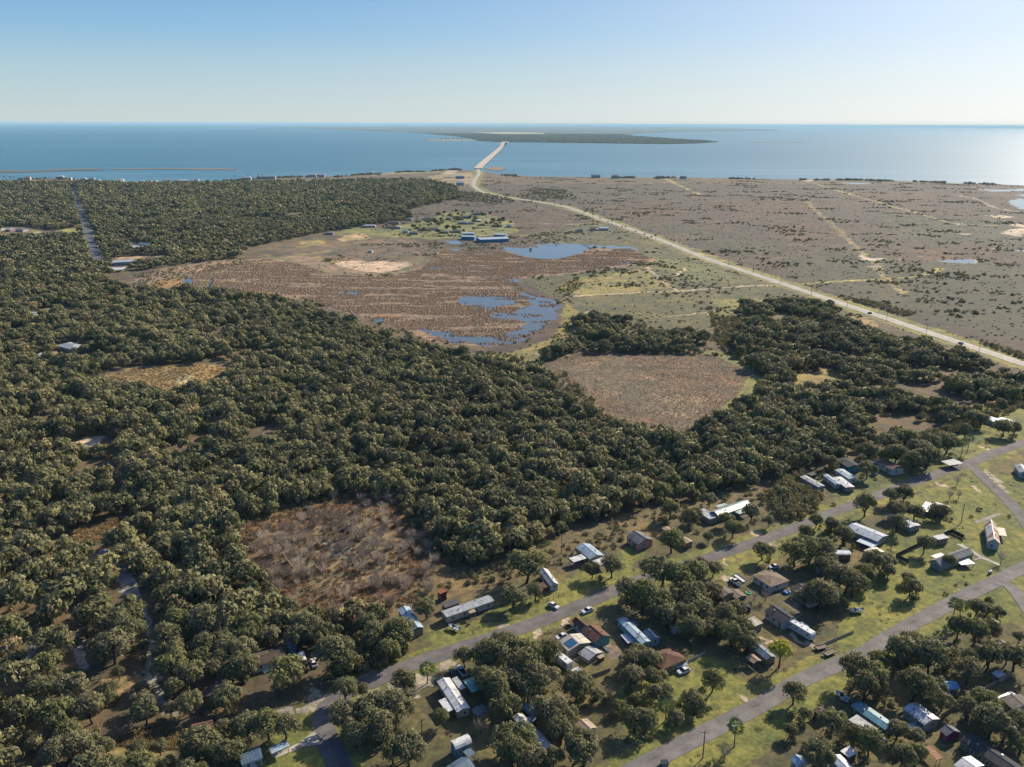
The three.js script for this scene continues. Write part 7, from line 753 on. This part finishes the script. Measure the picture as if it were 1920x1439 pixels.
function vehicle([type, col, label, x, z, a, L]) {
  const o = thing(type === 'car' ? 'parked_car' : type === 'truck' ? 'pickup_truck' : type === 'camper' ? 'travel_trailer' : type === 'boat' ? (L < 4 ? 'kayak' : 'motorboat') : type === 'bin' ? 'dumpster' : 'utility_trailer', label, { car: 'car', truck: 'truck', camper: 'camper', boat: 'boat', bin: 'dumpster', flatbed: 'trailer' }[type], x, z, a), p = PAINTC[col];
  if (type === 'car') { const k = L / 4.5; part(o, 'body', extr([[-2.2 * k, 0.35], [2.2 * k, 0.35], [2.25 * k, 0.6], [2.1 * k, 0.85], [1.1 * k, 0.98], [-2.1 * k, 1.0], [-2.25 * k, 0.7]], 1.78), p);
    const cab = part(o, 'cabin', extr([[-1.95 * k, 0.98], [1.05 * k, 0.98], [0.35 * k, 1.48], [-1.35 * k, 1.52]], 1.56, 0.1), M.glass); part(cab, 'roof', extr([[-1.3 * k, 1.5], [0.3 * k, 1.46], [0.1 * k, 1.56], [-1.2 * k, 1.58]], 1.4, 0.04), p); wheels(o, [-1.4 * k, 1.4 * k], 0.8);
    for (const s of [-1, 1]) { part(o, 'headlight', merge([box(0.1, 0.14, 0.36, 2.24 * k, 0.72, s * 0.62)]), M.trim); part(o, 'tail_light', merge([box(0.08, 0.16, 0.3, -2.27 * k, 0.82, s * 0.68)]), WALL.redwall); } }
  else if (type === 'truck') { part(o, 'body', extr([[-2.65, 0.45], [2.6, 0.45], [2.65, 0.75], [2.5, 1.05], [1.2, 1.15], [-2.65, 1.1]], 1.9), p); part(o, 'bed_liner', merge([box(1.75, 0.06, 1.55, -1.65, 1.2, 0), box(0.1, 0.14, 1.6, -2.58, 1.2, 0)]), M.rubber); const cab = part(o, 'cabin', extr([[-0.75, 1.12], [1.3, 1.12], [0.75, 1.75], [-0.6, 1.78]], 1.68, 0.1), M.glass); part(cab, 'roof', extr([[-0.55, 1.76], [0.65, 1.74], [0.5, 1.84], [-0.5, 1.84]], 1.5, 0.04), p); wheels(o, [-1.7, 1.7], 0.84, 1.12); for (const s of [-1, 1]) part(o, 'headlight', merge([box(0.1, 0.18, 0.36, 2.62, 0.85, s * 0.7)]), M.trim); }
  else if (type === 'camper') { const l = L; part(o, 'body', extr([[-l / 2, 0.55], [l / 2 - 0.5, 0.55], [l / 2, 1.0], [l / 2, 2.6], [l / 2 - 0.35, 3.05], [-l / 2 + 0.2, 3.05], [-l / 2, 2.8]], 2.45, 0.08), p); for (let i = 0; i < 4; i++) for (const s of [-1, 1]) { const w = part(o, 'window', winFrame, M.trim); w.scale.set(0.8, 0.6, 1); w.position.set(-l * 0.36 + l * 0.24 * i, 2.0, s * 1.24); part(w, 'pane', winPane, M.glass); } part(o, 'door', merge([box(0.7, 1.8, 0.05, l * 0.1 + 0.45, 1.6, 1.25)]), M.trim); for (const u of [-0.25, 0.02, 0.26]) part(o, 'roof_vent', merge([box(u ? 0.5 : 0.95, 0.25, u ? 0.5 : 0.75, l * u, 3.16, 0.1)]), u ? M.steel : M.rubber); part(o, 'slide_out', merge([box(l * 0.3, 1.6, 0.6, -l * 0.1, 1.9, -1.5)]), p); part(o, 'stripe', merge([box(l * 0.9, 0.14, 0.02, 0, 1.25, 1.235), box(l * 0.9, 0.14, 0.02, 0, 1.25, -1.235)]), PAINTC.blue); wheels(o, [-0.7, 0.2], 1.0); part(o, 'hitch', merge([box(1.2, 0.12, 0.12, l / 2 + 0.4, 0.5, 0.3, 0, 0.4), box(1.2, 0.12, 0.12, l / 2 + 0.4, 0.5, -0.3, 0, -0.4)]), M.steel); }
  else if (type === 'boat') { const k = L / 6, b = L < 4 ? 0.4 : 1.05, lift = L < 4 ? 0.05 : 0.45; const n = 12, P = [], ring = []; for (let i = 0; i <= n; i++) { const t = i / n, xx = -3 * k + 6 * k * t, w = b * Math.pow(1 - Math.pow(t, 3.2), 0.7) * (0.82 + 0.18 * Math.min(1, t * 4)), keel = lift + 0.35 * t * t, g = lift + (L < 4 ? 0.35 : 0.85) + 0.25 * t * t; ring.push([[xx, g, -w], [xx, (g + keel) / 2 - 0.05, -w * 0.86], [xx, keel, 0], [xx, (g + keel) / 2 - 0.05, w * 0.86], [xx, g, w], [xx, g - 0.06, w * 0.82], [xx, g - 0.4, w * 0.7], [xx, g - 0.4, -w * 0.7], [xx, g - 0.06, -w * 0.82]]); } for (let i = 0; i < n; i++) for (let j = 0; j < 9; j++) { const a = ring[i][j], c = ring[i + 1][j], d = ring[i + 1][(j + 1) % 9], e = ring[i][(j + 1) % 9]; P.push(...a, ...c, ...d, ...a, ...d, ...e); } const R0 = ring[0]; for (let j = 1; j + 1 < 9; j++) P.push(...R0[0], ...R0[j], ...R0[j + 1]); const hull = part(o, 'hull', tri(P), PAINTC.white); hull.material = L < 4 ? PAINTC.white : PAINTC.white; if (L >= 4) { part(o, 'console', merge([box(0.8, 0.6, 0.8, 0.2 * k, lift + 0.95, 0), box(0.08, 0.4, 0.8, 0.6 * k, lift + 1.4, 0, 0, 0, 0.3)]), M.glass); part(o, 'seat', merge([box(0.5, 0.35, 1.2, -1.5 * k, lift + 0.75, 0)]), PAINTC.blue); part(o, 'outboard_motor', merge([box(0.45, 0.6, 0.4, -3.2 * k, lift + 1.1, 0), box(0.14, 0.9, 0.14, -3.2 * k, lift + 0.5, 0)]), PAINTC.dark); part(o, 'trailer_frame', merge([box(6.4 * k, 0.1, 0.12, 0.3 * k, 0.42, 0), box(0.1, 0.1, 1.9, -1 * k, 0.42, 0)]), M.steel); wheels(o, [-1 * k], 1.0, 0.8); } else part(o, 'cockpit_rim', merge([box(0.8, 0.05, 0.4, 0, 0.42, 0)]), PAINTC.blue); }
  else if (type === 'flatbed') { part(o, 'deck', merge([box(L, 0.12, 2.0, 0, 0.62, 0)]), col === 'white' ? PAINTC.white : M.wood); part(o, 'rail', merge([box(L, 0.3, 0.06, 0, 0.83, 1.0), box(L, 0.3, 0.06, 0, 0.83, -1.0), box(0.06, 0.3, 2, L / 2, 0.83, 0)]), M.steel); part(o, 'hitch', merge([box(1.4, 0.1, 0.1, L / 2 + 0.6, 0.55, 0.3, 0, 0.42), box(1.4, 0.1, 0.1, L / 2 + 0.6, 0.55, -0.3, 0, -0.42)]), M.steel); wheels(o, [-0.5, 0.3], 1.1, 0.9); }
  else { part(o, 'body', extr([[-0.8, 0.1], [0.8, 0.1], [1.0, 1.1], [-1.0, 1.1]], 1.5, 0.04), p); part(o, 'lid', merge([box(2.1, 0.08, 1.6, 0, 1.16, 0)]), PAINTC.dark); }
}
VEHICLES.forEach(vehicle);

// ------------------------------------------------------------------ utility poles, fences
const poleWords = [...Array(12).fill(0), 'behind the pale yellow house', 'on the lawn below the junction', 'beside the silver striped-roof home', 'at the lower street edge near the bottom', 'in the yard of the blue barn-style cabin', 'beside the small shed of the travel trailer', 'behind the trailer row'];
POLES.forEach(([x, z, h], k) => { const o = thing('utility_pole', k < 12 ? 'wooden utility pole along the highway' : 'wooden utility pole ' + poleWords[k], 'pole', x, z, k < 12 ? -0.9 : 0.5 + k, k < 12 ? 'utility poles along the highway' : undefined); part(o, 'post', limb([0, 0, 0], [0, h, 0], 0.17, 0.12, 8), M.polewood); part(o, 'crossarm', merge([box(2.2, 0.12, 0.12, 0, h - 0.6, 0.12)]), M.polewood); for (const s of [-1, 0, 1]) part(o, 'insulator', merge([box(0.1, 0.22, 0.1, s * 0.95, h - 0.43, 0.12)]), M.insul); });
const fenceMat = { fencedark: std('#3b3733'), fencegrey: std('#7c776e'), fencepale: std('#a7a299'), fencewire: std('#5a5146') };
FENCES.forEach(([label, k, h, pts]) => {
  const o = thing('fence', label, 'fence', pts[0][0], pts[0][1]); const m = fenceMat[k], pg = box(0.12, h + 0.15, 0.12);
  for (let i = 0; i + 1 < pts.length; i++) { const [ax, az] = pts[i], [bx, bz] = pts[i + 1], L = Math.hypot(bx - ax, bz - az), ry = -Math.atan2(bz - az, bx - ax), n = Math.max(1, Math.round(L / 2.4)); for (let q = 0; q < n + (i === pts.length - 2 ? 1 : 0); q++) { const p = part(o, 'post', pg, m); p.position.set(ax + (bx - ax) * q / n - pts[0][0], (h + 0.15) / 2, az + (bz - az) * q / n - pts[0][1]); p.rotation.y = ry; }
    for (let q = 0; q < n; q++) { const w = L / n - 0.14, l = []; if (k === 'fencewire') for (const y of [0.35, 0.7, 1.05]) l.push(box(w, 0.03, 0.03, 0, y, 0)); else { const c = Math.round(w / 0.2); for (let b = 0; b < c; b++) l.push(box(w / c - 0.015, h - 0.06 * ((b * 7 + q * 3) % 3), 0.03, -w / 2 + w * (b + 0.5) / c, h / 2 + 0.03, 0)); } const p = part(o, k === 'fencewire' ? 'wire_panel' : 'board_panel', merge(l), m); p.userData.kind = 'stuff'; const t = (q + 0.5) / n; p.position.set(ax + (bx - ax) * t - pts[0][0], 0, az + (bz - az) * t - pts[0][1]); p.rotation.y = ry; } }
});
ROUND.forEach(([x, z, s, label], k) => { const o = part(scene, numbered('round_bush'), BUSH[k % 3], LEAF[k % 5]); o.position.set(x, -0.05, z); o.scale.set(s, s * 1.15, s); o.rotation.y = k; tag(o, label, 'bush'); });
{ const r = rngOf(55), g = new THREE.SphereGeometry(1.5, 14, 8, 0, 6.283, 0, 1.57), p = g.attributes.position; for (let i = 0; i < p.count; i++) { const k = 0.8 + 0.35 * vnoise(p.getX(i) * 1.7 + 3, p.getZ(i) * 1.7); p.setXYZ(i, p.getX(i) * k * 1.2, p.getY(i) * k * 0.75, p.getZ(i) * k); } const o = part(scene, 'tarp_heap', merge([g]), std('#1f5f9a', { roughness: 0.5 })); o.position.set(TARP[0], 0, TARP[1]); tag(o, 'heap under a bright blue tarp between the two gabled white houses', 'tarp'); }
{ const o = thing('paddling_pool', 'small bright green paddling pool beside the tan hip-roofed house', 'pool', POOL[0], POOL[1]); part(o, 'rim', new THREE.TorusGeometry(0.9, 0.18, 8, 24).rotateX(Math.PI / 2).translate(0, 0.2, 0), std('#2f9a5c', { roughness: 0.5 })); part(o, 'floor', new THREE.CylinderGeometry(0.85, 0.85, 0.06, 24).translate(0, 0.06, 0), std('#2a8a70')); }
{ const o = thing('propane_tank', 'grey propane tank on the verge below the concrete footpath', 'tank', TANK[0], TANK[1], 0.6); part(o, 'vessel', new THREE.CapsuleGeometry(0.5, 1.6, 6, 14).rotateZ(Math.PI / 2).translate(0, 0.75, 0), std('#83898b', { roughness: 0.5 })); for (const s of [-1, 1]) part(o, 'saddle', merge([box(0.2, 0.5, 0.7, s * 0.6, 0.22, 0)]), M.skirt); part(o, 'valve_cover', merge([box(0.35, 0.25, 0.35, 0, 1.3, 0)]), M.steel); }
// wires between highway poles
{ const P = POLES.slice(0, 9), l = []; for (let i = 0; i + 1 < P.length; i++) for (const s of [-0.9, 0, 0.9]) { const a = P[i], b = P[i + 1]; const c = new THREE.QuadraticBezierCurve3(new THREE.Vector3(a[0] + s * 0.6, a[2] - 0.4, a[1] + s * 0.6), new THREE.Vector3((a[0] + b[0]) / 2 + s * 0.6, a[2] - 2.4, (a[1] + b[1]) / 2 + s * 0.6), new THREE.Vector3(b[0] + s * 0.6, b[2] - 0.4, b[1] + s * 0.6)); l.push(new THREE.TubeGeometry(c, 8, 0.02, 3)); } const w = part(scene, 'power_line', merge(l), M.wire); tag(w, 'thin power lines strung along the highway poles', 'wires'); }

// ------------------------------------------------------------------ causeway, far shore
{
  const [A, B] = BRIDGE, L = Math.hypot(B[0] - A[0], B[1] - A[1]), o = thing('causeway_bridge', 'long pale concrete causeway bridge crossing the bay', 'bridge', A[0], A[1], Math.atan2(-(B[1] - A[1]), B[0] - A[0]));
  const prof = (s) => 2.2 + 21 * Math.exp(-Math.pow((s - 0.74) / 0.10, 2)) + 2.5 * smooth(0, 0.05, s) - 2.2 * smooth(0.97, 1, s); const n = 160, W = 13, pos = []; const deck = [], rails = [[], [], []];
  for (let i = 0; i < n; i++) { const a = i / n, b = (i + 1) / n, x0 = L * a, x1 = L * b, y0 = prof(a), y1 = prof(b); const strip = (out, z0, z1, t0, t1) => { const v = [[x0, y0 + t1, z0], [x0, y0 + t1, z1], [x1, y1 + t1, z1], [x1, y1 + t1, z0], [x0, y0 + t0, z0], [x0, y0 + t0, z1], [x1, y1 + t0, z1], [x1, y1 + t0, z0]]; for (const [p, q, r, s] of [[0, 1, 2, 3], [7, 6, 5, 4], [4, 0, 3, 7], [1, 5, 6, 2]]) out.push(...v[p], ...v[q], ...v[r], ...v[p], ...v[r], ...v[s]); }; strip(deck, -W, W, -1.6, 0); strip(rails[0], -W - 0.1, -W + 0.7, 0.01, 1.3); strip(rails[1], W - 0.7, W + 0.1, 0.01, 1.3); strip(rails[2], -0.6, 0.6, 0.01, 1.0); }
  part(o, 'deck', tri(deck), std('#a0917e')); rails.forEach((r, i) => part(o, i < 2 ? 'parapet' : 'median_barrier', tri(r), std('#cfc9bd')));
  const pm = std('#a29c90'); for (let i = 1; i < 84; i++) { const s = i / 84, h = prof(s) - 1.7; const p = part(o, 'pier', box(2.4, h + 1.2, 18), pm); p.position.set(L * s, h / 2 - 0.6, 0); }
}
const farTex = greyTex(512, (u, v) => { const k = pn(u, v, 40) * 0.06 + pn(u, v, 120, 4) * 0.05 + pn(u, v, 11, 7) * 0.05; return [0.19 + k, 0.225 + k, 0.17 + k * 0.8]; }, 1 / 1500);
const farMat = new THREE.MeshStandardMaterial({ color: new THREE.Color(ALBEDO, ALBEDO, ALBEDO), map: farTex, roughness: 1 });
FARLAND.forEach((p, i) => { const m = struct('far_shore', flatShape(wiggle(p, 60, 220), 1.5 + i), farMat); m.userData.label = i ? 'thin hazy land on the horizon' : 'low wooded peninsula across the bay'; });
FARFIELD.forEach(p => struct('far_field', flatShape(p, 5), std('#a09a6a')));
SPIT.forEach((p, i) => struct('sand_spit', flatShape(wiggle(p, 5, 30), 0.4), std(['#5a5446', '#6d6454', '#7d7a52', '#6d6050', '#6a665a', '#77705c'][i])));
{ // tree canopy on the far shore and along the near bay shore
  const r = rngOf(31), l = [], P = FARLAND[0], f = region(P); const b = bbox(P);
  for (let i = 0; i < 30000; i++) { const z = -7300 - 7000 * Math.pow(r(), 2.4), x = -3500 + 8500 * r(), c = r(); if (!f(x, z) || FARFIELD.some(q => inside(q, x, z))) continue; const s = 12 + 16 * c; l.push([x, 0, z, s, 6 + 5 * r(), c * 6.28, ...tone(r() * 0.5, -0.6).map(v => v * 0.8)]); }
  stuff('far_woods', 'wooded canopy of the far peninsula', bushFar[0], leafWhite, l);
  const l2 = []; for (let i = 0; i < 1500; i++) { const x = -1600 + 3100 * r(), z = coastZ(x) + 12 + 30 * r(), c = r(); if (fbm(x / 60, 4) < (x < 0 ? -0.25 : 0.02)) continue; if (roadNear(x, z, 8) || Math.abs(x + 128) < 60) continue; l2.push([x, 0, z, 2 + 3 * c, 3 + 4.5 * c, c * 6.28, ...tone(c * 0.6, -0.5)]); } stuff('shore_trees', 'dark trees along the near bay shore', bushFar[1], leafWhite, l2);
}
{ // far waterfront houses and horizon towers
  const wall = WALL.cream, roof = ROOF.white; const spots = [[-758.81,-9133.96,19.33,9.18],[-726.01,-9296.26,21.18,9.42],[-684.99,-9210.31,24.76,7.26],[-655.02,-9439.25,16.18,10.35],[-600.54,-9321.5,19.63,7.94],[-558.5,-9394,29.94,8.88],[-4193.96,-21042.69,27.71,8.91],[-3702.66,-19806.13,24.95,7.6],[-3115.75,-18503.49,24.89,10.47],[-2617.38,-17470.18,23.32,9.97],[276.76,-7624.15,25.4,7.26],[3071.77,-18477.97,26.62,9.36],[4238.25,-19641.89,20.22,7.12],[4845.2,-20676.78,28.12,8.89],[5023.5,-65919.61,120,95],[5616.5,-66668.49,120,80],[11343.45,-73900.93,120,70],[16258.08,-80107.5,120,90],[16795.3,-80785.94,120,70],[17618.4,-81825.41,120,105],[39439.57,-109382.86,120,80],[41994.93,-112609.98,120,70]];
  spots.forEach(([x, z, w, h], k) => { const o = thing(h > 40 ? 'tower_block' : 'waterfront_house', h > 40 ? 'tiny hazy tower on the horizon' : 'tiny pale house on the far shore', h > 40 ? 'tower' : 'house', x, z, 0, h > 40 ? 'towers on the horizon' : 'houses on the far shore'); part(o, 'wall', gableWall(w, w * 0.7, h, 0), wall); part(o, 'roof', roofGeo(h > 40 ? 'f' : 'h', w, w * 0.7, h, h > 40 ? 0.1 : 5, 1), roof); });
}
{ const o = thing('motor_vessel', 'tiny white vessel with wake far out on the left bay', 'boat', -8939, -15609, 1.57); part(o, 'hull', merge([box(40, 4, 9, 0, 1, 0), box(8, 3, 7, 22, 1.2, 0, 0, 0.78)]), PAINTC.white); part(o, 'deckhouse', merge([box(14, 7, 7, -8, 6, 0)]), PAINTC.white); }
renderer.render(scene, camera);
